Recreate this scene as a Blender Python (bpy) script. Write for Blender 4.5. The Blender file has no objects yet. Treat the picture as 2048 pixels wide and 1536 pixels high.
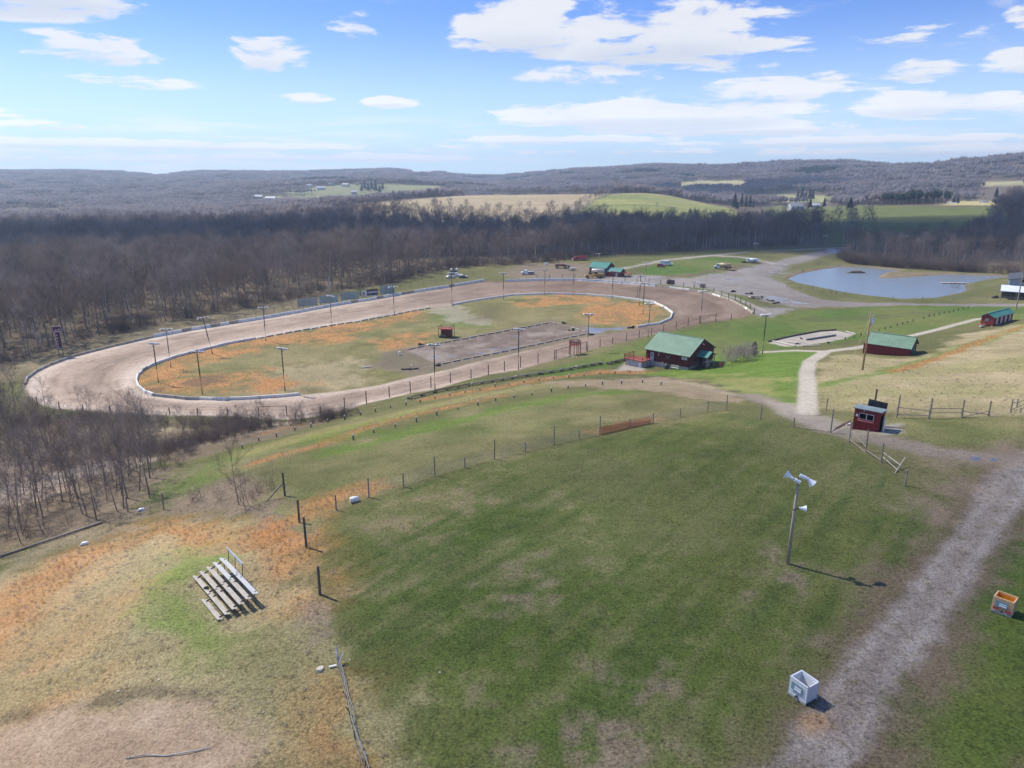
import bpy, math, random
import numpy as np
from mathutils import Vector, Matrix, Euler

R = math.radians
scene = bpy.context.scene
COL = scene.collection
random.seed(7)

# ------------------------------------------------------------------ camera
FPX, CX, CY = 1421.0, 1024.0, 768.0          # focal length and centre for a 2048 x 1536 picture
PITCH = math.atan2(412.0, FPX)
H = 30.0
cam_d = bpy.data.cameras.new('camera')
cam_d.sensor_width = 36.0
cam_d.lens = 36.0 * FPX / 2048.0
cam_d.clip_start = 0.5
cam_d.clip_end = 30000.0
cam = bpy.data.objects.new('camera', cam_d)
cam.location = (0, 0, H)
cam.rotation_euler = (math.pi / 2 - PITCH, 0, 0)
COL.objects.link(cam)
scene.camera = cam

# ------------------------------------------------------------------ light
SUN_EL, SUN_AZ = R(50), R(-54)               # azimuth from +Y, towards -X
scene.view_settings.view_transform = 'Standard'
scene.view_settings.look = 'None'
scene.view_settings.gamma = 1.0
scene.view_settings.exposure = 0.36
sd = bpy.data.lights.new('sun', 'SUN')
sd.energy = 4.7
sd.angle = R(0.53)
sd.color = (1.0, 0.945, 0.86)
sun = bpy.data.objects.new('sun', sd)
sdir = Vector((math.sin(SUN_AZ) * math.cos(SUN_EL), math.cos(SUN_AZ) * math.cos(SUN_EL), math.sin(SUN_EL)))
sun.rotation_euler = sdir.to_track_quat('Z', 'Y').to_euler()
sun.location = (-300, 200, 400)
COL.objects.link(sun)


class NT:
    """tiny helper for building node trees"""
    def __init__(self, tree):
        self.t = tree; self.n = tree.nodes; self.l = tree.links
    def node(self, typ, **kw):
        nd = self.n.new(typ)
        for k, v in kw.items():
            if k.startswith('in_'):
                key = k[3:]
                nd.inputs[int(key) if key.isdigit() else key].default_value = v
            else:
                setattr(nd, k, v)
        return nd
    def link(self, a, b):
        self.l.new(a, b)
    def _put(self, sock, v):
        if isinstance(v, bpy.types.NodeSocket): self.l.new(v, sock)
        else: sock.default_value = v
    def math(self, op, a, b=None, c=None, clamp=False):
        nd = self.n.new('ShaderNodeMath'); nd.operation = op; nd.use_clamp = clamp
        for i, v in enumerate((a, b, c)):
            if v is not None: self._put(nd.inputs[i], v)
        return nd.outputs[0]
    def mix(self, f, a, b, blend='MIX'):
        nd = self.n.new('ShaderNodeMix'); nd.data_type = 'RGBA'; nd.blend_type = blend
        self._put(nd.inputs[0], f)
        for i, v in ((6, a), (7, b)):
            if isinstance(v, (tuple, list)) and len(v) == 3: v = (*v, 1)
            self._put(nd.inputs[i], v)
        return nd.outputs[2]
    def ramp(self, v, a, b, lo=0.0, hi=1.0, smooth=True):
        nd = self.n.new('ShaderNodeMapRange')
        if smooth: nd.interpolation_type = 'SMOOTHSTEP'
        self._put(nd.inputs[0], v)
        nd.inputs[1].default_value = a; nd.inputs[2].default_value = b
        nd.inputs[3].default_value = lo; nd.inputs[4].default_value = hi
        return nd.outputs[0]
    def noise(self, vec, scale, detail=4, rough=0.55, dist=0.0):
        nd = self.n.new('ShaderNodeTexNoise')
        if vec is not None: self.l.new(vec, nd.inputs['Vector'])
        nd.inputs['Scale'].default_value = scale; nd.inputs['Detail'].default_value = detail
        nd.inputs['Roughness'].default_value = rough; nd.inputs['Distortion'].default_value = dist
        return nd.outputs[0]


# ------------------------------------------------------------------ sky: Nishita plus a layer of procedural clouds
world = bpy.data.worlds.new('World')
scene.world = world
world.use_nodes = True
w = NT(world.node_tree)
for n_ in list(w.n): w.n.remove(n_)
sky = w.node('ShaderNodeTexSky', sky_type='NISHITA', sun_disc=False)
sky.sun_elevation = SUN_EL
sky.sun_rotation = SUN_AZ
sky.altitude = 400.0
sky.air_density = 1.0
sky.dust_density = 0.3
sky.ozone_density = 2.2
tc = w.node('ShaderNodeTexCoord')
sep = w.node('ShaderNodeSeparateXYZ'); w.link(tc.outputs['Generated'], sep.inputs[0])
dx, dy, dz = sep.outputs
az = w.math('MULTIPLY', w.math('ARCTAN2', dx, dy), 57.29578)       # degrees right of +Y
el = w.math('MULTIPLY', w.math('ARCSINE', dz), 57.29578)
# a flat deck of cloud far above the ground, seen in perspective
zc = w.math('ADD', w.math('MAXIMUM', dz, 0.0), 0.035)
cv = w.node('ShaderNodeCombineXYZ')
w.link(w.math('DIVIDE', dx, zc), cv.inputs[0]); w.link(w.math('DIVIDE', dy, zc), cv.inputs[1])
n1 = w.noise(cv.outputs[0], 0.55, 8, 0.6, 0.3)
n2 = w.noise(cv.outputs[0], 2.2, 7, 0.65, 0.4)
# wispy noise in direction space (keeps cloud edges soft and streaky)
dv = w.node('ShaderNodeCombineXYZ')
w.link(w.math('MULTIPLY', az, 0.11), dv.inputs[0]); w.link(w.math('MULTIPLY', el, 0.42), dv.inputs[1])
n3 = w.noise(dv.outputs[0], 1.6, 9, 0.62, 0.35)
#          az     el   half-az half-el  strength   (single clouds of the day, as directions)
CLOUDS = [(-34.0, 11.8, 9.5, 2.2, 1.6), (-28.5, 8.0, 4.2, 1.0, 1.0), (-17.8, 8.3, 2.9, 1.15, .95), (-25.8, 6.2, 5.2, .42, .8),
          (-15.2, 5.5, 2.4, .42, .85), (-9.0, 5.4, 2.2, .42, .85), (-11.5, 10.4, 1.8, .9, .65),
          (0.5, 10.8, 5.2, 2.9, 1.2), (10.0, 9.9, 9.0, 2.2, 1.25), (5.8, 7.4, 5.6, .75, 1.0), (16.0, 8.6, 5.0, 1.2, .9),
          (18.0, 5.9, 8.0, .85, 1.0), (10.5, 4.5, 11.5, 1.15, 1.25), (17.0, 3.5, 8.5, .62, 1.15), (29.5, 4.7, 6.0, .9, 1.05),
          (28.0, 6.8, 2.6, .75, 1.0), (34.3, 6.9, 3.0, .8, 1.05), (35.3, 9.4, 3.0, .85, 1.0), (22.6, 6.7, 1.8, .42, .8),
          (28.0, 9.0, 5.0, .5, .45), (35.2, 12.3, 1.8, .45, .85),
          (-36.0, 3.9, 3.2, .45, .95), (-28.0, 2.2, 16.0, .36, .95), (-31.5, 3.3, 3.4, .35, .8), (-13.0, 1.5, 13.0, .34, .9),
          (-29, 1.3, 12.0, .28, .6), (4.0, 2.8, 8.5, .36, .95), (-5.0, 2.3, 4.0, .28, .6), (24.0, 2.5, 12.0, .36, .9),
          (30.0, 1.8, 13.0, .4, .8), (9.0, 1.9, 9.0, .28, .5)]
tot = None
low = None
for (a0, e0, ra, re, s) in CLOUDS:
    if e0 < 5.6: s, re = s + .30, re * 1.0
    ua = w.math('DIVIDE', w.math('SUBTRACT', az, a0), ra)
    ue = w.math('DIVIDE', w.math('SUBTRACT', el, e0), re)
    q = w.math('ADD', w.math('MULTIPLY', ua, ua), w.math('MULTIPLY', ue, ue))
    b = w.math('MULTIPLY', w.math('MAXIMUM', w.math('SUBTRACT', 1.0, w.math('MULTIPLY', q, 0.62)), 0.0), s)
    tot = b if tot is None else w.math('MAXIMUM', tot, b)
    under = w.math('MULTIPLY', b, w.math('MAXIMUM', w.math('MULTIPLY', ue, -1.0), 0.0))
    low = under if low is None else w.math('MAXIMUM', low, under)
nn = w.math('ADD', w.math('MULTIPLY', n3, 0.80), w.math('ADD', w.math('MULTIPLY', n1, 0.12), w.math('MULTIPLY', n2, 0.30)))
dens = w.math('ADD', w.math('MULTIPLY', tot, 1.0), w.math('MULTIPLY', w.math('SUBTRACT', nn, 0.605), 4.8))
cover = w.math('MULTIPLY', w.ramp(dens, 0.36, 0.88), w.ramp(tot, 0.02, 0.30))
sv = w.node('ShaderNodeCombineXYZ')
w.link(w.math('MULTIPLY', az, 0.055), sv.inputs[0]); w.link(w.math('MULTIPLY', el, 0.75), sv.inputs[1])
n4 = w.noise(sv.outputs[0], 1.3, 8, 0.6, 0.5)
veil = w.math('MULTIPLY', w.math('MULTIPLY', w.ramp(n4, 0.47, 0.68), 0.85), w.ramp(el, 6.0, 1.8))
wisp = w.math('MULTIPLY', w.math('MULTIPLY', w.ramp(n3, 0.57, 0.76), 0.5), w.ramp(az, -20.0, 4.0))
cover = w.math('MAXIMUM', cover, w.math('MAXIMUM', veil, wisp))
# overhead and behind the camera: scattered broken cloud
other = w.math('MULTIPLY', w.ramp(n1, 0.54, 0.7), w.ramp(el, 15.0, 24.0))
cover = w.math('MAXIMUM', cover, other)
shade = w.math('MAXIMUM', w.ramp(low, 0.08, 0.62), w.math('MULTIPLY', w.ramp(n3, 0.58, 0.38), 0.30))
ccol = w.mix(shade, (0.93, 0.93, 0.95), (0.72, 0.76, 0.84))
thin = w.ramp(n2, 0.35, 0.75)
ccol = w.mix(w.math('MULTIPLY', thin, 0.25), ccol, (1.0, 0.99, 0.97))
tint = w.mix(1.0, sky.outputs[0], (0.55, 0.74, 1.22), 'MULTIPLY')
hz = w.ramp(el, 12.0, -1.0)
tint = w.mix(w.math('MULTIPLY', hz, 0.80), tint, (7.2, 9.3, 10.4))
SKY_GAIN = 7.6
gl = w.ramp(el, 9.0, 2.0, SKY_GAIN, SKY_GAIN * 1.32); gv = w.node('ShaderNodeCombineXYZ')
for i_ in range(3): w.link(gl, gv.inputs[i_])
cl_rad = w.mix(1.0, ccol, gv.outputs[0], 'MULTIPLY')
skycol = w.mix(w.math('MULTIPLY', cover, 0.93), tint, cl_rad)
bg = w.node('ShaderNodeBackground'); bg.inputs[1].default_value = 0.105
w.link(skycol, bg.inputs[0])
wo = w.node('ShaderNodeOutputWorld'); w.link(bg.outputs[0], wo.inputs[0])

scene.cycles.max_bounces = 5
scene.cycles.diffuse_bounces = 2
scene.cycles.glossy_bounces = 2
scene.cycles.transmission_bounces = 3
scene.cycles.transparent_max_bounces = 10
scene.cycles.volume_bounces = 0
scene.cycles.sample_clamp_indirect = 4.0
scene.cycles.use_denoising = True
scene.cycles.denoiser = 'OPENIMAGEDENOISE'
scene.cycles.denoising_input_passes = 'RGB_ALBEDO_NORMAL'
scene.cycles.use_adaptive_sampling = True
scene.cycles.adaptive_threshold = 0.015


# ------------------------------------------------------------------ tags, meshes and materials
def tag(o, label=None, cat=None, group=None, kind=None):
    if label: o['label'] = label
    if cat: o['category'] = cat
    if group: o['group'] = group
    if kind: o['kind'] = kind
    return o


def link(name, me, mat=None, parent=None, loc=None):
    o = bpy.data.objects.new(name, me)
    COL.objects.link(o)
    if mat is not None and me is not None:
        me.materials.clear(); me.materials.append(mat)
    if parent is not None: o.parent = parent
    if loc is not None: o.location = loc
    return o


def empty(name, loc, rz=0.0, label=None, cat=None, group=None):
    o = bpy.data.objects.new(name, None)
    o.empty_display_size = 0.3
    COL.objects.link(o)
    o.location = loc; o.rotation_euler = (0, 0, rz)
    return tag(o, label, cat, group)


def copy_tree(o, parent=None):
    c = o.copy(); COL.objects.link(c)
    if parent is not None: c.parent = parent
    for ch in list(o.children): copy_tree(ch, c)
    return c


class MB:
    """collects boxes, tubes and sheets into ONE mesh"""
    def __init__(self): self.v = []; self.f = []
    def add(self, vs, fs):
        b = len(self.v); self.v += [tuple(p) for p in vs]; self.f += [tuple(i + b for i in q) for q in fs]; return self
    def box(self, c, s, rz=0.0, rx=0.0, ry=0.0):
        m = Matrix.Translation(Vector(c)) @ Euler((rx, ry, rz)).to_matrix().to_4x4()
        vs = [m @ Vector((sx * s[0] / 2, sy * s[1] / 2, sz * s[2] / 2)) for sx in (-1, 1) for sy in (-1, 1) for sz in (-1, 1)]
        return self.add(vs, [(0, 1, 3, 2), (4, 6, 7, 5), (0, 4, 5, 1), (2, 3, 7, 6), (0, 2, 6, 4), (1, 5, 7, 3)])
    def tube(self, pts, radii, n=6, cap=True):
        pts = [Vector(p) for p in pts]
        if not isinstance(radii, (list, tuple)): radii = [radii] * len(pts)
        rings = []
        for i, p in enumerate(pts):
            d = (pts[min(i + 1, len(pts) - 1)] - pts[max(i - 1, 0)])
            d = d.normalized() if d.length > 1e-9 else Vector((0, 0, 1))
            a = d.cross(Vector((0, 0, 1)))
            if a.length < 1e-3: a = d.cross(Vector((1, 0, 0)))
            a.normalize(); b = d.cross(a)
            rings.append([p + (a * math.cos(2 * math.pi * k / n) + b * math.sin(2 * math.pi * k / n)) * radii[i] for k in range(n)])
        vs = [q for r_ in rings for q in r_]
        fs = [(i * n + k, i * n + (k + 1) % n, (i + 1) * n + (k + 1) % n, (i + 1) * n + k) for i in range(len(pts) - 1) for k in range(n)]
        if cap:
            fs.append(tuple(range(n - 1, -1, -1))); fs.append(tuple((len(pts) - 1) * n + k for k in range(n)))
        return self.add(vs, fs)
    def bar(self, a, b, wd, ht=None):
        """square timber from a to b"""
        a = Vector(a); b = Vector(b); d = b - a; L = d.length
        if L < 1e-6: return self
        q = d.to_track_quat('X', 'Z').to_matrix().to_4x4()
        m = Matrix.Translation((a + b) / 2) @ q
        ht = ht or wd
        vs = [m @ Vector((sx * L / 2, sy * wd / 2, sz * ht / 2)) for sx in (-1, 1) for sy in (-1, 1) for sz in (-1, 1)]
        return self.add(vs, [(0, 1, 3, 2), (4, 6, 7, 5), (0, 4, 5, 1), (2, 3, 7, 6), (0, 2, 6, 4), (1, 5, 7, 3)])
    def prism(self, prof, y0, y1, axis='y'):
        """closed profile of (a, z) pairs swept along an axis"""
        n = len(prof)
        mk = (lambda a, z, t: (a, t, z)) if axis == 'y' else (lambda a, z, t: (t, a, z))
        vs = [mk(a, z, y0) for a, z in prof] + [mk(a, z, y1) for a, z in prof]
        fs = [(i, (i + 1) % n, n + (i + 1) % n, n + i) for i in range(n)]
        fs += [tuple(range(n - 1, -1, -1)), tuple(range(n, 2 * n))]
        return self.add(vs, fs)
    def cyl(self, a, b, r0, r1=None, n=12): return self.tube([a, b], [r0, r0 if r1 is None else r1], n)
    def mesh(self, name, smooth=False, bevel=0.0):
        me = bpy.data.meshes.new(name)
        me.from_pydata(self.v, [], self.f); me.validate(); me.update()
        import bmesh
        bm = bmesh.new(); bm.from_mesh(me)
        bmesh.ops.recalc_face_normals(bm, faces=bm.faces)
        if bevel > 0:
            bmesh.ops.bevel(bm, geom=[e for e in bm.edges if e.calc_face_angle(0) > 0.6], offset=bevel, segments=1, affect='EDGES')
        bm.to_mesh(me); bm.free()
        if smooth:
            me.polygons.foreach_set('use_smooth', [True] * len(me.polygons))
        return me
    def build(self, name, mat, parent=None, smooth=False, bevel=0.0, loc=None):
        return link(name, self.mesh(name, smooth, bevel), mat, parent, loc)


def material(name, col, rough=0.8, var=0.25, scale=3.0, col2=None, metal=0.0, bump=0.0, bscale=None, spec=0.3, stretch=None, streak=0.0, thin=0.0, tint=0.0):
    m = bpy.data.materials.new(name); m.use_nodes = True
    t = NT(m.node_tree)
    p = t.n['Principled BSDF']
    tcn = t.node('ShaderNodeTexCoord')
    vec = tcn.outputs['Object']
    if stretch:
        mp = t.node('ShaderNodeMapping'); mp.inputs['Scale'].default_value = stretch
        t.link(vec, mp.inputs[0]); vec = mp.outputs[0]
    nz = t.noise(vec, scale, 6, 0.62)
    f = t.ramp(nz, 0.32, 0.68)
    lo = tuple(c * (1 - var) for c in col)
    hi = tuple(min(1.0, c * (1 + var)) for c in col) if col2 is None else col2
    c = t.mix(f, lo, hi)
    if streak > 0:
        n2_ = t.noise(vec, scale * 5.3, 4, 0.6)
        c = t.mix(t.ramp(n2_, 0.4, 0.75, 0, streak), c, tuple(v * 0.45 for v in col))
    if tint > 0:
        oi = t.node('ShaderNodeObjectInfo'); hv = t.node('ShaderNodeHueSaturation')
        t.link(t.ramp(oi.outputs['Random'], 0, 1, 1 - tint, 1 + tint, False), hv.inputs['Value'])
        rr = t.math('FRACT', t.math('MULTIPLY', oi.outputs['Random'], 7.31))
        t.link(t.ramp(rr, 0, 1, .55, 1.25, False), hv.inputs['Saturation']); t.link(t.ramp(rr, 0, 1, .47, .515, False), hv.inputs['Hue'])
        t.link(c, hv.inputs['Color']); c = hv.outputs[0]
    t.link(c, p.inputs['Base Color'])
    if thin > 0:
        tb = t.node('ShaderNodeBsdfTranslucent'); t.link(c, tb.inputs[0]); mx = t.node('ShaderNodeMixShader'); mx.inputs[0].default_value = thin
        t.link(p.outputs[0], mx.inputs[1]); t.link(tb.outputs[0], mx.inputs[2]); t.link(mx.outputs[0], t.n['Material Output'].inputs['Surface'])
    p.inputs['Roughness'].default_value = rough
    p.inputs['Metallic'].default_value = metal
    p.inputs['Specular IOR Level'].default_value = spec
    if bump > 0:
        bn = t.node('ShaderNodeBump'); bn.inputs['Strength'].default_value = bump; bn.inputs['Distance'].default_value = 0.05
        t.link(t.noise(vec, bscale or scale * 4, 4, 0.6), bn.inputs['Height']); t.link(bn.outputs[0], p.inputs['Normal'])
    return m


# ------------------------------------------------------------------ numpy noise
def _hash(xi, yi, seed):
    h = (xi.astype(np.int64) * 374761393 + yi.astype(np.int64) * 668265263 + seed * 1442695041) & 0xFFFFFFFF
    h = ((h ^ (h >> 13)) * 1274126177) & 0xFFFFFFFF
    return ((h ^ (h >> 16)) & 0xFFFF) / 65535.0


def vnoise(x, y, seed=0):
    x = np.asarray(x, float); y = np.asarray(y, float)
    xf = np.floor(x); yf = np.floor(y)
    u = x - xf; v = y - yf
    u = u * u * u * (u * (u * 6 - 15) + 10); v = v * v * v * (v * (v * 6 - 15) + 10)
    a = _hash(xf, yf, seed); b = _hash(xf + 1, yf, seed); c = _hash(xf, yf + 1, seed); d = _hash(xf + 1, yf + 1, seed)
    return (a * (1 - u) + b * u) * (1 - v) + (c * (1 - u) + d * u) * v


def fbm(x, y, scale, octaves=4, seed=0, gain=0.5):
    """noise in -1 .. 1; scale is the size in metres of the largest lumps"""
    s = 0.0; amp = 1.0; tot_ = 0.0
    x = np.asarray(x, float) / scale; y = np.asarray(y, float) / scale
    for o in range(octaves):
        ca, sa = math.cos(0.6 * o), math.sin(0.6 * o)
        s = s + amp * (vnoise((x * ca - y * sa) * 2 ** o, (x * sa + y * ca) * 2 ** o, seed + o * 17) * 2 - 1)
        tot_ += amp; amp *= gain
    return s / tot_


def sstep(a, b, v):
    t_ = np.clip((v - a) / (b - a), 0, 1)
    return t_ * t_ * (3 - 2 * t_)


def ray(px, py):
    """direction of the camera ray through a point of the 2048 x 1536 photograph (used to survey the site)"""
    px = np.asarray(px, float); py = np.asarray(py, float)
    a = (px - CX) / FPX; b = -(py - CY) / FPX
    cp, sp = math.cos(PITCH), math.sin(PITCH)
    d = np.stack([a, cp + b * sp, -sp + b * cp], -1)
    return d / np.linalg.norm(d, axis=-1, keepdims=True)


def at_z(px, py, z):
    """site point at height z seen at a pixel"""
    d = ray(px, py); t_ = (z - H) / d[..., 2]
    return d * t_[..., None] + np.array([0, 0, H])
# ------------------------------------------------------------------ terrain heights: surveyed points, then a far valley and ridges
S1 = [  # px, py, z
 (-500,1536,-6),(0,1536,-3),(300,1500,-1.4),(700,1500,-.2),(1100,1500,0),(1500,1500,.3),(2048,1500,.6),(2500,1536,1.2),(1000,2600,.2),(-200,2400,-1),(2400,2400,1),
 (-600,1250,-11),(0,1250,-5.0),(250,1250,-2.8),(450,1170,-1.6),(640,1190,-.6),(1000,1200,0),(1300,1200,0.1),(1580,1128,.3),(2048,1200,.8),(2600,1200,2),
 (2048,950,1.0),(1735,865,-.5),(1500,835,-2),(1320,848,-2.2),(1200,872,-1.8),(1050,898,-1.4),(870,955,-1.2),(740,1000,-1.2),(600,1060,-1.6),
 (1300,1000,-.3),(1000,1050,-.4),(1900,880,.3),(2500,950,3.0),
 (0,1150,-8),(100,1080,-9),(300,1030,-7),(480,1010,-4.6),(560,960,-4.0),(-500,1080,-14),
 (100,950,-15.5),(0,1000,-14),(250,930,-14.5),(-400,950,-16.5),(100,860,-17),(330,900,-14.2),
 (400,940,-9.6),(500,910,-9.8),(600,880,-10.2),(700,850,-10.4),(800,830,-10.6),(1000,790,-10.8),(1150,762,-11),(1300,760,-10.6),(1400,765,-9.6),(1480,785,-7.2),(1540,805,-4.8),
 (480,960,-6.2),(700,920,-4.8),(900,880,-4.8),(1050,840,-5.4),(1250,800,-5.6),(1420,800,-5.2),
 (560,850,-14.2),(700,835,-13.8),(820,803,-13.6),(950,775,-13.4),(1060,755,-13.2),(1200,735,-13.2),(1260,725,-13),
 (-300,800,-17),(50,790,-16.6),(200,826,-16.4),(400,832,-16),(550,840,-15.8),(690,822,-15.6),(820,788,-15.3),(970,752,-15),(1110,720,-14.8),(1250,684,-14.4),(1400,646,-13.8),(1500,628,-13.2),
 (100,735,-16.4),(300,678,-16.2),(510,641,-15.8),(790,593,-15),(970,563,-14.2),(1080,563,-13.6),(1250,569,-13),(1400,584,-12.8),(1470,606,-13),
 (270,765,-16.5),(500,750,-16.2),(800,690,-15.6),(1000,650,-14.9),(1200,630,-14.2),(1300,625,-13.9),(1000,620,-14.6),
 (1280,745,-12.8),(1400,738,-12.2),(1440,725,-12.2),(1500,705,-12.4),(1560,680,-12.8),(1690,665,-12.6),(1620,690,-11.6),(1600,740,-8.6),(1560,770,-7.2),
 (1616,800,-3.6),(1616,760,-6.4),(1620,722,-9.2),(1700,697,-10),(1790,712,-9.4),(1725,740,-7.6),(1840,705,-8.8),(1750,790,-3.6),
 (1900,760,-3.6),(1950,700,-6.6),(2000,655,-8.6),(2048,700,-5),(2048,640,-8.4),(1900,830,-.9),(2048,780,-1),(2500,760,3),(2500,650,-3),(2300,600,-8),
 (1650,640,-13.4),(1800,620,-13.4),(1950,612,-13.4),(2100,606,-13),
 (1560,600,-13.4),(1450,560,-12.8),(1330,530,-12),(1200,548,-12.8),(1100,540,-13),(1000,540,-13.6),(900,552,-14),(1500,525,-12),(1600,515,-11.8),(1690,500,-11.5),(1400,503,-11.6),(1250,509,-12),(1000,527,-12.8),
 (1570,556,-14.2),(1650,530,-14.2),(1750,535,-14.2),(1900,545,-14.2),(1940,575,-14.1),(1780,605,-14.1),(1680,590,-14.1),(2048,570,-12.8),(2048,545,-12.5),(2300,545,-11),
 (0,720,-17),(200,672,-16.6),(450,630,-16.2),(760,575,-14.8),(-300,700,-18),(1650,490,-11.3),(1800,538,-13.8)]
S2 = [  # px, distance, z
 (-900,300,-19),(-900,150,-18),(-500,450,-22),(100,450,-21),(500,450,-19),
 (-600,600,-25),(0,600,-25),(400,600,-24),(700,560,-19),(800,600,-21),(1000,600,-21),(1200,600,-20.5),(1400,600,-19.5),(1600,570,-14),(1750,600,-7.5),(1850,600,-7.5),(2048,560,-6),(2500,560,-2),(2048,430,-11),(1850,450,-12.5),
 (-600,800,-30),(0,800,-29),(400,800,-27),(600,800,-20),(760,800,-12),(900,800,-12),(1150,800,-12.5),(1280,850,-11),(1450,800,-11),(1650,800,-5),(1750,780,-1.5),(1850,800,.6),(2048,800,4),(2600,800,10),
 (-600,1000,-31),(0,1000,-31),(400,1000,-29),(620,1000,-16),(760,1000,-6),(900,1000,-3.4),(1100,1000,-2),(1150,1000,-4),(1220,1000,-1.5),(1280,1000,-1),(1340,1000,-5),(1400,1000,-11),(1470,1000,-15),(1550,1000,-14),(1750,1000,-5),(1850,1000,-6),(2048,1000,-6),(2600,1000,8),
 (-600,1300,-33),(0,1300,-33),(400,1300,-31),(600,1250,-20),(760,1250,-8),(900,1250,.2),(1050,1250,2.6),(1200,1250,4),(1280,1250,6),(1340,1250,2),(1400,1250,-9),(1470,1250,-17),(1600,1300,-16),(1800,1300,-20),(2048,1300,-20),(2600,1300,-5),
 (-600,1650,-35),(0,1650,-35),(600,1650,-33),(900,1650,-30),(1200,1650,-28),(1500,1650,-24),(1800,1650,-22),(2048,1650,-20),(2600,1650,-15)]
_pts = [tuple(at_z(np.array(a), np.array(b), np.array(float(z)))) for a, b, z in S1]
for a, dd, z in S2:
    _pts.append(((a - CX) / 1480.0 * dd, dd, z))
_P = np.array(_pts)[:, :2] / 100.0
_Z = np.array(_pts)[:, 2]


def _tps(r2):
    return np.where(r2 > 1e-12, 0.5 * r2 * np.log(np.maximum(r2, 1e-12)), 0.0)


_n = len(_P)
_A = np.zeros((_n + 3, _n + 3))
_A[:_n, :_n] = _tps(((_P[:, None] - _P[None]) ** 2).sum(-1)) + np.eye(_n) * 0.004
_A[:_n, _n] = 1; _A[:_n, _n + 1:] = _P; _A[_n, :_n] = 1; _A[_n + 1:, :_n] = _P.T
_W = np.linalg.solve(_A, np.concatenate([_Z, np.zeros(3)]))


def near_z(x, y):
    q = np.stack([x, y], -1).reshape(-1, 2) / 100.0
    out = np.empty(len(q))
    for i in range(0, len(q), 20000):
        c = q[i:i + 20000]
        k = _tps(((c[:, None] - _P[None]) ** 2).sum(-1))
        out[i:i + 20000] = k @ _W[:_n] + _W[_n] + c @ _W[_n + 1:]
    return out.reshape(np.shape(x))


SKY_X = [-900, -400, 0, 150, 230, 320, 400, 600, 780, 870, 920, 1000, 1090, 1200, 1310, 1420, 1500, 1560, 1690, 1780, 1850, 1990, 2048, 2300, 2900]
SKY_Y = [v + 9 + 9 * (i >= 18) + 5 * (i >= 20) for i, v in enumerate([330, 334, 337, 335, 337, 345, 338, 338, 333, 339, 343, 345, 339, 329, 322, 326, 324, 321, 312, 321, 313, 300, 299, 290, 290])]


def far_z(x, y):
    d = np.hypot(x, y)
    px = CX + 1480.0 * x / np.maximum(y, 50.0)
    ys = np.interp(px, SKY_X, SKY_Y)
    D = np.interp(px, [-900, 0, 600, 1000, 1300, 1600, 2048, 2600], [5200, 5000, 4600, 4700, 3900, 3400, 2900, 2800])
    top = H + d.clip(0, 9000) * 0 + D * (356.0 - ys) / 1480.0 - 12.0
    zv = np.interp(px, [-600, 400, 900, 1500, 2048], [-36, -35, -31, -24, -20])
    t_ = sstep(0.34, 1.0, d / D)
    z = zv + (top - zv) * t_
    n_ = fbm(x, y, 760, 4, 5)
    z = z + (1 - 2 * np.abs(n_)) * 26 * sstep(1500, 2300, d) * (1 - sstep(.7, 1.0, d / D)) + n_ * 14 * (1 - 0.75 * sstep(0.75, 1.0, d / D)) * sstep(1300, 2000, d)
    z = z + 20 * np.exp(-((x + 420) / 330) ** 2 - ((y - 2020) / 270) ** 2)
    z = z - 40 * sstep(1.02, 1.6, d / D)
    return z


def terrain_z(x, y):
    d = np.hypot(x, y)
    wgt = sstep(1330, 1750, d)
    z = np.where(d < 1760, near_z(x, np.maximum(y, -40)), 0.0) * (1 - wgt) + far_z(x, y) * wgt
    z = z + fbm(x, y, 9, 3, 21) * 0.10 + fbm(x, y, 40, 2, 22) * 0.22
    return z


def axis(segs):
    out = [segs[0][0]]
    for a, b, s0, s1 in segs:
        p = a
        while p < b - 1e-6:
            f_ = (p - a) / (b - a)
            p = min(b, p + s0 + (s1 - s0) * f_)
            out.append(p)
    return np.array(out)


_xp = axis([(0, 100, .5, .55), (100, 260, .6, 1.4), (260, 700, 2, 12), (700, 5800, 14, 110)])
GX = np.concatenate([-_xp[:0:-1], _xp])
GY = axis([(-40, 18, 4, 1), (18, 130, .42, .5), (130, 340, .55, .9), (340, 600, 1.1, 4), (600, 1400, 4, 14), (1400, 6000, 15, 100)])
XX, YY = np.meshgrid(GX, GY)
ZZ = terrain_z(XX, YY)
WATER = -14.55
POND_PX = [(1577,558),(1600,548),(1640,540),(1680,534),(1735,535),(1800,541),(1768,546),(1752,556),(1790,557),(1850,552),(1900,549),(1990,552),(2020,553),(1965,560),(1925,569),(1930,580),(1918,586),(1900,589),(1865,596),(1800,598),(1740,592),(1690,585),(1640,575),(1600,567)]
_k = sstep(9, 4.5, np.hypot(XX + 24.0, YY - 49.6)); ZZ = ZZ * (1 - _k) + (-1.70 + fbm(XX, YY, 6, 2, 61) * .05) * _k   # level stand for the bleachers
_q = np.array(POND_PX, float)
POND = at_z(_q[:, 0], _q[:, 1], np.full(len(_q), WATER))[:, :2]


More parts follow.
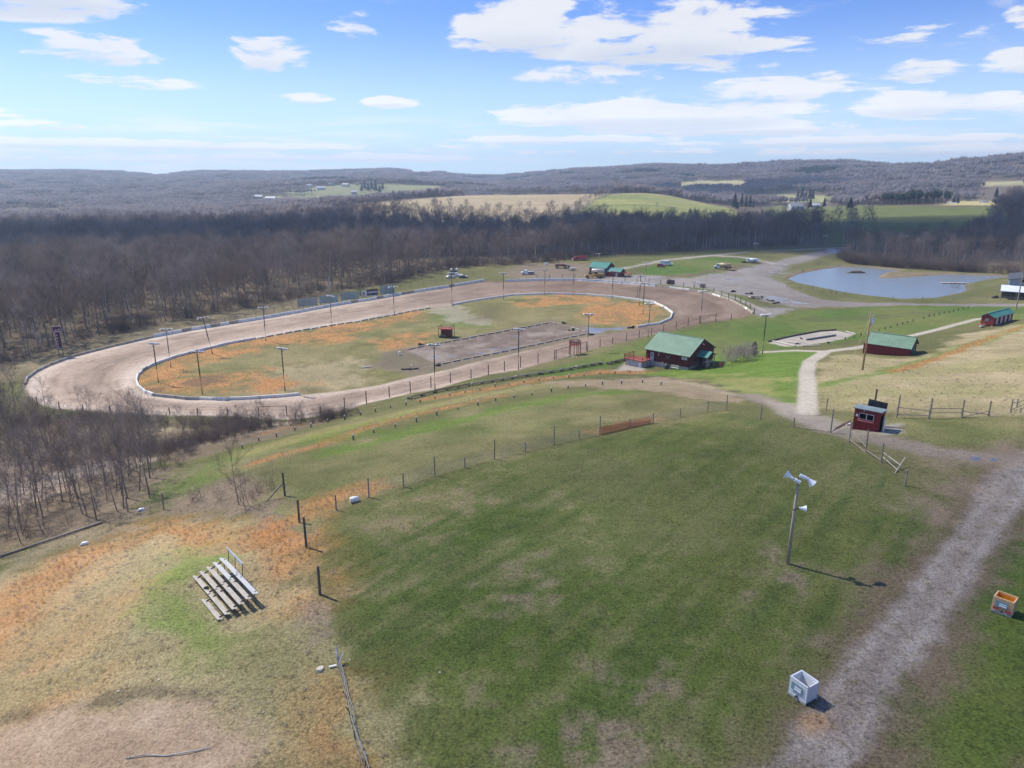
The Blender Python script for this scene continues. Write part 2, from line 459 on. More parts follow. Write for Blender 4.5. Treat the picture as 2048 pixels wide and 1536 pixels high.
def inside(poly, x, y):
    """signed distance-like value (metres, positive inside) of points to a closed polygon; far points get -99"""
    poly = np.asarray(poly); x = np.asarray(x, float); y = np.asarray(y, float)
    sh = x.shape; x = x.ravel(); y = y.ravel()
    out = np.full(x.shape, -99.0)
    lo = poly.min(0) - 32; hi = poly.max(0) + 32
    idx = np.where((x > lo[0]) & (x < hi[0]) & (y > lo[1]) & (y < hi[1]))[0]
    if len(idx) == 0: return out.reshape(sh)
    X, Y = x[idx], y[idx]
    ins = np.zeros(len(idx), bool); d2 = np.full(len(idx), 1e9)
    for i in range(len(poly)):
        ax, ay = poly[i]; bx, by = poly[(i + 1) % len(poly)]
        cond = (ay > Y) != (by > Y)
        with np.errstate(divide='ignore', invalid='ignore'):
            ins ^= cond & (X < (bx - ax) * (Y - ay) / (by - ay if by != ay else 1e-9) + ax)
        ex, ey = bx - ax, by - ay
        t_ = np.clip(((X - ax) * ex + (Y - ay) * ey) / max(ex * ex + ey * ey, 1e-9), 0, 1)
        d2 = np.minimum(d2, (X - ax - t_ * ex) ** 2 + (Y - ay - t_ * ey) ** 2)
    d_ = np.sqrt(d2)
    out[idx] = np.where(ins, d_, -d_)
    return out.reshape(sh)


def along(path, x, y):
    """distance in metres of points to an open path"""
    path = np.asarray(path); sh = np.shape(x); x = np.ravel(x); y = np.ravel(y)
    out = np.full(x.shape, 99.0)
    lo = path.min(0) - 14; hi = path.max(0) + 14
    idx = np.where((x > lo[0]) & (x < hi[0]) & (y > lo[1]) & (y < hi[1]))[0]
    if len(idx) == 0: return out.reshape(sh)
    X, Y = x[idx], y[idx]; d2 = np.full(len(idx), 1e9)
    for i in range(len(path) - 1):
        ax, ay = path[i]; bx, by = path[i + 1]; ex, ey = bx - ax, by - ay
        t_ = np.clip(((X - ax) * ex + (Y - ay) * ey) / max(ex * ex + ey * ey, 1e-9), 0, 1)
        d2 = np.minimum(d2, (X - ax - t_ * ex) ** 2 + (Y - ay - t_ * ey) ** 2)
    out[idx] = np.sqrt(d2)
    return out.reshape(sh)


_sd = inside(POND, XX, YY)
_m = _sd > -13
_bank = np.interp(-_sd, [0, 1.2, 3, 8, 13], [-.25, .35, .6, .5, .4])
ZZ = np.where(_sd > 0, np.minimum(ZZ, WATER - np.minimum(1.5, .25 + .3 * _sd)), ZZ)
_k = sstep(13, 5, -_sd) * (_sd <= 0)
ZZ = np.where(_m & (_sd <= 0), ZZ * (1 - _k) + (WATER + _bank) * _k, ZZ)


def gz(x, y):
    """height of the ground mesh (bilinear)"""
    x = np.asarray(x, float); y = np.asarray(y, float)
    i = np.clip(np.searchsorted(GX, x) - 1, 0, len(GX) - 2); j = np.clip(np.searchsorted(GY, y) - 1, 0, len(GY) - 2)
    u = np.clip((x - GX[i]) / (GX[i + 1] - GX[i]), 0, 1); v = np.clip((y - GY[j]) / (GY[j + 1] - GY[j]), 0, 1)
    return (ZZ[j, i] * (1 - u) + ZZ[j, i + 1] * u) * (1 - v) + (ZZ[j + 1, i] * (1 - u) + ZZ[j + 1, i + 1] * u) * v


_T = 18.0 * (7000 / 18.0) ** np.linspace(0, 1, 900)


def hit(pts):
    """ground points (n, 3) under a list of photograph pixels"""
    q = np.array(pts, float).reshape(-1, 2)
    d = ray(q[:, 0], q[:, 1])
    out = np.zeros((len(q), 3))
    for k in range(len(q)):
        P = d[k][None] * _T[:, None] + np.array([0, 0, H])
        below = P[:, 2] < gz(P[:, 0], P[:, 1])
        i = int(np.argmax(below)) if below.any() else len(_T) - 1
        a, b = _T[max(i - 1, 0)], _T[i]
        for _ in range(22):
            m_ = (a + b) / 2; p_ = d[k] * m_ + np.array([0, 0, H])
            if p_[2] < gz(p_[0], p_[1]): b = m_
            else: a = m_
        p_ = d[k] * b; out[k] = (p_[0], p_[1], gz(p_[0], p_[1]))
    return out


def spot(px, py):
    p_ = hit([(px, py)])[0]
    return Vector((float(p_[0]), float(p_[1]), float(p_[2])))


def scale_at(p):
    """pixels of the photograph per metre at a site point"""
    v = np.array([p[0], p[1], p[2] - H]); f_ = np.array([0, math.cos(PITCH), -math.sin(PITCH)])
    return FPX / float(v @ f_)
# ------------------------------------------------------------------ ground cover: what grows or lies where (albedo only)
def P(*pts): return hit(pts)[:, :2]


TRACK_OUT_PX = [(50,770),(55,758),(72,745),(100,731),(150,713),(220,695),(307,675),(375,662),(425,654),(512,640),(657,614),(787,592),(892,575),(969,562),(1010,563),(1081,561),(1149,561),(1199,564),(1249,568),(1311,573),(1349,577),(1394,582),(1424,589),(1461,601),(1486,614),(1506,627),
    (1480,636),(1431,642),(1399,646),(1354,659),(1299,671),(1249,684),(1199,695),(1111,720),(1039,740),(974,750),(937,759),(869,779),(824,786),(782,796),(732,807),(689,821),(637,832),(587,839),(512,836),(455,832),(340,831),(220,825),(162,821),(112,817),(75,806),(55,790)]
INFIELD_PX = [(272,763),(276,752),(287,740),(307,730),(350,715),(400,702),(462,687),(512,678),(587,664),(634,656),(712,644),(822,623),(862,616),(904,611),(937,605),(1009,595),(1024,592),(1099,589),(1174,590),(1224,594),(1274,600),(1306,605),(1329,616),(1344,627),(1341,639),(1319,649),(1274,656),
    (1236,664),(1180,672),(1100,690),(1024,707),(960,722),(900,738),(832,752),(762,769),(687,781),(612,789),(557,794),(512,797),(450,800),(375,799),(307,791),(285,784),(275,773)]
ARENA_PX = [(815,700),(860,690),(1098,646),(1172,664),(1172,668),(880,730)]
TO, TI, AR = P(*TRACK_OUT_PX), P(*INFIELD_PX), P(*ARENA_PX)
X, Y = XX.ravel(), YY.ravel()
DD = np.hypot(X, Y)
N1 = fbm(X, Y, 26, 4, 1); N2 = fbm(X, Y, 7, 4, 2); N3 = fbm(X, Y, 2.4, 3, 3); N4 = fbm(X, Y, 90, 3, 4); N5 = fbm(X, Y, 1.1, 2, 6); NR = N2 * 1.2 + N3 * .9 + N5 * .5; SPK = sstep(-.25, .45, N3 * .8 + N5 * .8)
C = np.zeros((len(X), 3)); GRAIN = np.ones(len(X)); WET = np.zeros(len(X)); KIND = np.zeros(len(X), int)

OLIVE, DGREEN, BRIGHT = (.128, .128, .048), (.062, .090, .023), (.115, .180, .030)
TAN, STRAW, ORANGE, RUST = (.33, .265, .14), (.40, .33, .20), (.43, .205, .075), (.30, .15, .07)
DIRT_L, DIRT, DIRT_D, MUD = (.40, .31, .235), (.155, .106, .074), (.16, .12, .09), (.10, .078, .06)
GRAVEL, CONCRETE, LITTER, BRUSH = (.30, .27, .245), (.40, .355, .285), (.15, .115, .08), (.19, .145, .10)


def lay(mask, colour, amount=1.0, grain=None):
    global C, GRAIN
    m_ = np.clip(mask, 0, 1) * amount
    C += (np.asarray(colour) - C) * m_[:, None]
    if grain is not None: GRAIN += (grain - GRAIN) * m_


def area(px_or_poly, soft=2.0, rag=1.5, n=None, grow=0.0):
    poly = P(*px_or_poly) if isinstance(px_or_poly, list) else px_or_poly
    return sstep(-soft, soft, grow + inside(poly, X, Y) + rag * (NR if n is None else n) * 1.5)


def stroke(px, width, soft=1.0, rag=0.6):
    return sstep(width / 2 + soft, width / 2 - soft, along(P(*px), X, Y) + rag * NR * 1.5)


# open country: leaf litter under the far woods, olive grass nearer
lay(np.ones(len(X)), OLIVE)
lay(0.5 + N1 * 0.9, TAN, 0.35); lay(0.45 + N2, DGREEN, 0.3)
def pd(*a): return np.array([((p_ - CX) / 1480. * d, d) for p_, d in a], float)


BASE1 = [(-420,752),(0,728),(40,720),(100,698),(200,673),(300,652),(420,628),(560,602),(600,594),(760,570),(802,560),(862,543),(917,534),(950,531),(1024,529),(1090,523),(1150,517),(1200,511),(1300,505),(1400,500),(1536,494),(1600,489),(1642,486)]
W1 = np.concatenate([P(*BASE1), pd((1650,600),(1600,660),(1500,640),(1400,690),(1280,700),(1150,730),(1000,740),(900,760),(760,780),(690,820),(560,840),(400,850),(0,860),(-420,860))])
BASE2 = [(1690,524),(1720,529),(1800,536),(1880,541),(1960,545),(2100,546),(2300,548)]
W2 = np.concatenate([P(*BASE2), pd((2350,470),(2100,520),(2048,560),(1990,540),(1950,490),(1880,450),(1800,455),(1700,480))])
W4 = pd((1640,520),(1700,500),(1770,560),(1760,640),(1700,660),(1630,640))
W5 = pd((1990,560),(2048,540),(2350,520),(2500,900),(2060,900),(2020,720))
BASE3 = [(-300,860),(0,800),(60,860),(130,905),(200,880),(290,885),(330,935),(335,985),(290,1010),(180,1045),(90,1075),(0,1105),(-300,1210)]
W3 = P(*BASE3)
lay(sstep(430, 520, DD), LITTER)
lay(sstep(16, 9, along(P((-100,760),(50,735),(150,700),(307,662),(425,642),(560,615),(640,600)), X, Y)), (.165, .135, .085), .9); lay(sstep(16, 9, along(P((50,735),(150,700),(307,662),(425,642),(560,615)), X, Y)) * np.clip(.3 + N2, 0, 1), TAN, .5)
for w_ in (W1, W2, W4, W5): lay(sstep(-5, 1, inside(w_, X, Y) + N2 * 3), LITTER, .95)
# foreground lawn inside the fence
LAWN = [(640,1062),(740,1000),(870,955),(1050,903),(1320,850),(1450,825),(1590,856),(1700,890),(1810,975),(1875,1060),(1810,1200),(1660,1350),(1490,1536),(745,1560),(690,1360),(655,1200)]
m = area(LAWN, 2.0, 1.0); lay(m, (.102, .127, .030)); lay(m * np.clip(.5 + N2 * 1.3, 0, 1), (.142, .152, .046), .6); lay(m * np.clip(.35 + N1 * 1.5, 0, 1), (.066, .112, .018), .6); lay(m * sstep(.1, .5, fbm(X + .6 * Y, Y - .6 * X, 13, 3, 71)), (.165, .16, .07), .35)
lay(m * sstep(.22, .6, N3 * .7 + N5 * .5 + N1 * .4), (.215, .19, .095), .38); lay(m * sstep(.15, .5, N5 - N2 * .3), (.16, .16, .065), .5)
lay(area([(640,1062),(740,1000),(900,950),(960,1010),(860,1090),(760,1150),(680,1180)], 5, 4) * (.35 + .65 * SPK), (.23, .185, .10), .75)
lay(area([(1660,860),(1800,970),(1700,1010),(1560,930),(1450,850)], 6, 4), (.15, .145, .055), .5)
sk = fbm((X * .62 + Y * .78) / 16, (X * .78 - Y * .62) / 1.0, 1.0, 3, 73); lay(area(LAWN, 1.5, .5) * sstep(.12, .5, sk), (.066, .10, .024), .55); lay(area(LAWN, 1.5, .5) * sstep(.18, .55, -sk), (.17, .165, .07), .45)
for off in (0, 1.7): lay(area(LAWN, 1, 0) * stroke([(760 + off * 22, 1536), (900 + off * 20, 1330), (1060 + off * 16, 1160), (1240 + off * 12, 1010), (1420 + off * 10, 900)], .35, .35, .3), (.06, .088, .022), .5)
for q in ([(940,1160),(1050,1150),(1080,1200),(1000,1230)], [(1210,1330),(1330,1340),(1320,1420),(1230,1420)], [(1060,1430),(1200,1440),(1180,1500),(1080,1490)], [(1480,1130),(1540,1120),(1560,1160),(1490,1170)]):
    lay(area(q, 2.6, 2.6) * SPK, (.215, .165, .115), .75)
# foreground, lower left
m = area([(-300,1300),(0,1150),(180,1085),(330,1050),(470,1040),(580,1075),(640,1170),(672,1320),(720,1560),(-300,1700)], 2.5, 2)
lay(m, (.385, .315, .17)); lay(m * np.clip(.3 + N1 * 1.4, 0, 1), (.27, .245, .10), .65); lay(m * SPK, STRAW, .35); lay(m * sstep(.1, .5, N2), STRAW, .5)
lay(area([(285,1175),(330,1120),(420,1085),(440,1120),(400,1190),(440,1260),(520,1300),(400,1330),(290,1260)], 2.6, 2.6), (.17, .235, .048), .8)
lay(area([(480,1270),(640,1260),(690,1536),(560,1536),(450,1380)], 4, 3), (.19, .18, .075), .7)
for q, wd, a in (([(-60,1290),(0,1235),(70,1165),(150,1115),(235,1085)], 4.0, .9), ([(250,1058),(330,1052),(400,1072),(490,1080)], 2.6, .9), ([(0,1340),(80,1330),(150,1290),(240,1200)], 2.6, .55),
                 ([(575,1040),(580,1090),(600,1140),(625,1180)], 3.0, .75), ([(20,1440),(120,1400),(170,1370)], 1.6, .8), ([(650,1400),(655,1470),(690,1536)], 2.2, .55), ([(560,1020),(555,1070)], 2.0, .8)):
    lay(stroke(q, wd * 1.9, 2.2, 1.5) * np.clip(.75 + N2 * 1.1 + N3 * .5, .15, 1), ORANGE, a)
lay(area([(-300,1300),(0,1190),(150,1120),(250,1130),(220,1230),(120,1330),(40,1400),(-300,1500)], 4, 4) * np.clip(.55 + N2 * .9 + N3 * .5, 0, 1), (.45, .27, .13), .6)
lay(area([(545,1030),(600,1040),(640,1130),(655,1200),(610,1210),(575,1130)], 2.5, 2.5) * np.clip(.6 + N2 + N3 * .5, 0, 1), ORANGE, .7)
lay(area([(-200,1540),(0,1450),(150,1412),(260,1392),(390,1400),(470,1420),(530,1490),(500,1640),(-200,1700)], 1.3, 1.3), (.34, .245, .165), .95, .6); lay(area([(-100,1550),(60,1470),(200,1420),(380,1415),(470,1440),(500,1500),(440,1640),(-200,1700)], 1.5, 1.2) * np.clip(.4 + N2 + N3, 0, 1), (.42, .325, .235), .7)
lay(stroke([(20,1435),(120,1420),(210,1396),(330,1382),(420,1400)], .5, .5, .5), MUD, .55)
lay(area([(590,1210),(650,1200),(660,1270),(620,1290)], 1.2, 1), (.27, .20, .145), .8)
# brush bank and the wood in the lower left corner
m = area([(-400,1200),(0,1110),(100,1085),(260,1040),(420,1030),(600,1040),(620,1010),(560,950),(500,915),(420,930),(350,960),(250,900),(0,860),(-400,820)], 3, 2.5)
lay(m, BRUSH); lay(m * np.clip(.5 + N2 * 1.4, 0, 1), (.24, .185, .125), .6)
lay(area([(0,1120),(120,1070),(300,1030),(300,1060),(140,1100),(0,1160)], 3, 2), (.26, .21, .13), .8)
lay(stroke([(-200,920),(0,940),(40,955),(100,985),(60,1000),(-100,1010)], 6, 2, 1.2), DIRT_L, .9, .3)
lay(stroke([(-300,1040),(0,985),(130,950),(260,925),(330,905),(430,880),(560,850)], 7, 1.6, 1.0), (.40, .33, .265), .85, .3)
lay(area([(0,850),(150,835),(330,845),(560,850),(640,838),(700,828),(600,862),(480,895),(350,930),(200,900)], 1.6, 1.6), BRUSH, .8)
lay(area([(300,860),(420,850),(470,870),(360,890)], 2, 2), STRAW, .6)
# slope between the track and the top of the hill
SLOPE = [(350,975),(480,905),(600,868),(720,836),(830,808),(960,784),(1060,768),(1160,758),(1300,752),(1420,768),(1520,800),(1450,825),(1320,850),(1050,903),(870,955),(740,1000),(620,1050),(500,950)]
m = area(SLOPE, 2, 1.2); lay(m, (.135, .132, .052)); lay(m * np.clip(.4 + N1 * 1.4, 0, 1), (.105, .135, .036), .6); lay(m * np.clip(.3 + N2, 0, 1), TAN, .35)
lay(stroke([(350,985),(430,930),(560,890),(700,870)], 7, 3, 2), BRIGHT, .6)
lay(stroke([(690,900),(800,870),(930,838),(1060,808),(1160,790),(1240,785)], 6.5, 2.4, 1.6), BRIGHT, .75)
lay(stroke([(505,905),(600,875),(720,846),(850,815),(960,792),(1060,775),(1170,764)], 5.5, 2, 1.2), (.27, .235, .095), .85)
lay(stroke([(640,870),(740,846),(830,822)], 4, 2, 1.4), (.21, .235, .06), .7)
lay(area([(1060,770),(1160,760),(1320,754),(1420,770),(1500,800),(1440,805),(1300,782),(1150,776)], 2, 1.6), (.26, .20, .13), .9, .6)
lay(stroke([(1290,762),(1350,764),(1410,772),(1470,790)], 2.0, 1.2, .8), (.34, .29, .22), .7, .4)
lay(stroke([(1260,748),(1340,756),(1430,768),(1500,792),(1550,812)], 2.6, 1.6, 1.0), MUD, .6, .4)
for q, wd, a in (([(500,930),(560,910),(640,890),(730,856),(830,829),(930,808),(1000,793)], 2.0, .85), ([(860,797),(960,781),(1050,764),(1130,752),(1210,743),(1290,746)], 3.4, .85), ([(1200,862),(1250,850),(1305,838)], 2.0, .75), ([(590,1040),(660,1000),(735,975)], 4.0, .55), ([(660,995),(735,985)], 2.4, .6), ([(520,870),(600,850)], 1.6, .4)):
    lay(stroke(q, wd * 1.35, 1.3, 1.0) * np.clip(.85 + N2 * 1.1 + N3 * .5, .2, 1), ORANGE, a)
# lawns beyond
m = area([(1040,750),(1150,722),(1250,694),(1330,668),(1430,646),(1510,636),(1560,626),(1760,611),(2048,609),(2300,606),(2300,640),(2030,640),(1950,650),(1800,668),(1690,682),(1560,700),(1440,715),(1300,722),(1200,738),(1120,752)], 1.4, .8)
lay(m, (.098, .150, .032)); lay(m * np.clip(.4 + N1 * 1.4, 0, 1), (.16, .165, .055), .7)
m = area([(1390,722),(1440,712),(1560,702),(1650,702),(1628,720),(1606,760),(1600,812),(1540,800),(1470,780),(1400,757),(1290,748)], 1.6, 1.0)
lay(m, (.125, .195, .034)); lay(area([(1380,745),(1480,750),(1560,760),(1590,795),(1520,790),(1440,770)], 4, 3), (.27, .25, .095), .75)
lay(stroke([(1640,640),(1760,632),(1900,622)], 6, 4, 2), MUD, .28)
# the sunny bank on the right
BANK = [(1636,815),(1632,750),(1640,726),(1690,710),(1850,715),(1930,668),(2048,650),(2400,640),(2400,840),(2048,832),(1800,832)]
m = area(BANK, 2.0, 1.2); lay(m, (.335, .275, .15)); lay(m * np.clip(.35 + N2 * 1.2, 0, 1), STRAW, .5); lay(m * sstep(.15, .5, N1), (.24, .225, .09), .6)
lay(stroke([(1640,772),(1720,755),(1800,735),(1880,710),(1960,684),(2060,646)], 3.6, 1.8, 1.0), (.14, .20, .045), .85)
lay(stroke([(1790,742),(1850,725),(1920,700),(1990,672),(2060,646)], 2.0, 1.2, .8), ORANGE, .8)
m = area([(1640,838),(1800,836),(2048,834),(2300,836),(2300,900),(2048,896),(1900,890),(1780,875),(1680,850)], 1.6, 1.0)
lay(m, (.155, .165, .055)); lay(m * np.clip(.4 + N2, 0, 1), TAN, .4)
m = area([(2060,1030),(2300,900),(2400,1536),(1690,1560),(1780,1400),(1890,1250),(1960,1120)], 1.5, 1.0)
lay(m, (.088, .128, .024)); lay(m * np.clip(.4 + N2, 0, 1), (.14, .152, .042), .55); lay(stroke([(1760,1470),(1850,1330),(1960,1180),(2050,1060)], 1.8, 1.2, .8), (.060, .115, .022), .7)
# gravel road in the right foreground, with bare brown verges
ROAD = [(1515,1545),(1590,1455),(1650,1372),(1710,1298),(1800,1196),(1866,1115),(1925,1045),(1955,968),(2010,925),(2060,895),(2200,840),(2300,900),(2048,1008),(1966,1125),(1921,1200),(1871,1275),(1846,1302),(1781,1377),(1768,1427),(1690,1545)]
rd = P(*ROAD); s_ = inside(rd, X, Y)
lay(sstep(-3.6, .4, s_ + NR * 2.0), (.165, .118, .085), .88, .9)
m = sstep(-.6, .8, s_ + .5 * N5 + .35 * N3); lay(m, (.25, .21, .182), 1, .8); lay(m * np.clip(.5 + N2 * 1.2, 0, 1), (.30, .275, .25), .6); lay(m * sstep(1.2, 3.2, s_) * np.clip(.5 + N3, 0, 1), (.34, .325, .30), .5); KIND[s_ > 0] = 2
lay(m * sstep(.3, .6, N2 - .2 * N3), (.24, .18, .135), .5)
cr = [(1608,1545),(1680,1450),(1716,1375),(1775,1300),(1860,1198),(1915,1120),(1968,1045),(2030,965)]
lay(stroke(cr, 1.0, .5, .35), (.20, .16, .13), .4)
cd = along(P(*cr), X, Y); lay(sstep(.55, .15, np.abs(cd - 1.05) + .18 * N3) * m, (.325, .29, .26), .45); lay(sstep(.5, .1, np.abs(cd - 2.1) + .3 * N3) * m * sstep(-.2, .3, N2), (.19, .155, .13), .4)
lay(area([(1600,1430),(1650,1420),(1660,1450),(1610,1460)], .6, .5), (.36, .20, .075), .65)
lay(area([(1800,890),(1900,905),(2000,885),(2048,900),(1960,950),(1900,1010),(1850,1085),(1830,1050),(1880,960),(1840,920)], 2, 2), (.215, .165, .115), .7, .6)
g = stroke([(1500,790),(1545,806),(1600,832),(1650,858),(1700,872),(1760,878),(1800,888),(1870,902),(1960,915),(2060,920)], 3.4, 1.2, .8)
lay(g, (.25, .205, .165), .85, .5); KIND[g > .6] = np.where(KIND[g > .6] == 0, 4, KIND[g > .6])
lay(area([(1530,800),(1600,812),(1640,830),(1690,850),(1760,860),(1740,872),(1640,862),(1560,830)], 1.2, .8), (.31, .27, .23), .7, .35)
lay(area([(1760,852),(1800,848),(1800,866),(1760,872)], .8, .3), (.34, .31, .28), .8, .2)
# concrete driveway
for q, wd in (([(1614,826),(1615,800),(1615,768),(1613,745),(1620,722),(1650,703),(1700,697),(1745,692)], 2.9), ([(1700,698),(1760,686),(1820,672),(1890,655),(1960,637)], 2.5), ([(1650,703),(1590,701),(1530,704)], 2.4)):
    d_ = along(P(*q), X, Y); g = sstep(wd / 2 + .35, wd / 2 - .35, d_ + N3 * .2); lay(g, CONCRETE, 1, .06); KIND[d_ < wd / 2] = 3
    lay(sstep(wd / 2 + .35, wd / 2 - .35, d_) * np.clip(.4 + N3 * .9, 0, 1), (.34, .31, .26), .6)
# play pit beside the lawn
SAND_PX = [(1540,686),(1580,673),(1640,663),(1672,661),(1710,668),(1690,678),(1610,692),(1570,693)]
lay(area(SAND_PX, .5, .2), (.37, .325, .28), .95, .1)
# clubhouse apron
lay(area([(1225,742),(1262,718),(1300,724),(1290,742)], .8, .4), (.36, .32, .27), .9, .15)
# pit lot, its roads and puddled gravel
LOT = [(1040,562),(1080,548),(1180,556),(1270,549),(1380,557),(1470,536),(1530,526),(1600,512),(1640,501),(1690,495),(1692,503),(1620,520),(1572,530),(1590,545),(1566,556),(1580,578),(1640,598),(1700,604),(1800,606),(2100,605),(2100,611),(1800,610),(1680,614),(1600,614),(1545,634),(1512,632),(1500,620),(1560,612),(1500,594),(1420,578),(1330,570),(1250,563),(1150,558)]
m = area(LOT, 1.6, 1.2); lay(m, (.225, .20, .18), 1, .35); s_ = inside(P(*LOT), X, Y); KIND[s_ > 0] = 5
lay(m * np.clip(.5 + N1 * 1.5, 0, 1), (.30, .28, .26), .6); lay(m * np.clip(.3 + NR, 0, 1), (.15, .125, .105), .6)
for q, wd in (([(1180,552),(1250,536),(1330,520),(1420,511),(1480,514),(1545,527)], 5), ([(1420,511),(1520,502),(1600,499),(1690,495)], 4)):
    g = stroke(q, wd, 1.5, .6); lay(g, (.34, .31, .28), .9, .2); KIND[g > .6] = 5
lay(area([(985,545),(1040,530),(1120,524),(1200,528),(1200,560),(1060,562)], 3, 2), (.20, .155, .115), .85, .4)
m = area([(1272,541),(1330,525),(1420,515),(1480,517),(1520,527),(1440,545),(1380,554),(1300,550)], 2, 1.0); lay(m, (.088, .15, .03)); lay(m * sstep(.0, .5, N1), (.17, .165, .06), .6)
lay(stroke([(1330,556),(1400,548),(1470,534),(1520,524)], 6, 3, 2), (.15, .11, .08), .8, .4)
m = area([(1180,530),(1250,515),(1400,506),(1530,500),(1640,494),(1690,486),(1690,493),(1600,498),(1500,504),(1400,510),(1320,520),(1240,536)], 3, 1.5); lay(m, (.125, .135, .048))
lay(stroke([(800,588),(870,572),(960,553),(1000,543)], 10, 3, 2), (.155, .145, .062), .9)
m = area([(1570,540),(1690,504),(1760,530),(1640,534),(1580,550)], 3, 2); lay(m, (.14, .135, .055))
lay(area([(1580,585),(1640,598),(1560,602),(1590,612),(1530,612),(1480,592),(1400,577),(1420,590),(1520,640),(1500,620)], 1.5, .8), (.115, .145, .042), .0)
lay(stroke([(1340,573),(1400,579),(1440,588),(1500,603),(1560,613)], 5, 1.5, .8), (.115, .145, .042), .85)
lay(stroke([(1430,583),(1480,600),(1530,622)], 2.6, .8, .4), (.31, .28, .25), .85, .2)
lay(area([(1500,598),(1540,606),(1590,613),(1540,616)], 1.2, .6), (.12, .11, .055), .8)
# pond banks
sp = inside(POND, X, Y)
lay(sstep(-11, -6, sp) * (sp > -30), (.135, .145, .052), .8); lay(sstep(-5.5, -.5, sp + N2 * 2.0), (.17, .135, .085), .85); lay(sstep(-1.2, .2, sp), MUD, .9, .3)
lay(area([(1738,547),(1800,542),(1900,545),(1990,549),(1900,550),(1850,553),(1790,558),(1752,556)], 1.2, .8), (.215, .17, .11), .85)
lay(sstep(-4.5, -.6, sp) * (sp < 0) * (Y > 330), (.27, .20, .12), .6)
# track, infield and the square arena
do, di = inside(TO, X, Y), inside(TI, X, Y)
on = (do > -1) & (di < 1)
u = np.clip(do, 0, 60) / np.maximum(np.clip(do, 0, 60) + np.clip(-di, 0, 60), .5)
cen = TI.mean(0); th = np.arctan2(Y - cen[1], X - cen[0])
groove = fbm(u * 5.0, th * 3.0, 1.0, 4, 8); fine = fbm(u * 26.0, th * 9.0, 1.0, 3, 9)
mt = sstep(-.5, .4, do + N3 * .25) * sstep(.5, -.4, di + N3 * .25)
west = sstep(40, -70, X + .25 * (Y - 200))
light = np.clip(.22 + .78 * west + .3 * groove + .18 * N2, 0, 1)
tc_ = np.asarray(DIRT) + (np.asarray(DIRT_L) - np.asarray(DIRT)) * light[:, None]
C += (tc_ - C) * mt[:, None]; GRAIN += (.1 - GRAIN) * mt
lay(mt * sstep(.12, .6, groove + .3 * fine), (.20, .148, .112), .7)
lay(mt * sstep(.15, .5, fine), (.175, .13, .10), .5); lay(mt * sstep(.2, .55, -fine) * (.3 + .7 * west), DIRT_L, .4)
lay(mt * np.exp(-((u - .55) / .22) ** 2) * sstep(-.3, .5, N1 + .4), (.205, .15, .115), .5)
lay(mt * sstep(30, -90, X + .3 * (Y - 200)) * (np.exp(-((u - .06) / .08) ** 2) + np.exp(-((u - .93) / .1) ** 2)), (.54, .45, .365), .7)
KIND[(do > 0) & (di < 0)] = 1
mi = sstep(-.4, .5, di + N3 * .25)
lay(mi, (.225, .19, .085), 1, 1); lay(mi * np.clip(.25 + N1 * 1.6, 0, 1), (.15, .155, .052), .7); lay(mi * np.clip(.4 + N2 * 1.1, 0, 1), TAN, .5); lay(mi * sstep(-60, -20, X) * sstep(40, 0, X) * .4, (.15, .16, .055), .6)
lay(mi * area([(480,765),(560,735),(720,720),(760,760),(640,782),(520,790)], 4, 3), STRAW, .55)
for q in ([(283,760),(300,735),(390,708),(520,682),(660,657),(830,626),(850,630),(700,668),(560,688),(420,715),(350,730),(330,775),(290,775)], [(330,765),(420,752),(515,745),(540,765),(440,780),(350,785)],
          [(760,685),(800,670),(845,668),(840,680),(790,692)], [(1170,625),(1200,612),(1260,606),(1300,612),(1310,625),(1280,648),(1230,645),(1190,640)], [(1040,605),(1100,594),(1170,593),(1200,600),(1120,608),(1060,612)], [(500,768),(560,760),(600,768),(540,778)], [(620,675),(680,668),(690,676),(640,684)]):
    lay(mi * area(q, 3.0, 2.6, None, 2.4) * np.clip(.85 + N2 * 1.2 + N3 * .6, .15, 1), (.44, .225, .085), .9)
for q in ([(372,765),(400,752),(445,748),(450,762),(410,772),(380,775)], [(285,780),(330,775),(320,786),(295,786)]):
    lay(mi * area(q, 1.2, 1.6), MUD, .65)
lay(mi * area([(850,625),(900,620),(960,632),(980,655),(900,650),(860,640)], 2, 2), (.10, .17, .035), .5)
lay(mi * area([(870,612),(910,610),(930,618),(985,640),(960,650),(900,640),(860,625)], 1.5, 2), (.36, .31, .25), .55, .4)
lay(mi * area([(960,608),(1010,612),(1000,640),(950,640)], 4, 3), (.12, .105, .055), .6)
lay(mi * area([(735,728),(800,700),(850,692),(1100,640),(1190,655),(1260,655),(1200,672),(1090,694),(1000,712),(880,742),(830,752),(760,735)], 2.2, 2.0), (.17, .135, .10), .9, .35)
lay(mi * area([(760,715),(830,700),(860,712),(850,730),(770,735)], 2, 2), (.14, .12, .075), .7)
lay(area(AR, .6, .5), (.165, .128, .10), 1, .35); lay(area(AR, .5, 0) * np.clip(.3 + N3 * 1.2, 0, 1), (.24, .195, .16), .6)
pud = area(AR, 1.5, 0) * sstep(.30, .46, fbm(X, Y * 2.2, 9, 4, 31)); WET = np.maximum(WET, pud); lay(pud, (.15, .13, .12))
lay(area(AR, .5, 0) * sstep(.1, .4, N2), (.30, .255, .21), .5)
pud = area([(1170,655),(1250,655),(1240,668),(1180,672)], 1.0, .5) * sstep(.0, .3, fbm(X, Y * 2, 6, 3, 33)); WET = np.maximum(WET, pud); lay(pud, (.2, .18, .16))
pud = m * 0 + area(LOT, 2, 0) * sstep(.33, .5, fbm(X, Y * 2.0, 16, 4, 35)) * (X > 40); WET = np.maximum(WET, pud * .8); lay(pud, (.24, .23, .22), .7)
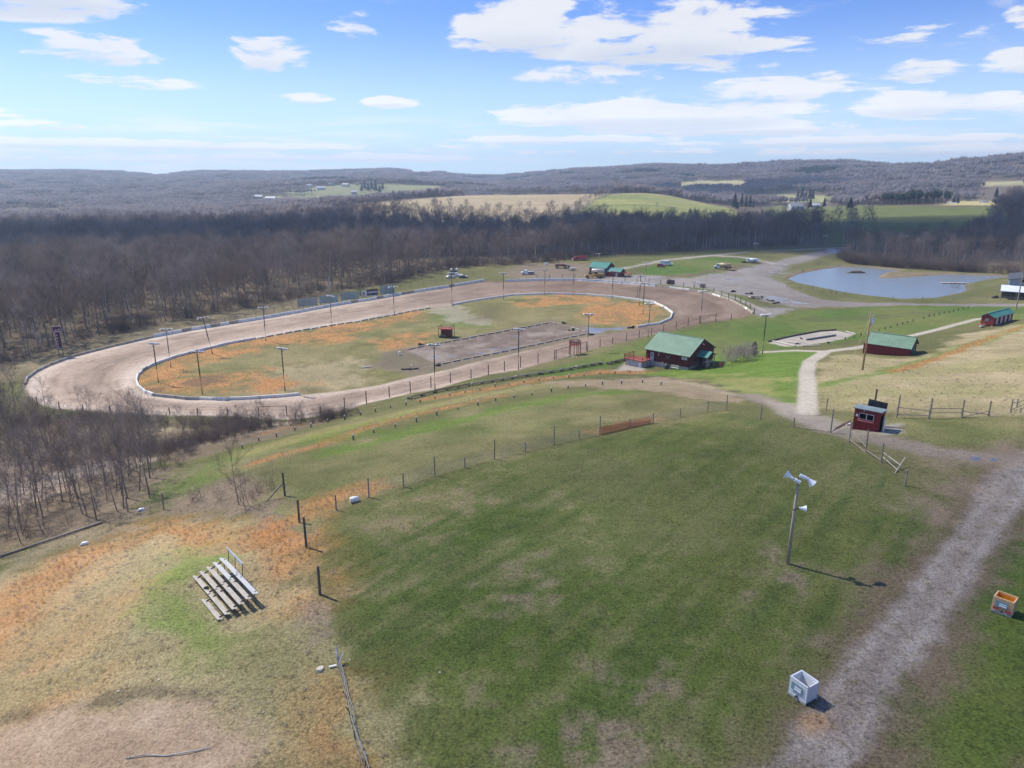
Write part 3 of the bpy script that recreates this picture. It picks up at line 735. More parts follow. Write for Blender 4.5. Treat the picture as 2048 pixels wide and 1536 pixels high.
for q in ([(1938,915),(1950,912),(1962,915),(1960,922),(1945,923)], [(1978,918),(1988,916),(1995,920),(1985,924)]):
    g = sstep(-.12, .12, inside(P(*q), X, Y)); WET = np.maximum(WET, g); lay(g, (.12, .10, .085), 1, 0)
g = stroke([(1536,592),(1570,598),(1600,606)], 1.6, .6, .3); WET = np.maximum(WET, g); lay(g, (.3, .3, .3), .6)
# far fields beyond the wood
FIELDS = {'tan': [(722,414),(760,405),(830,399),(900,394),(990,389),(1190,387),(1205,392),(1180,402),(1150,424),(1120,446),(900,446),(760,446),(700,424)],
          'green': [(1200,396),(1222,390),(1250,387),(1300,387),(1345,393),(1390,403),(1430,411),(1470,418),(1470,450),(1120,450),(1150,424)],
          'pasture': [(1540,446),(1530,414),(1640,409),(1760,412),(1900,414),(2010,412),(2040,440),(2060,480),(1690,492),(1640,470)]}
fld = {k: np.array([at_z(np.array(float(a)), np.array(float(b)), np.array(float(z)))[:2] for (a, b), z in zip(v, [0] * 99)]) for k, v in FIELDS.items()}
for k, v in FIELDS.items(): fld[k] = P(*v)
m = area(fld['tan'], 6, 4); lay(m, (.37, .29, .175), 1, .4); lay(m * np.clip(.5 + fbm(X, Y * 3, 90, 3, 41), 0, 1), (.45, .37, .23), .6); lay(m * sstep(.15, .5, fbm(X * .4, Y * 3, 60, 3, 42)), (.33, .30, .13), .6)
m = area(fld['green'], 6, 4); lay(m, (.27, .275, .085), 1, .4); lay(m * sstep(.0, .4, fbm(X * .5, Y * 3, 80, 3, 43)), (.155, .205, .055), .7); lay(m * sstep(.1, .4, fbm(X * .5, Y * 3, 70, 3, 44)), (.40, .35, .15), .6)
m = area(fld['pasture'], 8, 5); lay(m, (.135, .155, .05), 1, .4); lay(m * np.clip(.5 + N4 * 1.6, 0, 1), (.19, .18, .075), .6)
VILLAGE = [(560,381),(640,372),(760,368),(860,372),(880,388),(760,396),(600,396)]
HILLFIELDS = [([(1350,366),(1400,361),(1480,361),(1500,364),(1490,372),(1360,374)], (.42, .38, .18)), ([(1880,404),(1900,402),(2010,402),(2010,411),(1880,411)], (.44, .38, .17)), ([(0,419),(60,417),(140,422),(140,430),(0,428)], (.40, .38, .17)),
              ([(505,393),(560,391),(565,397),(510,399)], (.28, .34, .11)), ([(820,345),(880,348),(860,351),(815,349)], (.42, .40, .33)), ([(930,357),(970,357),(970,360),(932,361)], (.40, .36, .24)), ([(1960,363),(2060,363),(2060,373),(1970,373)], (.36, .33, .17)), ([(1480,392),(1560,388),(1660,392),(1660,404),(1480,404)], (.33, .34, .13)), ([(780,372),(880,372),(880,384),(790,384)], (.34, .36, .15))]
hf = []
for q, c in HILLFIELDS:
    poly = P(*q); hf.append(poly); lay(area(poly, 8, 5, N4), c, 1, .3)
vil = P(*VILLAGE); lay(area(vil, 20, 12, N4), (.22, .20, .12), .8); lay(area(vil, 10, 30, N2), (.27, .30, .12), .5)
lay(stroke([(1856,326),(1860,340),(1868,362)], 16, 6, 3), (.36, .30, .2), .8)
KIND[(KIND == 0) & (DD > 640)] = 6

# everything gets a little natural unevenness of colour
C *= (1 + .16 * N3 + .10 * N2 + .07 * N1)[:, None]
C = np.clip(C, .01, .75)

gm = bpy.data.materials.new('soil_and_grass'); gm.use_nodes = True
t = NT(gm.node_tree); p = t.n['Principled BSDF']
ca = t.node('ShaderNodeAttribute', attribute_name='cover'); aux = t.node('ShaderNodeAttribute', attribute_name='aux')
asep = t.node('ShaderNodeSeparateColor'); t.link(aux.outputs['Color'], asep.inputs[0])
grain, wet = asep.outputs[0], asep.outputs[1]
oc = t.node('ShaderNodeTexCoord').outputs['Object']
f1 = t.noise(oc, 5.5, 6, 0.72); f2 = t.noise(oc, 1.7, 4, 0.6); f3 = t.noise(oc, 21.0, 3, 0.7); f4 = t.noise(oc, .55, 4, .6)
amp = t.math('ADD', 0.8, t.math('MULTIPLY', grain, 2.5))
v = t.math('ADD', 1.0, t.math('MULTIPLY', amp, t.math('SUBTRACT', f1, 0.5)))
v = t.math('ADD', v, t.math('MULTIPLY', t.math('MULTIPLY', amp, 0.75), t.math('SUBTRACT', f3, 0.5)))
v = t.math('ADD', v, t.math('MULTIPLY', 1.05, t.math('SUBTRACT', f2, 0.5)))
vv = t.node('ShaderNodeCombineXYZ')
for i in range(3): t.link(v, vv.inputs[i])
base = t.mix(1.0, ca.outputs['Color'], vv.outputs[0], 'MULTIPLY')
straw = t.mix(t.math('MULTIPLY', t.math('MULTIPLY', t.ramp(f1, .56, .74), t.ramp(f4, .38, .62)), t.math('MULTIPLY', grain, .30)), base, (.36, .30, .15))
gr2 = t.mix(t.math('MULTIPLY', t.ramp(f2, .52, .72), t.math('MULTIPLY', grain, .30)), straw, (.055, .085, .02))
t.link(gr2, p.inputs['Base Color'])
t.link(t.math('SUBTRACT', 0.95, t.math('MULTIPLY', wet, 0.89)), p.inputs['Roughness'])
t.link(t.math('ADD', 0.12, t.math('MULTIPLY', wet, 0.5)), p.inputs['Specular IOR Level'])
bn = t.node('ShaderNodeBump'); bn.inputs['Distance'].default_value = 0.16
hgt = t.math('ADD', t.math('MULTIPLY', f1, 1.0), t.math('MULTIPLY', f3, .35))
t.link(hgt, bn.inputs['Height'])
t.link(t.math('MULTIPLY', t.math('SUBTRACT', 1.0, wet), t.math('ADD', .18, t.math('MULTIPLY', grain, .72))), bn.inputs['Strength'])
t.link(bn.outputs[0], p.inputs['Normal'])

ny, nx = XX.shape
cx_ = (XX[:-1, :-1] + XX[1:, 1:]) / 2; cy_ = (YY[:-1, :-1] + YY[1:, 1:]) / 2
keep = np.abs(cx_) < np.maximum(cy_, 0) * 0.98 + 60
ii, jj = np.meshgrid(np.arange(nx - 1), np.arange(ny - 1))
q0 = jj * nx + ii
quads = np.stack([q0, q0 + 1, q0 + nx + 1, q0 + nx], -1)
KG = KIND.reshape(ny, nx); kq = KG[:-1, :-1]
V3 = np.stack([X, Y, ZZ.ravel()], -1)
NAMES = {0: ('ground', 'mown and rough winter grass covering the hillside, banks and infield'), 1: ('race_track', 'oval dirt race track with brown tyre grooves'), 2: ('gravel_road', 'pale gravel road with bare brown verges at the right'),
         3: ('driveway', 'narrow concrete driveway curving up past the sheds'), 4: ('dirt_path', 'worn dirt path passing the ticket booth'), 5: ('pit_lot', 'grey puddled gravel pit lot and its lanes behind the track'), 6: ('hills', 'rolling far country with fields and wooded ridges')}
for k, (nm, lb) in NAMES.items():
    fq = quads[keep & (kq == k)]
    if len(fq) == 0: continue
    used, inv = np.unique(fq.ravel(), return_inverse=True)
    me = bpy.data.meshes.new(nm)
    me.vertices.add(len(used)); me.vertices.foreach_set('co', V3[used].ravel())
    me.loops.add(len(fq) * 4); me.loops.foreach_set('vertex_index', inv.astype(np.int32))
    me.polygons.add(len(fq)); me.polygons.foreach_set('loop_start', np.arange(0, len(fq) * 4, 4, dtype=np.int32))
    me.update(calc_edges=True)
    me.polygons.foreach_set('use_smooth', np.ones(len(fq), bool))
    a_ = me.attributes.new('cover', 'FLOAT_COLOR', 'POINT')
    a_.data.foreach_set('color', np.concatenate([C[used], np.ones((len(used), 1))], 1).astype(np.float32).ravel())
    a_ = me.attributes.new('aux', 'FLOAT_COLOR', 'POINT')
    a_.data.foreach_set('color', np.stack([GRAIN[used], WET[used], 0 * WET[used], 0 * WET[used] + 1], -1).astype(np.float32).ravel())
    tag(link(nm, me, gm), lb, None, None, 'structure')

# pond water
wm = bpy.data.materials.new('pond_water'); wm.use_nodes = True
t = NT(wm.node_tree); p = t.n['Principled BSDF']
p.inputs['Base Color'].default_value = (.20, .24, .265, 1); p.inputs['Roughness'].default_value = .26; p.inputs['Specular IOR Level'].default_value = 1.0
bn = t.node('ShaderNodeBump'); bn.inputs['Strength'].default_value = .8; bn.inputs['Distance'].default_value = .14
oc = t.node('ShaderNodeTexCoord').outputs['Object']
t.link(t.noise(oc, 1.4, 4, .6), bn.inputs['Height']); t.link(bn.outputs[0], p.inputs['Normal'])
mb = MB()
lo, hi = POND.min(0) - 1.5, POND.max(0) + 1.5
gx, gy = np.linspace(lo[0], hi[0], 90), np.linspace(lo[1], hi[1], 90)
MX, MY = np.meshgrid(gx, gy)
ok = inside(POND, MX, MY) > -2.2
vid = {}
for j in range(89):
    for i in range(89):
        if ok[j, i] or ok[j + 1, i] or ok[j, i + 1] or ok[j + 1, i + 1]:
            f_ = []
            for a, b in ((j, i), (j, i + 1), (j + 1, i + 1), (j + 1, i)):
                if (a, b) not in vid: vid[(a, b)] = len(mb.v); mb.v.append((gx[b], gy[a], WATER))
                f_.append(vid[(a, b)])
            mb.f.append(tuple(f_))
tag(mb.build('pond_water', wm), 'still pond reflecting the sky below the bare wood', None, None, 'structure')
# ------------------------------------------------------------------ bare winter trees
BARK = material('bark', (.25, .215, .185), .9, .35, 1.2, spec=.1)
BARK_PALE = material('pale_bark', (.50, .46, .41), .9, .3, 1.2, spec=.1, tint=.2)
TWIG = material('twigs', (.205, .158, .138), .95, .2, .35, spec=.05, thin=.3, tint=.38)
TWIG_GREY = material('grey_twigs', (.205, .172, .158), .95, .2, .35, spec=.05, thin=.3, tint=.38)
NEEDLE = material('needles', (.028, .050, .030), .9, .4, .8, spec=.1)
BRIAR = material('briars', (.20, .14, .105), .95, .3, .6, spec=.05, tint=.3)


class TreeMesh:
    def __init__(self, rng): self.rng = rng; self.v = []; self.f = []
    def tube(self, pts, r0, r1, n=4):
        b = len(self.v); m_ = len(pts)
        for i, p_ in enumerate(pts):
            d = (pts[min(i + 1, m_ - 1)] - pts[max(i - 1, 0)]); d = d / (np.linalg.norm(d) + 1e-9)
            a = np.cross(d, (0.31, 0.87, 0.2)); a /= np.linalg.norm(a) + 1e-9; c = np.cross(d, a)
            r_ = r0 + (r1 - r0) * i / (m_ - 1)
            for k in range(n):
                q = 2 * math.pi * k / n
                self.v.append(tuple(p_ + (a * math.cos(q) + c * math.sin(q)) * r_))
        for i in range(m_ - 1):
            for k in range(n):
                self.f.append((b + i * n + k, b + i * n + (k + 1) % n, b + (i + 1) * n + (k + 1) % n, b + (i + 1) * n + k))
    def ribbon(self, p_, d, L, wd):
        r_ = self.rng
        s_ = np.cross(d, r_.normal(size=3)); s_ /= np.linalg.norm(s_) + 1e-9
        e = p_ + d * L * .55 + r_.normal(size=3) * L * .06
        g = p_ + d * L + r_.normal(size=3) * L * .12 + np.array([0, 0, .06 * L])
        b = len(self.v)
        for q, h in ((p_, wd), (e, wd * .75), (g, wd * .25)):
            self.v.append(tuple(q - s_ * h / 2)); self.v.append(tuple(q + s_ * h / 2))
        self.f += [(b, b + 1, b + 3, b + 2), (b + 2, b + 3, b + 5, b + 4)]
        return e, g
    def mesh(self, name):
        me = bpy.data.meshes.new(name); me.from_pydata(self.v, [], self.f); me.update(); return me


def limb_path(rng, p_, d, L, n=4, curve=.25, up=.2):
    pts = [np.array(p_)]; d = np.array(d) / np.linalg.norm(d)
    for i in range(n):
        d = d + rng.normal(size=3) * curve * .4 + np.array([0, 0, up / n]); d /= np.linalg.norm(d)
        pts.append(pts[-1] + d * L / n)
    return pts


def bare_tree(name, seed, h, spread, first, twigs, tw=.035, r=.17, nl=9, lean=.03, stems=1):
    """trunk mesh and crown mesh of a leafless tree"""
    rng = np.random.default_rng(seed)
    T_, K = TreeMesh(rng), TreeMesh(rng)
    tips = []
    for s_ in range(stems):
        b = np.array([0, 0, -.4]) if stems == 1 else np.array([rng.normal() * .25, rng.normal() * .25, -.3])
        ln = lean if stems == 1 else .22
        d = np.array([rng.normal() * ln, rng.normal() * ln, 1.0])
        hh = h * (1 if stems == 1 else rng.uniform(.75, 1.0))
        tr = limb_path(rng, b, d, hh * .82, 7, .07, .05)
        T_.tube(tr, r, r * .22, 6)
        for k in range(nl):
            f_ = first + (1 - first) * (k + rng.uniform(0, .9)) / nl
            i = min(int(f_ * 7), 6); u_ = f_ * 7 - i
            p0 = tr[i] * (1 - u_) + tr[i + 1] * u_
            a = k * 2.4 + rng.uniform(-.5, .5)
            g_ = (f_ - first) / (1 - first); L = spread * (.62 + .62 * math.sin(math.pi * min(1, .18 + .72 * g_))) * rng.uniform(.75, 1.15) * (1 - .25 * g_)
            up = rng.uniform(.35, .85) + .5 * g_
            lp = limb_path(rng, p0, (math.cos(a), math.sin(a), up), L, 4, .3, .35)
            rl = r * .42 * (1.1 - .6 * f_)
            K.tube(lp, rl, rl * .25, 4)
            for m_ in range(5):
                i2 = min(1 + m_ * 3 // 4, 3); d2 = lp[i2 + 1] - lp[i2]; d2 /= np.linalg.norm(d2)
                d3 = d2 + rng.normal(size=3) * .55 + np.array([0, 0, .2])
                sp_ = limb_path(rng, lp[i2] + (lp[i2 + 1] - lp[i2]) * rng.uniform(0, 1), d3, L * rng.uniform(.35, .6), 3, .35, .3)
                K.tube(sp_, rl * .35, rl * .1, 3)
                tips += [(q, sp_[-1] - sp_[0]) for q in sp_[1:]]
            tips += [(q, lp[-1] - lp[0]) for q in lp[2:]]
        tips += [(q, np.array([0, 0, 1.])) for q in tr[5:]]
    for k in range(twigs):
        q, d = tips[rng.integers(len(tips))]
        d = d / (np.linalg.norm(d) + 1e-9) + rng.normal(size=3) * .62 + np.array([0, 0, .25]); d /= np.linalg.norm(d)
        L = rng.uniform(.6, 1.7) * h / 17
        e, g = K.ribbon(q + rng.normal(size=3) * .12, d, L, tw * rng.uniform(.7, 1.3))
        for z_ in range(2):
            d4 = d + rng.normal(size=3) * .7; d4 /= np.linalg.norm(d4)
            K.ribbon(e if z_ else (e + g) / 2, d4, L * .6, tw * .6)
    return T_.mesh(name + '_trunk'), K.mesh(name + '_crown')


def conifer(name, seed, h, wd, n=900):
    rng = np.random.default_rng(seed)
    T_, K = TreeMesh(rng), TreeMesh(rng)
    T_.tube([np.array([0, 0, -.3]), np.array([0, 0, h * .5]), np.array([0, 0, h * .97])], .22, .03, 6)
    for k in range(n):
        f_ = rng.uniform(.08, 1) ** .8; z = h * f_
        rad = wd * (1 - f_) ** .8 * rng.uniform(.45, 1.05) + .1; a = rng.uniform(0, 6.283)
        p_ = np.array([math.cos(a) * rad * .35, math.sin(a) * rad * .35, z])
        d = np.array([math.cos(a), math.sin(a), -.25 + rng.normal() * .2]); d /= np.linalg.norm(d)
        K.ribbon(p_, d, rad * .75 + .3, .55 * h / 14 * rng.uniform(.6, 1.3))
    return T_.mesh(name + '_trunk'), K.mesh(name + '_crown')


# proportions of the kinds seen: tall wood trees, spreading edge trees, slender young trees, bushes
WOODK = [bare_tree('a', 11, 18, 5.0, .36, 720, .045, .18, 12), bare_tree('b', 12, 20, 5.0, .42, 720, .045, .19, 12), bare_tree('c', 13, 16.5, 5.4, .30, 740, .045, .17, 12),
         bare_tree('d', 14, 19, 4.8, .38, 680, .045, .16, 12), bare_tree('e', 15, 15, 4.4, .26, 620, .045, .13, 11), bare_tree('f', 16, 18, 6.4, .26, 860, .045, .23, 13)]
YOUNGK = [bare_tree('g', 21, 9.5, 2.3, .34, 300, .020, .075, 9, .06), bare_tree('h', 22, 8.2, 2.2, .28, 300, .020, .065, 9, .07), bare_tree('i', 23, 10.5, 2.6, .38, 330, .020, .085, 10, .05),
          bare_tree('j', 24, 7.0, 2.0, .25, 260, .020, .055, 8, .09), bare_tree('k', 25, 8.0, 2.0, .25, 300, .018, .05, 6, .1, 3)]
BUSHK = [bare_tree('l', 31, 2.6, 1.3, .12, 210, .016, .022, 4, .2, 6), bare_tree('m', 32, 2.1, 1.2, .10, 200, .016, .02, 4, .2, 7), bare_tree('n', 33, 3.4, 1.6, .12, 240, .018, .026, 5, .2, 6)]
CONK = [conifer('o', 41, 14, 3.2), conifer('q', 42, 17, 3.6), conifer('r', 43, 11, 3.6)]


def tone(pair, bark, twig):
    pair[0].materials.append(bark); pair[1].materials.append(twig)


for i, k in enumerate(WOODK): tone(k, BARK_PALE if i in (1, 3) else BARK, TWIG_GREY if i in (1, 2) else TWIG)
for i, k in enumerate(YOUNGK): tone(k, BARK, TWIG_GREY if i % 2 else TWIG)
for k in BUSHK: tone(k, BRIAR, TWIG)
for k in CONK: tone(k, BARK, NEEDLE)


def plant(pair, name, crown, x, y, s, rz, label, cat, group, z=None, tilt=0.0):
    e = empty(name, (x, y, float(gz(x, y)) if z is None else z), rz, label, cat, group)
    e.scale = (s, s, s)
    if tilt: e.rotation_euler = (tilt, tilt * .6, rz)
    link('trunk' if crown != 'twigs' else 'stems', pair[0], None, e); link(crown, pair[1], None, e)
    return e


def scatter(poly, spacing, rng, jitter=.42, dens=None):
    lo, hi = poly.min(0), poly.max(0)
    gx_, gy_ = np.meshgrid(np.arange(lo[0], hi[0], spacing), np.arange(lo[1], hi[1], spacing))
    gx_ = gx_ + ((np.arange(gx_.shape[0]) % 2) * .5 * spacing)[:, None]
    x = gx_.ravel() + rng.uniform(-jitter, jitter, gx_.size) * spacing; y = gy_.ravel() + rng.uniform(-jitter, jitter, gx_.size) * spacing
    ok = inside(poly, x, y) > 0
    return np.stack([x[ok], y[ok]], -1)


rng = np.random.default_rng(5)

pts = []   # x, y, kind list, index, scale, apparent size, tag
def addpts(q, kinds, lo, hi, tagname, hbase):
    for (x, y) in q:
        i = int(rng.integers(len(kinds))); s = rng.uniform(lo, hi) * (1 + (.22 * float(fbm(x, y, 70, 2, 66)) if tagname == 'wood' else 0))
        pts.append([x, y, tagname, i, s, hbase * s / math.hypot(x, y)])
q = scatter(W1, 6.6, rng); d_ = np.hypot(q[:, 0], q[:, 1]); q = q[(d_ < 470) & (q[:, 0] > -q[:, 1] * .85 - 15)]; addpts(q, WOODK, .62, 1.14, 'wood', 18)
q = scatter(W1, 9.4, rng); d_ = np.hypot(q[:, 0], q[:, 1]); q = q[(d_ >= 470) & (q[:, 0] > -q[:, 1] * .85 - 15)]; addpts(q, WOODK, .66, 1.22, 'wood', 18)
q = scatter(W2, 7.6, rng); q = q[q[:, 0] < q[:, 1] * .85]; addpts(q, WOODK, .42, .82, 'wood', 18)
q = scatter(W4, 14, rng); addpts(q, WOODK, .6, .95, 'wood', 18)
q = scatter(W5, 8, rng); q = q[q[:, 0] < q[:, 1] * .85]; addpts(q, WOODK, .7, 1.1, 'wood', 18)
q = scatter(W3, 3.0, rng); q = q[(q[:, 0] > -q[:, 1] * .9 - 4)]
s3 = along(P([-300, 1040][0:0] or (0, 985), (130, 950), (260, 925), (330, 905)), q[:, 0], q[:, 1]); q = q[(s3 > 4.5) | (rng.random(len(q)) < .12)]
addpts(q, YOUNGK, .75, 1.3, 'young', 9)
for k in range(46):
    bq = P((300,872),(380,868),(470,866),(560,852),(640,842)) if k == 0 else bq; f_ = rng.uniform(0, 3.99); i = int(f_); u_ = f_ - i; p_ = bq[i] * (1 - u_) + bq[i + 1] * u_ + rng.normal(size=2) * (3.4 - .5 * f_); pts.append([p_[0], p_[1], 'young', int(rng.integers(len(YOUNGK))), rng.uniform(.35, .62), .04])
# lone saplings standing on the bank in front of the west turn, and thicket along the bank
for (px, py, s) in [(175,828,.62),(180,826,.75),(165,822,.6),(222,826,.62),(202,826,.45),(90,812,.7),(60,800,.8),(30,790,.9),(110,822,.55),(478,1010,.85),(492,1012,.7)]:
    p_ = spot(px, py); pts.append([p_.x, p_.y, 'young', int(rng.integers(len(YOUNGK))), s, .2])
# hedgerow and lone trees far out between the fields
hedge = P((1150,428),(1165,412),(1190,398),(1210,390))
for k in range(46):
    f_ = rng.uniform(0, 3); i = int(f_); u_ = f_ - i; p_ = hedge[i] * (1 - u_) + hedge[i + 1] * u_ + rng.normal(size=2) * 5
    pts.append([p_[0], p_[1], 'wood', int(rng.integers(6)), rng.uniform(.35, .65), .006])
for (px, d0, s) in [(1234,1300,1.5),(1225,1300,1.1),(1245,1310,1.0),(1252,1300,.8),(1215,1310,.8)]: pts.append([(px - CX) / 1480. * d0, d0, 'wood', 5, s, .012])
crest = pd((1000,1290),(1060,1300),(1130,1300),(1200,1300),(1260,1320))
for k in range(60):
    f_ = rng.uniform(0, 4); i = min(int(f_), 3); u_ = f_ - i; p_ = crest[i] * (1 - u_) + crest[i + 1] * u_ + rng.normal(size=2) * 14
    pts.append([p_[0], p_[1], 'wood', int(rng.integers(6)), rng.uniform(.5, .9), .006])
for (px, d0, s) in [(1272,880,.5),(1318,900,.55),(1105,870,.7),(880,830,.9),(900,840,1.0),(930,835,.85),(870,850,.9),(1000,850,.7),(1040,860,.7),(1060,850,.75),(745,830,.9)]: pts.append([(px - CX) / 1480. * d0, d0, 'wood', int(rng.integers(6)), s, .01])

pts.sort(key=lambda r_: -r_[5] if abs(r_[0]) < r_[1] * .74 else 1)
N_YOUNG, N_WOOD = 150, 145
LAB = {'young': ('slender bare sapling in the brushy thicket below the track bank', 'tree', 'young bare trees in the thicket', YOUNGK),
       'wood': ('tall bare grey-brown tree in the dense wood behind the track', 'tree', 'bare trees of the wood', WOODK)}
front = along(P(*BASE1), np.array([r_[0] for r_ in pts]), np.array([r_[1] for r_ in pts]))
front2 = along(P(*BASE2), np.array([r_[0] for r_ in pts]), np.array([r_[1] for r_ in pts]))
cnt = {'young': 0, 'wood': 0}; rest = []
for k, r_ in enumerate(pts):
    lim = N_YOUNG if r_[2] == 'young' else N_WOOD
    inview = abs(r_[0]) < r_[1] * .74
    near_edge = r_[2] == 'young' or front[k] < 9 or front2[k] < 8
    if cnt[r_[2]] < lim and inview and near_edge:
        cnt[r_[2]] += 1
        lb, ct, gp, kinds = LAB[r_[2]]
        plant(kinds[r_[3]], 'bare_tree' if r_[2] == 'wood' else 'bare_sapling', 'crown', r_[0], r_[1], r_[4], rng.uniform(0, 6.28), lb, ct, gp, None, rng.normal() * .03)
    else: rest.append(r_)


def merged(pair, name):
    """one mesh holding trunk and crown, for the mass of the wood"""
    o = []
    vs = []; fs = []; mi_ = []
    for s_, me in enumerate(pair):
        b = len(vs); vs += [tuple(v_.co) for v_ in me.vertices]
        for pl in me.polygons: fs.append(tuple(i + b for i in pl.vertices)); mi_.append(s_)
    me = bpy.data.meshes.new(name); me.from_pydata(vs, [], fs); me.update()
    for m_ in pair: me.materials.append(m_.materials[0])
    me.polygons.foreach_set('material_index', mi_)
    return me


def mass(name, meshes, pos, idx, scl, rot, label, kind='stuff'):
    """one object that shows many plants of a mass (geometry nodes over a cloud of points)"""
    src = bpy.data.collections.new(name + '_kinds')
    for k, me in enumerate(meshes):
        o = bpy.data.objects.new(name + '_kind_%02d' % k, me); src.objects.link(o)
    me = bpy.data.meshes.new(name); n = len(pos)
    me.vertices.add(n); me.vertices.foreach_set('co', np.asarray(pos, np.float32).ravel())
    for nm, ty, val in (('idx', 'INT', np.asarray(idx, np.int32)), ('scl', 'FLOAT', np.asarray(scl, np.float32)), ('rot', 'FLOAT', np.asarray(rot, np.float32))):
        a_ = me.attributes.new(nm, ty, 'POINT'); a_.data.foreach_set('value', val)
    me.update()
    o = link(name, me); tag(o, label, None, None, kind)
    g = bpy.data.node_groups.new(name + '_spread', 'GeometryNodeTree')
    g.interface.new_socket('Geometry', in_out='INPUT', socket_type='NodeSocketGeometry'); g.interface.new_socket('Geometry', in_out='OUTPUT', socket_type='NodeSocketGeometry')
    gi, go = g.nodes.new('NodeGroupInput'), g.nodes.new('NodeGroupOutput')
    iop = g.nodes.new('GeometryNodeInstanceOnPoints'); ci = g.nodes.new('GeometryNodeCollectionInfo')
    ci.inputs['Collection'].default_value = src; ci.inputs['Separate Children'].default_value = True; ci.inputs['Reset Children'].default_value = True
    def attr(nm, ty):
        a_ = g.nodes.new('GeometryNodeInputNamedAttribute'); a_.data_type = ty; a_.inputs[0].default_value = nm; return a_.outputs[0]
    cr = g.nodes.new('ShaderNodeCombineXYZ')
    g.links.new(attr('rot', 'FLOAT'), cr.inputs[2])
    g.links.new(gi.outputs[0], iop.inputs['Points']); g.links.new(ci.outputs[0], iop.inputs['Instance'])
    iop.inputs['Pick Instance'].default_value = True
    g.links.new(attr('idx', 'INT'), iop.inputs['Instance Index']); g.links.new(cr.outputs[0], iop.inputs['Rotation']); g.links.new(attr('scl', 'FLOAT'), iop.inputs['Scale'])
    g.links.new(iop.outputs[0], go.inputs[0])
    md = o.modifiers.new('spread', 'NODES'); md.node_group = g
    return o


def zs_of(a): return gz(np.array([r_[0] for r_ in a]), np.array([r_[1] for r_ in a]))


wood_rest = [r_ for r_ in rest if r_[2] == 'wood']; young_rest = [r_ for r_ in rest if r_[2] == 'young']
for nm, rs, kinds, lb in (('woods', wood_rest, WOODK, 'mass of bare grey-brown winter woodland filling the valley behind the track'), ('thicket', young_rest, YOUNGK, 'mass of thin bare saplings filling the hollow')):
    mass(nm, [merged(k, nm + '_tree_%d' % i) for i, k in enumerate(kinds)], [(r_[0], r_[1], z) for r_, z in zip(rs, zs_of(rs))], [r_[3] for r_ in rs], [r_[4] for r_ in rs], rng.uniform(0, 6.28, len(rs)), lb)

FARW = material('far_wood', (.33, .275, .262), .95, .25, .03, col2=(.42, .36, .335), spec=.03, tint=.2, thin=.5)
# far forest: patches of crowns on every slope that is not a field
def patch(seed, n, size, hh, tw, per, mat_=None):
    r_ = np.random.default_rng(seed); K = TreeMesh(r_)
    for k in range(n):
        c = np.array([r_.uniform(-size, size), r_.uniform(-size, size), 0]); h = hh * r_.uniform(.75, 1.15); rad = h * .27
        K.tube([c, c + (0, 0, h * .6)], .22, .1, 3)
        b0_ = len(K.v); nr, nl_ = 7, 4
        for a_ in range(nl_ + 1):
            ph = math.pi * a_ / nl_ * .82
            for b_ in range(nr):
                q_ = 2 * math.pi * b_ / nr + a_ * .4; k_ = r_.uniform(.4, .66)
                K.v.append((c[0] + math.sin(ph) * math.cos(q_) * rad * k_, c[1] + math.sin(ph) * math.sin(q_) * rad * k_, h * .62 + math.cos(ph) * h * .33 * k_))
        for a_ in range(nl_):
            for b_ in range(nr): K.f.append((b0_ + a_ * nr + b_, b0_ + a_ * nr + (b_ + 1) % nr, b0_ + (a_ + 1) * nr + (b_ + 1) % nr, b0_ + (a_ + 1) * nr + b_))
        for j in range(per):
            d = r_.normal(size=3); d[2] = abs(d[2]) - .35; d /= np.linalg.norm(d); q = c + np.array([0, 0, h * .68]) + d * np.array([rad, rad, h * .3]) * r_.uniform(.55, 1)
            e = np.cross(d, r_.normal(size=3)) + np.array([0, 0, .5]); e /= np.linalg.norm(e)
            s_ = np.cross(d, e); s_ /= np.linalg.norm(s_) + 1e-9
            L = r_.uniform(1.0, 2.6); b_ = len(K.v)
            for q2, w2 in ((q, tw), (q + e * L, tw * .5)):
                K.v.append(tuple(q2 - s_ * w2)); K.v.append(tuple(q2 + s_ * w2))
            K.f.append((b_, b_ + 1, b_ + 3, b_ + 2))
    me = K.mesh('patch_%d' % seed); me.polygons.foreach_set('use_smooth', [True] * len(me.polygons)); me.materials.append(mat_ or FARW); return me


FARP = [patch(51, 34, 20, 14, .12, 66), patch(52, 34, 20, 15, .12, 66), patch(53, 32, 20, 13, .12, 66), patch(54, 34, 20, 16, .12, 66), patch(55, 30, 20, 16, .12, 66, NEEDLE)]
allq = []
yy_ = 640.0
while yy_ < 5600:
    st = 33 + yy_ * .004
    xs = np.arange(-.80 * yy_ - 60, .80 * yy_ + 60, st)
    allq.append(np.stack([xs + rng.uniform(-.4, .4, len(xs)) * st, np.full(len(xs), yy_) + rng.uniform(-.4, .4, len(xs)) * st], -1)); yy_ += st
q = np.concatenate(allq)
ok = np.ones(len(q), bool)
for poly in list(fld.values()): ok &= inside(poly, q[:, 0], q[:, 1]) < -12
for poly in hf:
    for sh_ in (0, 45, 90): ok &= inside(poly, q[:, 0] * (1 + sh_ / q[:, 1]), q[:, 1] + sh_) < -10
ok &= inside(W1, q[:, 0], q[:, 1]) < -10; ok &= inside(W5, q[:, 0], q[:, 1]) < -5
pxq = CX + 1480 * q[:, 0] / q[:, 1]; dq = np.hypot(q[:, 0], q[:, 1])
ok &= ~((dq < 860) & (pxq > 640)); ok &= ~((pxq > 690) & (pxq < 1560) & (dq < 1270)); ok &= ~((pxq >= 1500) & (pxq < 2040) & (dq < 800))
for sh_ in (0, 90, 180): ok &= ~((inside(vil, q[:, 0] * (1 + sh_ / q[:, 1]), q[:, 1] + sh_) > -5) & (rng.random(len(q)) < .72))
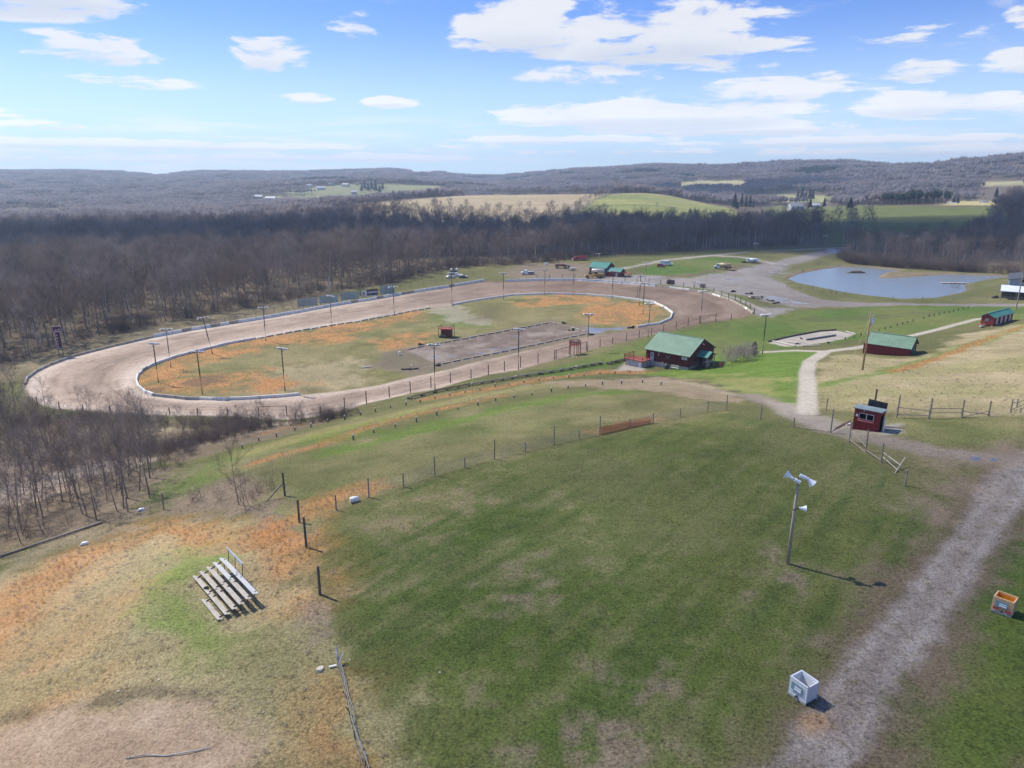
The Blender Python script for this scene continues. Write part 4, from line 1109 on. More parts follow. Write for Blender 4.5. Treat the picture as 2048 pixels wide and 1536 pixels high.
Dm = np.interp(pxq, [-900, 0, 600, 1000, 1300, 1600, 2048, 2600], [5200, 5000, 4600, 4700, 3900, 3400, 2900, 2800]); ok &= dq < Dm * 1.06
cut = along(P((1856,326),(1860,340),(1868,362)), q[:, 0], q[:, 1]); ok &= cut > 14
q = q[ok]
z = gz(q[:, 0], q[:, 1])
mass('distant_forest', FARP, np.stack([q[:, 0], q[:, 1], z], -1), np.where(fbm(q[:, 0], q[:, 1], 420, 3, 77) > .50, 4, rng.integers(0, 4, len(q))), np.clip(33 + q[:, 1] * .004, 33, 60) / 36.0 * rng.uniform(.9, 1.1, len(q)), rng.uniform(0, 6.28, len(q)), 'endless bare winter forest on the far hills and ridges')

# brush along the foot of the wood
e1 = P(*BASE1[1:-1]); bp = []
for k in range(620):
    i = int(rng.integers(len(e1) - 1)); u_ = rng.uniform(); p_ = e1[i] * (1 - u_) + e1[i + 1] * u_
    nrm = np.array([-(e1[i + 1] - e1[i])[1], (e1[i + 1] - e1[i])[0]]); nrm /= np.linalg.norm(nrm) + 1e-9
    p_ = p_ + nrm * (abs(rng.normal()) * 7 - 1.5); bp.append((p_[0], p_[1]))
e2 = P(*BASE2[:-1])
for k in range(420):
    i = int(rng.integers(len(e2) - 1)); u_ = rng.uniform(); p_ = e2[i] * (1 - u_) + e2[i + 1] * u_ + np.array([0, abs(rng.normal()) * 8 - 1.5]); bp.append((p_[0], p_[1]))
bk = P((330,925),(400,880),(470,868),(560,850),(640,842),(700,828)); 
for k in range(210):
    f_ = rng.uniform(0, 4.99); i = int(f_); u_ = f_ - i; p_ = bk[i] * (1 - u_) + bk[i + 1] * u_ + rng.normal(size=2) * (3.2 - .45 * f_); bp.append((p_[0], p_[1]))
bk = P((30,850),(150,840),(260,845),(400,852),(480,850),(400,890),(300,900),(120,880))
for k in range(330):
    f_ = rng.uniform(0, 6.99); i = int(f_); u_ = f_ - i; p_ = bk[i] * (1 - u_) + bk[i + 1] * u_ + rng.normal(size=2) * 2.2; bp.append((p_[0], p_[1]))
q3 = scatter(W3, 2.4, rng); s3 = along(P((0, 985), (130, 950), (260, 925), (330, 905)), q3[:, 0], q3[:, 1]); q3 = q3[(s3 > 5) & (q3[:, 0] > -q3[:, 1] * .9 - 4) & (rng.random(len(q3)) < .35)]
bp = np.array(bp + [tuple(v_) for v_ in q3])
mass('undergrowth', [merged(k, 'undergrowth_kind_%d' % i) for i, k in enumerate(BUSHK)], [(a, b, c) for (a, b), c in zip(bp, gz(bp[:, 0], bp[:, 1]))], rng.integers(0, 3, len(bp)), np.where(np.hypot(bp[:, 0], bp[:, 1]) > 250, rng.uniform(.9, 2.2, len(bp)), rng.uniform(.45, 1.0, len(bp))), rng.uniform(0, 6.28, len(bp)), 'tangle of brown briars and brush at the foot of the trees')
print('trees', cnt, len(wood_rest), len(young_rest), len(q))
# ------------------------------------------------------------------ materials for built things
WHITE = material('white_paint', (.74, .75, .76), .6, .12, .8, streak=.35)
CONC_W = material('whitewashed_concrete', (.82, .79, .72), .85, .12, .7, streak=.22)
CONC_B = material('bluish_painted_concrete', (.70, .72, .70), .85, .15, .7, streak=.3)
CONC_T = material('bare_tan_concrete', (.42, .37, .29), .9, .25, .7, streak=.4)
CONC_G = material('grey_concrete', (.38, .375, .36), .9, .25, .7, streak=.4)
POLEW = material('weathered_pole_wood', (.31, .255, .205), .9, .3, 1.6, stretch=(6, 6, .6))
POLED = material('dark_creosote_wood', (.105, .085, .07), .9, .3, 1.6, stretch=(6, 6, .6))
PLANK = material('silvered_plank', (.50, .46, .40), .85, .22, 1.5, stretch=(1, 5, 5), streak=.35)
PLANKD = material('dark_timber', (.10, .085, .075), .9, .3, 1.5)
LAMPW = material('lamp_enamel', (.80, .82, .85), .35, .05, 2.0, spec=.5)
STEEL = material('dull_steel', (.42, .44, .46), .5, .15, 3, metal=.6)
STEELD = material('dark_steel', (.09, .09, .095), .6, .2, 3, metal=.3)
WIRE = material('fence_wire', (.30, .29, .27), .6, .1, 1, metal=.5)
REDW = material('barn_red_boards', (.235, .032, .030), .75, .22, 1.4, stretch=(4, 4, .5), streak=.3)
LOGR = material('dark_red_logs', (.150, .030, .026), .75, .22, 1.0, stretch=(.6, .6, 5), streak=.3)
RUSTW = material('red_brown_deck', (.30, .085, .060), .8, .22, 1.4)
TEAL = material('teal_metal_roof', (.075, .25, .20), .45, .12, .5, spec=.4, streak=.15)
SAGE = material('sage_green_metal_roof', (.17, .27, .185), .5, .10, .35, spec=.35, streak=.25)
RUBBER = material('tyre_rubber', (.018, .018, .02), .85, .2, 3)
GLASSD = material('dark_glass', (.012, .014, .018), .08, .1, 1, spec=.6)


def sub(p_, q_, n): return [p_ + (q_ - p_) * i / n for i in range(n + 1)]


def resample(path, step):
    path = np.asarray(path); seg = np.hypot(*(path[1:] - path[:-1]).T); s = np.concatenate([[0], np.cumsum(seg)])
    n = max(1, int(s[-1] / step)); q = (np.arange(n) + .5) * s[-1] / n
    x = np.interp(q, s, path[:, 0]); y = np.interp(q, s, path[:, 1])
    e = .3; x2 = np.interp(np.minimum(q + e, s[-1]), s, path[:, 0]) - np.interp(np.maximum(q - e, 0), s, path[:, 0]); y2 = np.interp(np.minimum(q + e, s[-1]), s, path[:, 1]) - np.interp(np.maximum(q - e, 0), s, path[:, 1])
    return [(x[i], y[i], math.atan2(y2[i], x2[i])) for i in range(n)]


# concrete blocks that wall the track
def block_mesh(L, hgt, w0, w1):
    mb = MB().prism([(-w0 / 2, -.25), (w0 / 2, -.25), (w0 / 2, .12), (w1 / 2 + .05, .32), (w1 / 2, hgt), (-w1 / 2, hgt), (-w1 / 2 - .05, .32), (-w0 / 2, .12)], -L / 2 + .02, L / 2 - .02, 'x')
    return mb


rb = random.Random(3)
BLK = {}
for nm, mt_ in (('w', CONC_W), ('b', CONC_B), ('t', CONC_T), ('g', CONC_G)):
    for sz, (L, hh, a, b) in (('big', (3.0, 1.0, .62, .32)), ('low', (3.0, .62, .5, .34)), ('kerb', (2.4, .34, .4, .34))):
        me = block_mesh(L, hh, a, b).mesh('block_' + nm + sz, bevel=.03); me.materials.append(mt_); BLK[nm + sz] = me


def blocks(px, step, size, palette, label, group):
    for (x, y, a) in resample(P(*px), step):
        k = rb.choice(palette)
        o = link('concrete_block', BLK[k + size], None, None, (x, y, float(gz(x, y))))
        d = Vector((math.cos(a), math.sin(a)))
        sl = float(gz(x + d.x * 1.4, y + d.y * 1.4) - gz(x - d.x * 1.4, y - d.y * 1.4)) / 2.8
        o.rotation_euler = (rb.uniform(-.02, .02), -math.atan(sl), a + rb.uniform(-.02, .02))
        tag(o, label, 'concrete barrier', group)


blocks(TRACK_OUT_PX[0:7], 3.02, 'low', 'ttg', 'tan weathered concrete block in the outer wall round the west turn of the track', 'outer wall blocks of the west turn')
blocks(TRACK_OUT_PX[6:14], 3.02, 'big', 'wwwbbt', 'white or pale blue concrete block in the long straight wall below the bare wood', 'outer wall blocks of the far straight')
blocks(TRACK_OUT_PX[14:20], 3.02, 'big', 'wwwwb', 'white concrete block in the outer wall in front of the pit garage', 'outer wall blocks by the pit garage')
blocks(TRACK_OUT_PX[19:26], 3.02, 'low', 'wwtt', 'chipped cream concrete block in the outer wall round the east turn', 'outer wall blocks of the east turn')
blocks([(512,678),(462,687),(400,702),(350,715),(307,730),(287,741),(276,752),(273,763),(277,774),(290,785),(310,792),(375,799),(450,800),(512,797),(557,794),(600,790)], 3.02, 'low', 'wwgb', 'low white concrete block edging the west end of the orange-grassed infield', 'infield wall blocks, west end')
blocks([(862,616),(822,623),(712,644),(634,656),(587,664),(512,678)], 3.02, 'kerb', 'ggb', 'low grey kerb block along the infield side of the far straight', 'infield kerb blocks')
blocks([(1274,655),(1319,648),(1341,638),(1345,627),(1330,616),(1306,605),(1274,600),(1224,594),(1174,590),(1099,588),(1024,591),(937,604),(904,611)], 3.02, 'low', 'wwwb', 'low white concrete block edging the east end of the infield', 'infield wall blocks, east end')
# the timber and block border of the square arena
blocks([(815,700),(860,690),(980,668),(1098,646)], 3.1, 'kerb', 'ttg', 'mud-stained tan block along the far side of the square arena', 'arena border blocks, far side')
blocks([(882,729),(960,713),(1060,692),(1172,668)], 3.1, 'kerb', 'ttg', 'mud-stained tan block along the near side of the square arena', 'arena border blocks, near side')
blocks([(1100,645),(1122,650)], 2.5, 'kerb', 't', 'pale tan block at the far corner of the square arena', 'arena corner blocks')
blocks([(1140,655),(1172,664)], 2.5, 'kerb', 'tt', 'yellowish block at the east end of the square arena', 'arena east blocks')

# ------------------------------------------------------------------ floodlight poles
def bell(mb, c, d, r=.28, L=.42):
    c = Vector(c); d = Vector(d).normalized()
    mb.tube([c - d * .15, c, c + d * L * .5, c + d * L], [r * .3, r * .36, r * .62, r], 10)
    return mb


def flood_pole(h, wood, nl, name='floodlight_pole'):
    e = empty(name, (0, 0, 0))
    mb = MB().tube([(0, 0, -.5), (0, 0, h * .5), (.02, .01, h)], [.16, .135, .10], 8); mb.build('pole', wood, e, True)
    MB().bar((-1.25, .12, h - .25), (1.25, .12, h - .25), .10, .12).bar((-.7, .12, h - .3), (0, .1, h - 1.0), .05).bar((.7, .12, h - .3), (0, .1, h - 1.0), .05).build('crossarm', STEELD, e)
    xs = [-1.15, -.55, .55, 1.15] if nl == 4 else ([-1.0, 0.0, 1.0] if nl == 3 else [-.6, .6])
    for i, x in enumerate(xs):
        mb = MB(); bell(mb, (x, .1, h - .05), (.35 * (1 if i % 2 else -1), .75, -.42))
        mb.box((x, -.12, h + .02), (.26, .34, .24)); mb.build('lamp', LAMPW, e)
    return e


FP = {'dark': flood_pole(10, POLED, 4), 'pale': flood_pole(10, POLEW, 4), 'three': flood_pole(10, POLED, 3), 'two': flood_pole(10, POLEW, 2)}
POLES = [((317,765),(310,685),'dark','dark leftmost floodlight pole in the orange grass at the west end of the infield'), ((342,735),(335,657),'pale','pale floodlight pole beside the infield wall of the west turn'),
 ((425,708),(403,634),'dark','leaning dark floodlight pole on the far edge of the orange infield grass'), ((405,788),(392,702),'dark','dark floodlight pole by the low wall at the near west corner of the infield'),
 ((532,682),(524,614),'dark','floodlight pole on the far infield edge, left of the sheet-metal billboards'), ((664,657),(658,591),'pale','floodlight pole on the infield edge in front of the second metal billboard'),
 ((789,631),(788,573),'dark','floodlight pole on the infield edge in front of the rightmost metal billboard'), ((904,607),(903,545),'dark','dark floodlight pole with a bush round its foot on the gravelly infield edge'),
 ((1007,598),(1005,545),'dark','floodlight pole on the infield edge facing the gap in the outer wall'), ((1089,590),(1088,538),'pale','pale floodlight pole on the infield edge below the white tow truck'),
 ((1146,590),(1145,535),'pale','floodlight pole on the infield edge between the rusty loader and the yellow grader'), ((1224,600),(1224,541),'dark','dark floodlight pole on the infield edge in front of the teal-roofed garage'),
 ((1278,611),(1281,550),'dark','slim dark floodlight pole beside a bare pale pole in the east turn'), ((1286,629),(1289,565),'dark','dark floodlight pole in orange grass near the white east infield wall'),
 ((1296,675),(1298,606),'pale','floodlight pole by the trackside fence behind the clubhouse roof'), ((1401,647),(1403,581),'pale','pale floodlight pole at the trackside fence of the east turn'),
 ((1525,708),(1530,628),'dark','dark floodlight pole beside the concrete lane right of the clubhouse bushes'), ((1175,703),(1174,627),'pale','tall pale floodlight pole by the red judges stand'),
 ((1037,739),(1031,657),'dark','dark floodlight pole in front of the square arena beside the trackside fence'), ((870,780),(864,688),'dark','dark floodlight pole at the trackside fence near the left corner of the arena'),
 ((570,782),(566,695),'dark','dark floodlight pole alone in the straw-coloured near side of the infield'), ((1291,558),(1291,524),'pale','short floodlight pole at the edge of the pit lot beside the garage'),
 ((1197,527),(1196,511),'pale','floodlight pole rising just behind the teal garage roof'), ((1511,505),(1511,494),'pale','small floodlight pole far back on the pit lane by the white tank'), ((1649,497),(1650,471),'pale','small pale floodlight pole at the far right end of the pit lane')]


def top_h(base, toppx):
    d = ray(np.array(float(toppx[0])), np.array(float(toppx[1]))); t_ = math.hypot(base[0], base[1]) / math.hypot(d[0], d[1])
    return float(H + d[2] * t_ - base[2])


used = set()
for i, (b, tp, kd, lb) in enumerate(POLES):
    if lb.startswith('two dark'): lb = lb.replace('two dark', 'dark floodlight')
    p_ = spot(*b); h = max(5.0, top_h(p_, tp) - .1)
    kk = kd
    e = FP[kk] if kk not in used else copy_tree(FP[kk]); used.add(kk)
    e.location = p_; s = h / 10.0; e.scale = (1, 1, s); e.rotation_euler = (0, rb.uniform(-.012, .012), rb.uniform(-.5, .5) + (3.14 if b[1] > 650 and b[0] > 450 else 0) * 0)
    if abs(tp[0] - b[0]) > 18: e.rotation_euler = (0, -.13, .3)
    tag(e, lb, 'floodlight', 'floodlight poles round the track')
for k in ('three', 'two'):
    if k not in used:
        for c in list(FP[k].children): bpy.data.objects.remove(c)
        bpy.data.objects.remove(FP[k])
p_ = spot(1275, 595)
o = MB().tube([(0, 0, -.4), (0, 0, 5.6)], [.11, .08], 7).build('bare_pole', POLEW, None, True, 0, p_); tag(o, 'bare pale pole without lamps in the east turn of the infield', 'pole')
# the foreground pole with two flood lamps and a horn
p_ = spot(1575, 1127); h = top_h(p_, (1596, 962))
e = empty('floodlight_pole', p_, 0, 'weathered leaning wooden pole with white bell lamps alone on the green lawn', 'floodlight', 'floodlight poles round the track')
mb = MB().tube([(0, 0, -.4), (.02, .0, h * .45), (.07, .02, h)], [.15, .125, .095], 10); mb.build('pole', material('grey_split_pole', (.40, .335, .265), .9, .3, 2.2, stretch=(7, 7, .5), streak=.55, bump=.3), e, True)
for (c, d, bx, rz) in (((-.42, .25, h + .20), (-.75, .55, .35), (-.02, -.02, h + .02), -.6), ((.95, .20, h + .02), (.62, -.25, -.62), (.50, .22, h + .26), -.35)):
    mb = MB(); bell(mb, c, d, .34, .46); mb.box(bx, (.52, .22, .20), rz, 0, .35); mb.bar(bx, c, .07); mb.build('lamp', LAMPW, e, False)
MB().bar((.03, 0, h - .1), (.45, .2, h + .22), .05).bar((.03, 0, h - .1), (-.1, 0, h + .1), .06).bar((.05, 0, h - .5), (.05, 0, h + .25), .05).build('bracket', STEELD, e)
mb = MB(); bell(mb, (.52, -.05, h * .68), (1, -.12, -.05), .27, .36); mb.build('horn', LAMPW, e)
MB().bar((.08, 0, h * .68), (.42, -.04, h * .68), .07).cyl((.045, .012, h * .655), (.045, .012, h * .67), .135).cyl((.02, 0, h * .17), (.2, -.02, h * .21), .035).build('horn_bracket', STEELD, e)

# ------------------------------------------------------------------ fences
def fence(px, tops, label, wood, r=.07, wires=4, rails=(), weave=False, name='wire_fence', cat='fence', minh=1.0, wr=.007, group=None):
    base = [spot(*q) for q in px]
    e = empty(name, base[0], 0, label, cat, group)
    o0 = base[0]; tp = []
    for i, b in enumerate(base):
        h = tops if isinstance(tops, (int, float)) else (top_h(b, tops[i]) if isinstance(tops[i], tuple) else tops[i])
        h = max(minh, min(h, 3.2)); t_ = b + Vector((rb.uniform(-.04, .04), rb.uniform(-.04, .04), h)); tp.append(t_)
        MB().tube([b - o0 - Vector((0, 0, .4)), t_ - o0], [r * 1.1, r], 7).build('post', wood, e)
    mb = MB(); n_ = 0
    for i in range(len(base) - 1):
        if (base[i + 1] - base[i]).length > 24: continue
        hh = min(tp[i].z - base[i].z, tp[i + 1].z - base[i + 1].z)
        seg = max(1, int((base[i + 1] - base[i]).length / 3))
        for k in range(wires):
            f_ = (k + .6) / wires * .92
            pts_ = []
            for j in range(seg + 1):
                u_ = j / seg; a = base[i] * (1 - u_) + base[i + 1] * u_; g = float(gz(a.x, a.y)); pts_.append(Vector((a.x, a.y, g + hh * f_)) - o0)
            mb.tube(pts_, wr, 3, False); n_ += 1
        if weave:
            m_ = int((base[i + 1] - base[i]).length / .32)
            for j in range(1, m_):
                u_ = j / m_; a = base[i] * (1 - u_) + base[i + 1] * u_; g = float(gz(a.x, a.y)); mb.tube([Vector((a.x, a.y, g + .03)) - o0, Vector((a.x, a.y, g + hh * .92)) - o0], wr * .7, 3, False)
    if n_: mb.build('wire_mesh', WIRE, e)
    for (i, j, fi, fj) in rails:
        MB().tube([base[i] + (tp[i] - base[i]) * fi - o0, base[j] + (tp[j] - base[j]) * fj - o0], .055, 6).build('rail', wood, e)
    return e


T1 = [(76,815),(119,817),(166,820),(220,822),(285,827),(340,829),(396,832),(456,831),(518,833),(574,832),(592,838),(642,836),(690,821),(733,807),(779,795),(821,786),(862,776),(901,766),(942,757),(977,750),(1009,742),(1041,735),(1076,726),(1109,719)]
T1t = [(75,794),(118,803),(165,808),(219,811),(284,814),(339,815),(395,816),(455,815),(517,813),(573,811),(580,826),(636,812),(684,795),(728,782),(778,773),(819,763),(860,753),(900,745),(941,738),(976,729),(1007,722),(1039,713),(1075,707),(1107,699)]
fence(T1, T1t, 'long dark-posted catch fence along the near side of the track', POLED, .10, 4, rails=[(8, 9, .98, .98)], name='catch_fence')
T2 = [(1112,718),(1173,701),(1200,694),(1225,687),(1253,682),(1278,676),(1303,670),(1327,664),(1352,657),(1376,651),(1399,646),(1431,644),(1462,640)]
fence(T2, [(1110,699),(1172,683),(1198,678),(1223,674),(1249,665),(1276,660),(1301,655),(1325,648),(1351,643),(1376,636),(1400,630),(1431,627),(1461,628)], 'catch fence with a top rail behind the red judges stand and the clubhouse', POLED, .10, 4, rails=[(0, 1, .95, .95), (10, 11, .8, .8)], name='catch_fence')
T3 = [(1074,560),(1099,559),(1124,558),(1150,558),(1175,559),(1201,560),(1226,562),(1250,563),(1274,565),(1298,567),(1321,570),(1344,572),(1367,575),(1388,578),(1406,581),(1427,586),(1443,591),(1457,596),(1470,601),(1481,607),(1491,612),(1500,620),(1508,628)]
fence(T3, 2.1, 'dark-posted fence outside the white wall of the east turn', POLED, .12, 3, name='perimeter_fence')
fence([(430,652),(450,646),(470,642),(492,636),(512,631),(530,627),(548,622),(566,618),(584,614)], 1.5, 'brown post and rail fence at the foot of the wood left of the billboards', POLEW, .10, 0, rails=[(i, i + 1, f_, f_) for i in range(8) for f_ in (.55, .95)], name='rail_fence')
fence([(800,578),(822,574),(848,569),(872,565),(886,561),(910,560),(928,555),(947,551)], [2.0] * 8, 'thin post fence on the grass beyond the end of the white wall', POLEW, .08, 2, name='post_fence')
fence([(1199,515),(1224,512),(1249,509),(1273,507),(1298,505),(1323,502),(1348,500),(1372,498),(1398,496),(1411,495)], 2.6, 'row of pale fence posts along the foot of the far wood', POLEW, .13, 2, name='post_fence', wr=.01)
fence([(1625,578),(1646,586),(1699,594),(1785,601),(1844,601),(1906,600),(1973,602),(2060,600)], 1.8, 'wire fence on pale posts between the pond and the lane', POLEW, .10, 3, name='pond_fence')
fence([(1548,548),(1556,545),(1586,541),(1650,530),(1652,531),(1677,531),(1686,530),(1722,531)], 1.7, 'wire fence on thin posts along the far left bank of the pond', POLEW, .09, 2, name='pond_fence')
# foreground wire fences on the hill
F1 = [(613,1095),(599,1045),(570,992)]
fence(F1, [(612,1034),(600,999),(565,945)], 'short line of dark posts with sagging wire beside the bare bush', POLED, .10, 4, name='wire_fence', wr=.006)
p_ = spot(640, 1189); o = MB().tube([(0, 0, -.4), (.02, 0, top_h(p_, (638, 1132)))], [.12, .10], 8).build('fence_post', material('grey_black_post', (.12, .11, .10), .9, .3, 2, stretch=(6, 6, .6), bump=.3), None, False, 0, p_); tag(o, 'lone dark fence post standing between the bleachers and the lawn', 'post')
p_ = spot(533, 1003); q_ = spot(570, 992); o = MB().tube([(0, 0, 0), q_ - p_ + Vector((0, 0, 1.7))], .09, 7).build('leaning_brace', POLEW, None, False, 0, p_); tag(o, 'slanted pole brace propped against the fence post by the bush', 'brace')
F2 = [(673,1021),(738,995),(807,974),(870,952),(930,935),(989,919),(1051,904),(1108,889),(1158,879),(1199,869),(1259,855),(1306,846),(1360,834),(1415,822),(1453,820)]
F2t = [(670,989),(737,955),(806,945),(866,912),(929,914),(988,878),(1051,884),(1106,850),(1156,859),(1198,831),(1258,837),(1306,826),(1360,815),(1415,801),(1453,789)]
fence(F2, F2t, 'woven wire fence on grey posts curving along the crest of the green lawn', POLEW, .075, 7, weave=True, wr=.010, name='wire_fence')
NETO = material('orange_safety_net', (.56, .23, .10), .6, .12, 2)
def safety_net(px, h, lb):
    q = [spot(*p_) for p_ in px]; e0 = q[0]; mb = MB()
    for a, b in zip(q[:-1], q[1:]):
        L = (b - a).length; n_ = int(L / .085); d = (b - a) / max(n_, 1)
        for i in range(n_):
            c = a + d * (i + .5) - e0; g = float(gz(c.x + e0.x, c.y + e0.y)) - e0.z; mb.bar(c + Vector((0, 0, g + .04)), c + Vector((0, 0, g + h)), .012, .034)
        for k in range(int(h / .075)):
            z = .05 + k * .075; ga, gb = float(gz(a.x, a.y)) - e0.z, float(gz(b.x, b.y)) - e0.z; mb.bar(Vector((a.x - e0.x, a.y - e0.y, ga + z)), Vector((b.x - e0.x, b.y - e0.y, gb + z)), .012, .03)
    tag(mb.build('safety_net', NETO, None, False, 0, e0), lb, 'safety net')
safety_net([(1201,868.6),(1230,862),(1259,854.6),(1303,846.2)], 1.05, 'orange plastic safety net hung between posts of the crest fence')
F3 = [(1453,820),(1521,839),(1587,854),(1661,866),(1698,885),(1731,904),(1762,925),(1810,972)]
fence(F3[1:], [(1520,810),(1588,835),(1667,816),(1702,842),(1736,860),(1763,885),(1809,939)], 'wooden post fence with a few pale rails along the path past the ticket booth', POLEW, .085, 0, rails=[(3, 4, .55, .25), (3, 4, .15, .0), (4, 5, .1, .1), (1, 2, .06, .06)], name='rail_fence')
a, b, c, d = spot(1764, 921), spot(1790, 944), spot(1790, 946), spot(1808, 930)
e = empty('broken_rail', a, 0, 'two pale fallen rails and a leaning stake at the end of the post fence', 'fence rail')
MB().tube([Vector((0, 0, .95)), b - a + Vector((.5, 0, .75))], .045, 6).build('rail', PLANK, e); MB().tube([Vector((0, 0, .45)), b - a + Vector((.2, 0, .25))], .045, 6).build('rail', PLANK, e)
MB().tube([c - a, d - a + Vector((0, 0, .9))], .05, 6).build('stake', PLANK, e)
F4 = [(1793,835),(1858,837),(1923,835),(1977,832)]
fence(F4, [(1798,789),(1863,796),(1926,799),(1977,801)], 'grey post and rail fence with mossy posts right of the ticket booth', POLEW, .10, 0, rails=[(0, 1, .15, .15), (0, 1, .45, .38), (1, 2, .5, .5), (1, 2, .28, .28), (2, 3, .35, .1), (2, 3, .0, .35)], name='rail_fence', minh=1.2)
fence([(2021,825),(2033,816),(2060,808),(2100,800)], [(2020,797),(2033,797),1.9,1.9], 'grey rail fence at the right edge climbing the sunny bank', POLEW, .09, 0, rails=[(0, 1, .75, .6), (1, 2, .6, .5), (0, 2, .2, .2), (2, 3, .5, .5)], name='rail_fence', minh=1.2)
p_ = spot(1652, 821); o = MB().tube([(0, 0, -.3), (.05, 0, 1.9)], .085, 7).build('gate_post', POLEW, None, False, 0, p_); tag(o, 'single grey gate post beside the foot of the concrete driveway', 'post')
# steel cattle gate standing open
a, b = spot(1663, 866), spot(1698, 852)
e = empty('cattle_gate', a, math.atan2(b.y - a.y, b.x - a.x), 'rusty tubular cattle gate lying open across the path by the booth', 'gate')
L = min(4.2, (b - a).length)
mb = MB()
for k in range(6): mb.tube([(0, -.12 * k, .18 + .16 * k), (L, -.12 * k, .18 + .16 * k)], .022, 6)
mb.build('tube_panel', material('rusty_gate_tube', (.22, .10, .075), .7, .3, 4, metal=.2), e)
mb = MB()
for x in (0, L / 2, L): mb.tube([(x, 0, .1), (x, -.62, 1.02)], .025, 6)
mb.build('gate_frame', STEELD, e)

# stubby guard posts along the terrace path
gp = empty('guard_post', (0, 0, 0))
MB().tube([(0, 0, -.3), (0, 0, .62)], [.11, .10], 8).build('stub', POLED, gp); MB().tube([(0, 0, .622), (0, 0, .86)], [.09, .08], 8).build('white_cap', LAMPW, gp)
LOWER = [(485,897),(518,882),(553,874),(590,862),(622,855),(656,846),(690,840),(721,831),(751,824),(781,816),(812,811),(841,805),(870,798),(900,792),(930,786),(960,780),(990,774),(1018,771),(1048,766),(1078,762),(1107,758),(1138,756),(1168,752),(1200,748),(1230,748),(1260,746)]
UPPER = [(707,880),(748,866),(791,855),(833,844),(874,831),(916,820),(956,812),(991,802),(1028,796),(1064,791),(1103,784),(1136,777),(1171,773),(1205,770),(1243,768),(1285,766),(1322,770)]
first = True
for lst, lb, gr in ((LOWER, 'stubby dark guard post on the lower edge of the grassy terrace path', 'guard posts, lower row'), (UPPER, 'stubby dark guard post with white cap on the upper edge of the terrace path', 'guard posts, upper row')):
    for q in lst:
        e = gp if first else copy_tree(gp); first = False
        e.location = spot(*q); s = rb.uniform(.8, 1.15); e.scale = (s, s, s); e.rotation_euler = (rb.uniform(-.1, .1), rb.uniform(-.1, .1), 0); tag(e, lb, 'guard post', gr)
sp_me = MB().tube([(0, 0, -.3), (0, 0, .75)], [.13, .12], 7).mesh('short_post'); sp_me.materials.append(POLED)
for q in [(1690,679),(1708,676),(1722,672),(1758,662),(1770,659),(1781,656),(1794,652),(1805,649),(1815,646),(1826,643),(1847,637),(1858,634),(1868,632),(1878,630),(1888,627),(1898,626),(1907,624),(1916,622),(1926,619),(1936,617)]:
    o = link('short_post', sp_me, None, None, spot(*q)); s = rb.uniform(.8, 1.2); o.scale = (s, s, s); tag(o, 'short dark wooden post in the row beside the lawn behind the red sheds', 'post', 'short posts above the lawn')

# ------------------------------------------------------------------ plank grandstand benches along the near straight
def plank_bench(a, b, label, dark=False, rows=2):
    p_, q_ = spot(*a), spot(*b); L = (q_ - p_).length; d = q_ - p_; yaw = math.atan2(d.y, d.x); sl = math.atan2(d.z, math.hypot(d.x, d.y))
    e = empty('plank_bench', p_, yaw, label, 'bench', 'plank benches along the near straight'); e.rotation_euler = (0, -sl, yaw)
    m_ = PLANKD if dark else PLANK
    for k in range(rows):
        MB().box((L / 2, k * -.75, .48 + .28 * (rows - 1 - k) * -1 + .28), (L, .30, .06)).build('seat', m_, e)
        MB().box((L / 2, k * -.75 + .38, .18 + .28 * k), (L, .28, .05)).build('footboard', PLANKD, e)
    MB().box((L / 2, -rows * .62 - .1, .95), (L, .06, .16)).build('back_rail', m_, e)
    n_ = max(2, int(L / 2.4))
    for k in range(n_ + 1):
        x = min(L - .08, max(.08, L * k / n_)); MB().box((x, -.45, .2), (.1, 1.5, .5)).box((x, -rows * .62 - .04, .5), (.09, .09, 1.0)).build('support', PLANKD, e)


for a, b, lb, dk in [((816,799),(868,786),'dark timber bench at the left end of the bench row', True), ((870,785),(938,772),'dark timber bench second from the left in the bench row', True), ((942,771),(1024,758),'long bench with pale plank beside the orange grass strip', False),
                     ((1027,757),(1078,749),'silvered plank bench right of the longest bench', False), ((1080,749),(1141,739),'silvered plank bench in the middle right of the row', False), ((1149,737),(1199,728),'silvered plank bench just left of the paved apron', False), ((1214,729),(1262,718),'dark grey bench on the paved apron by the clubhouse deck', True)]:
    plank_bench(a, b, lb, dk)

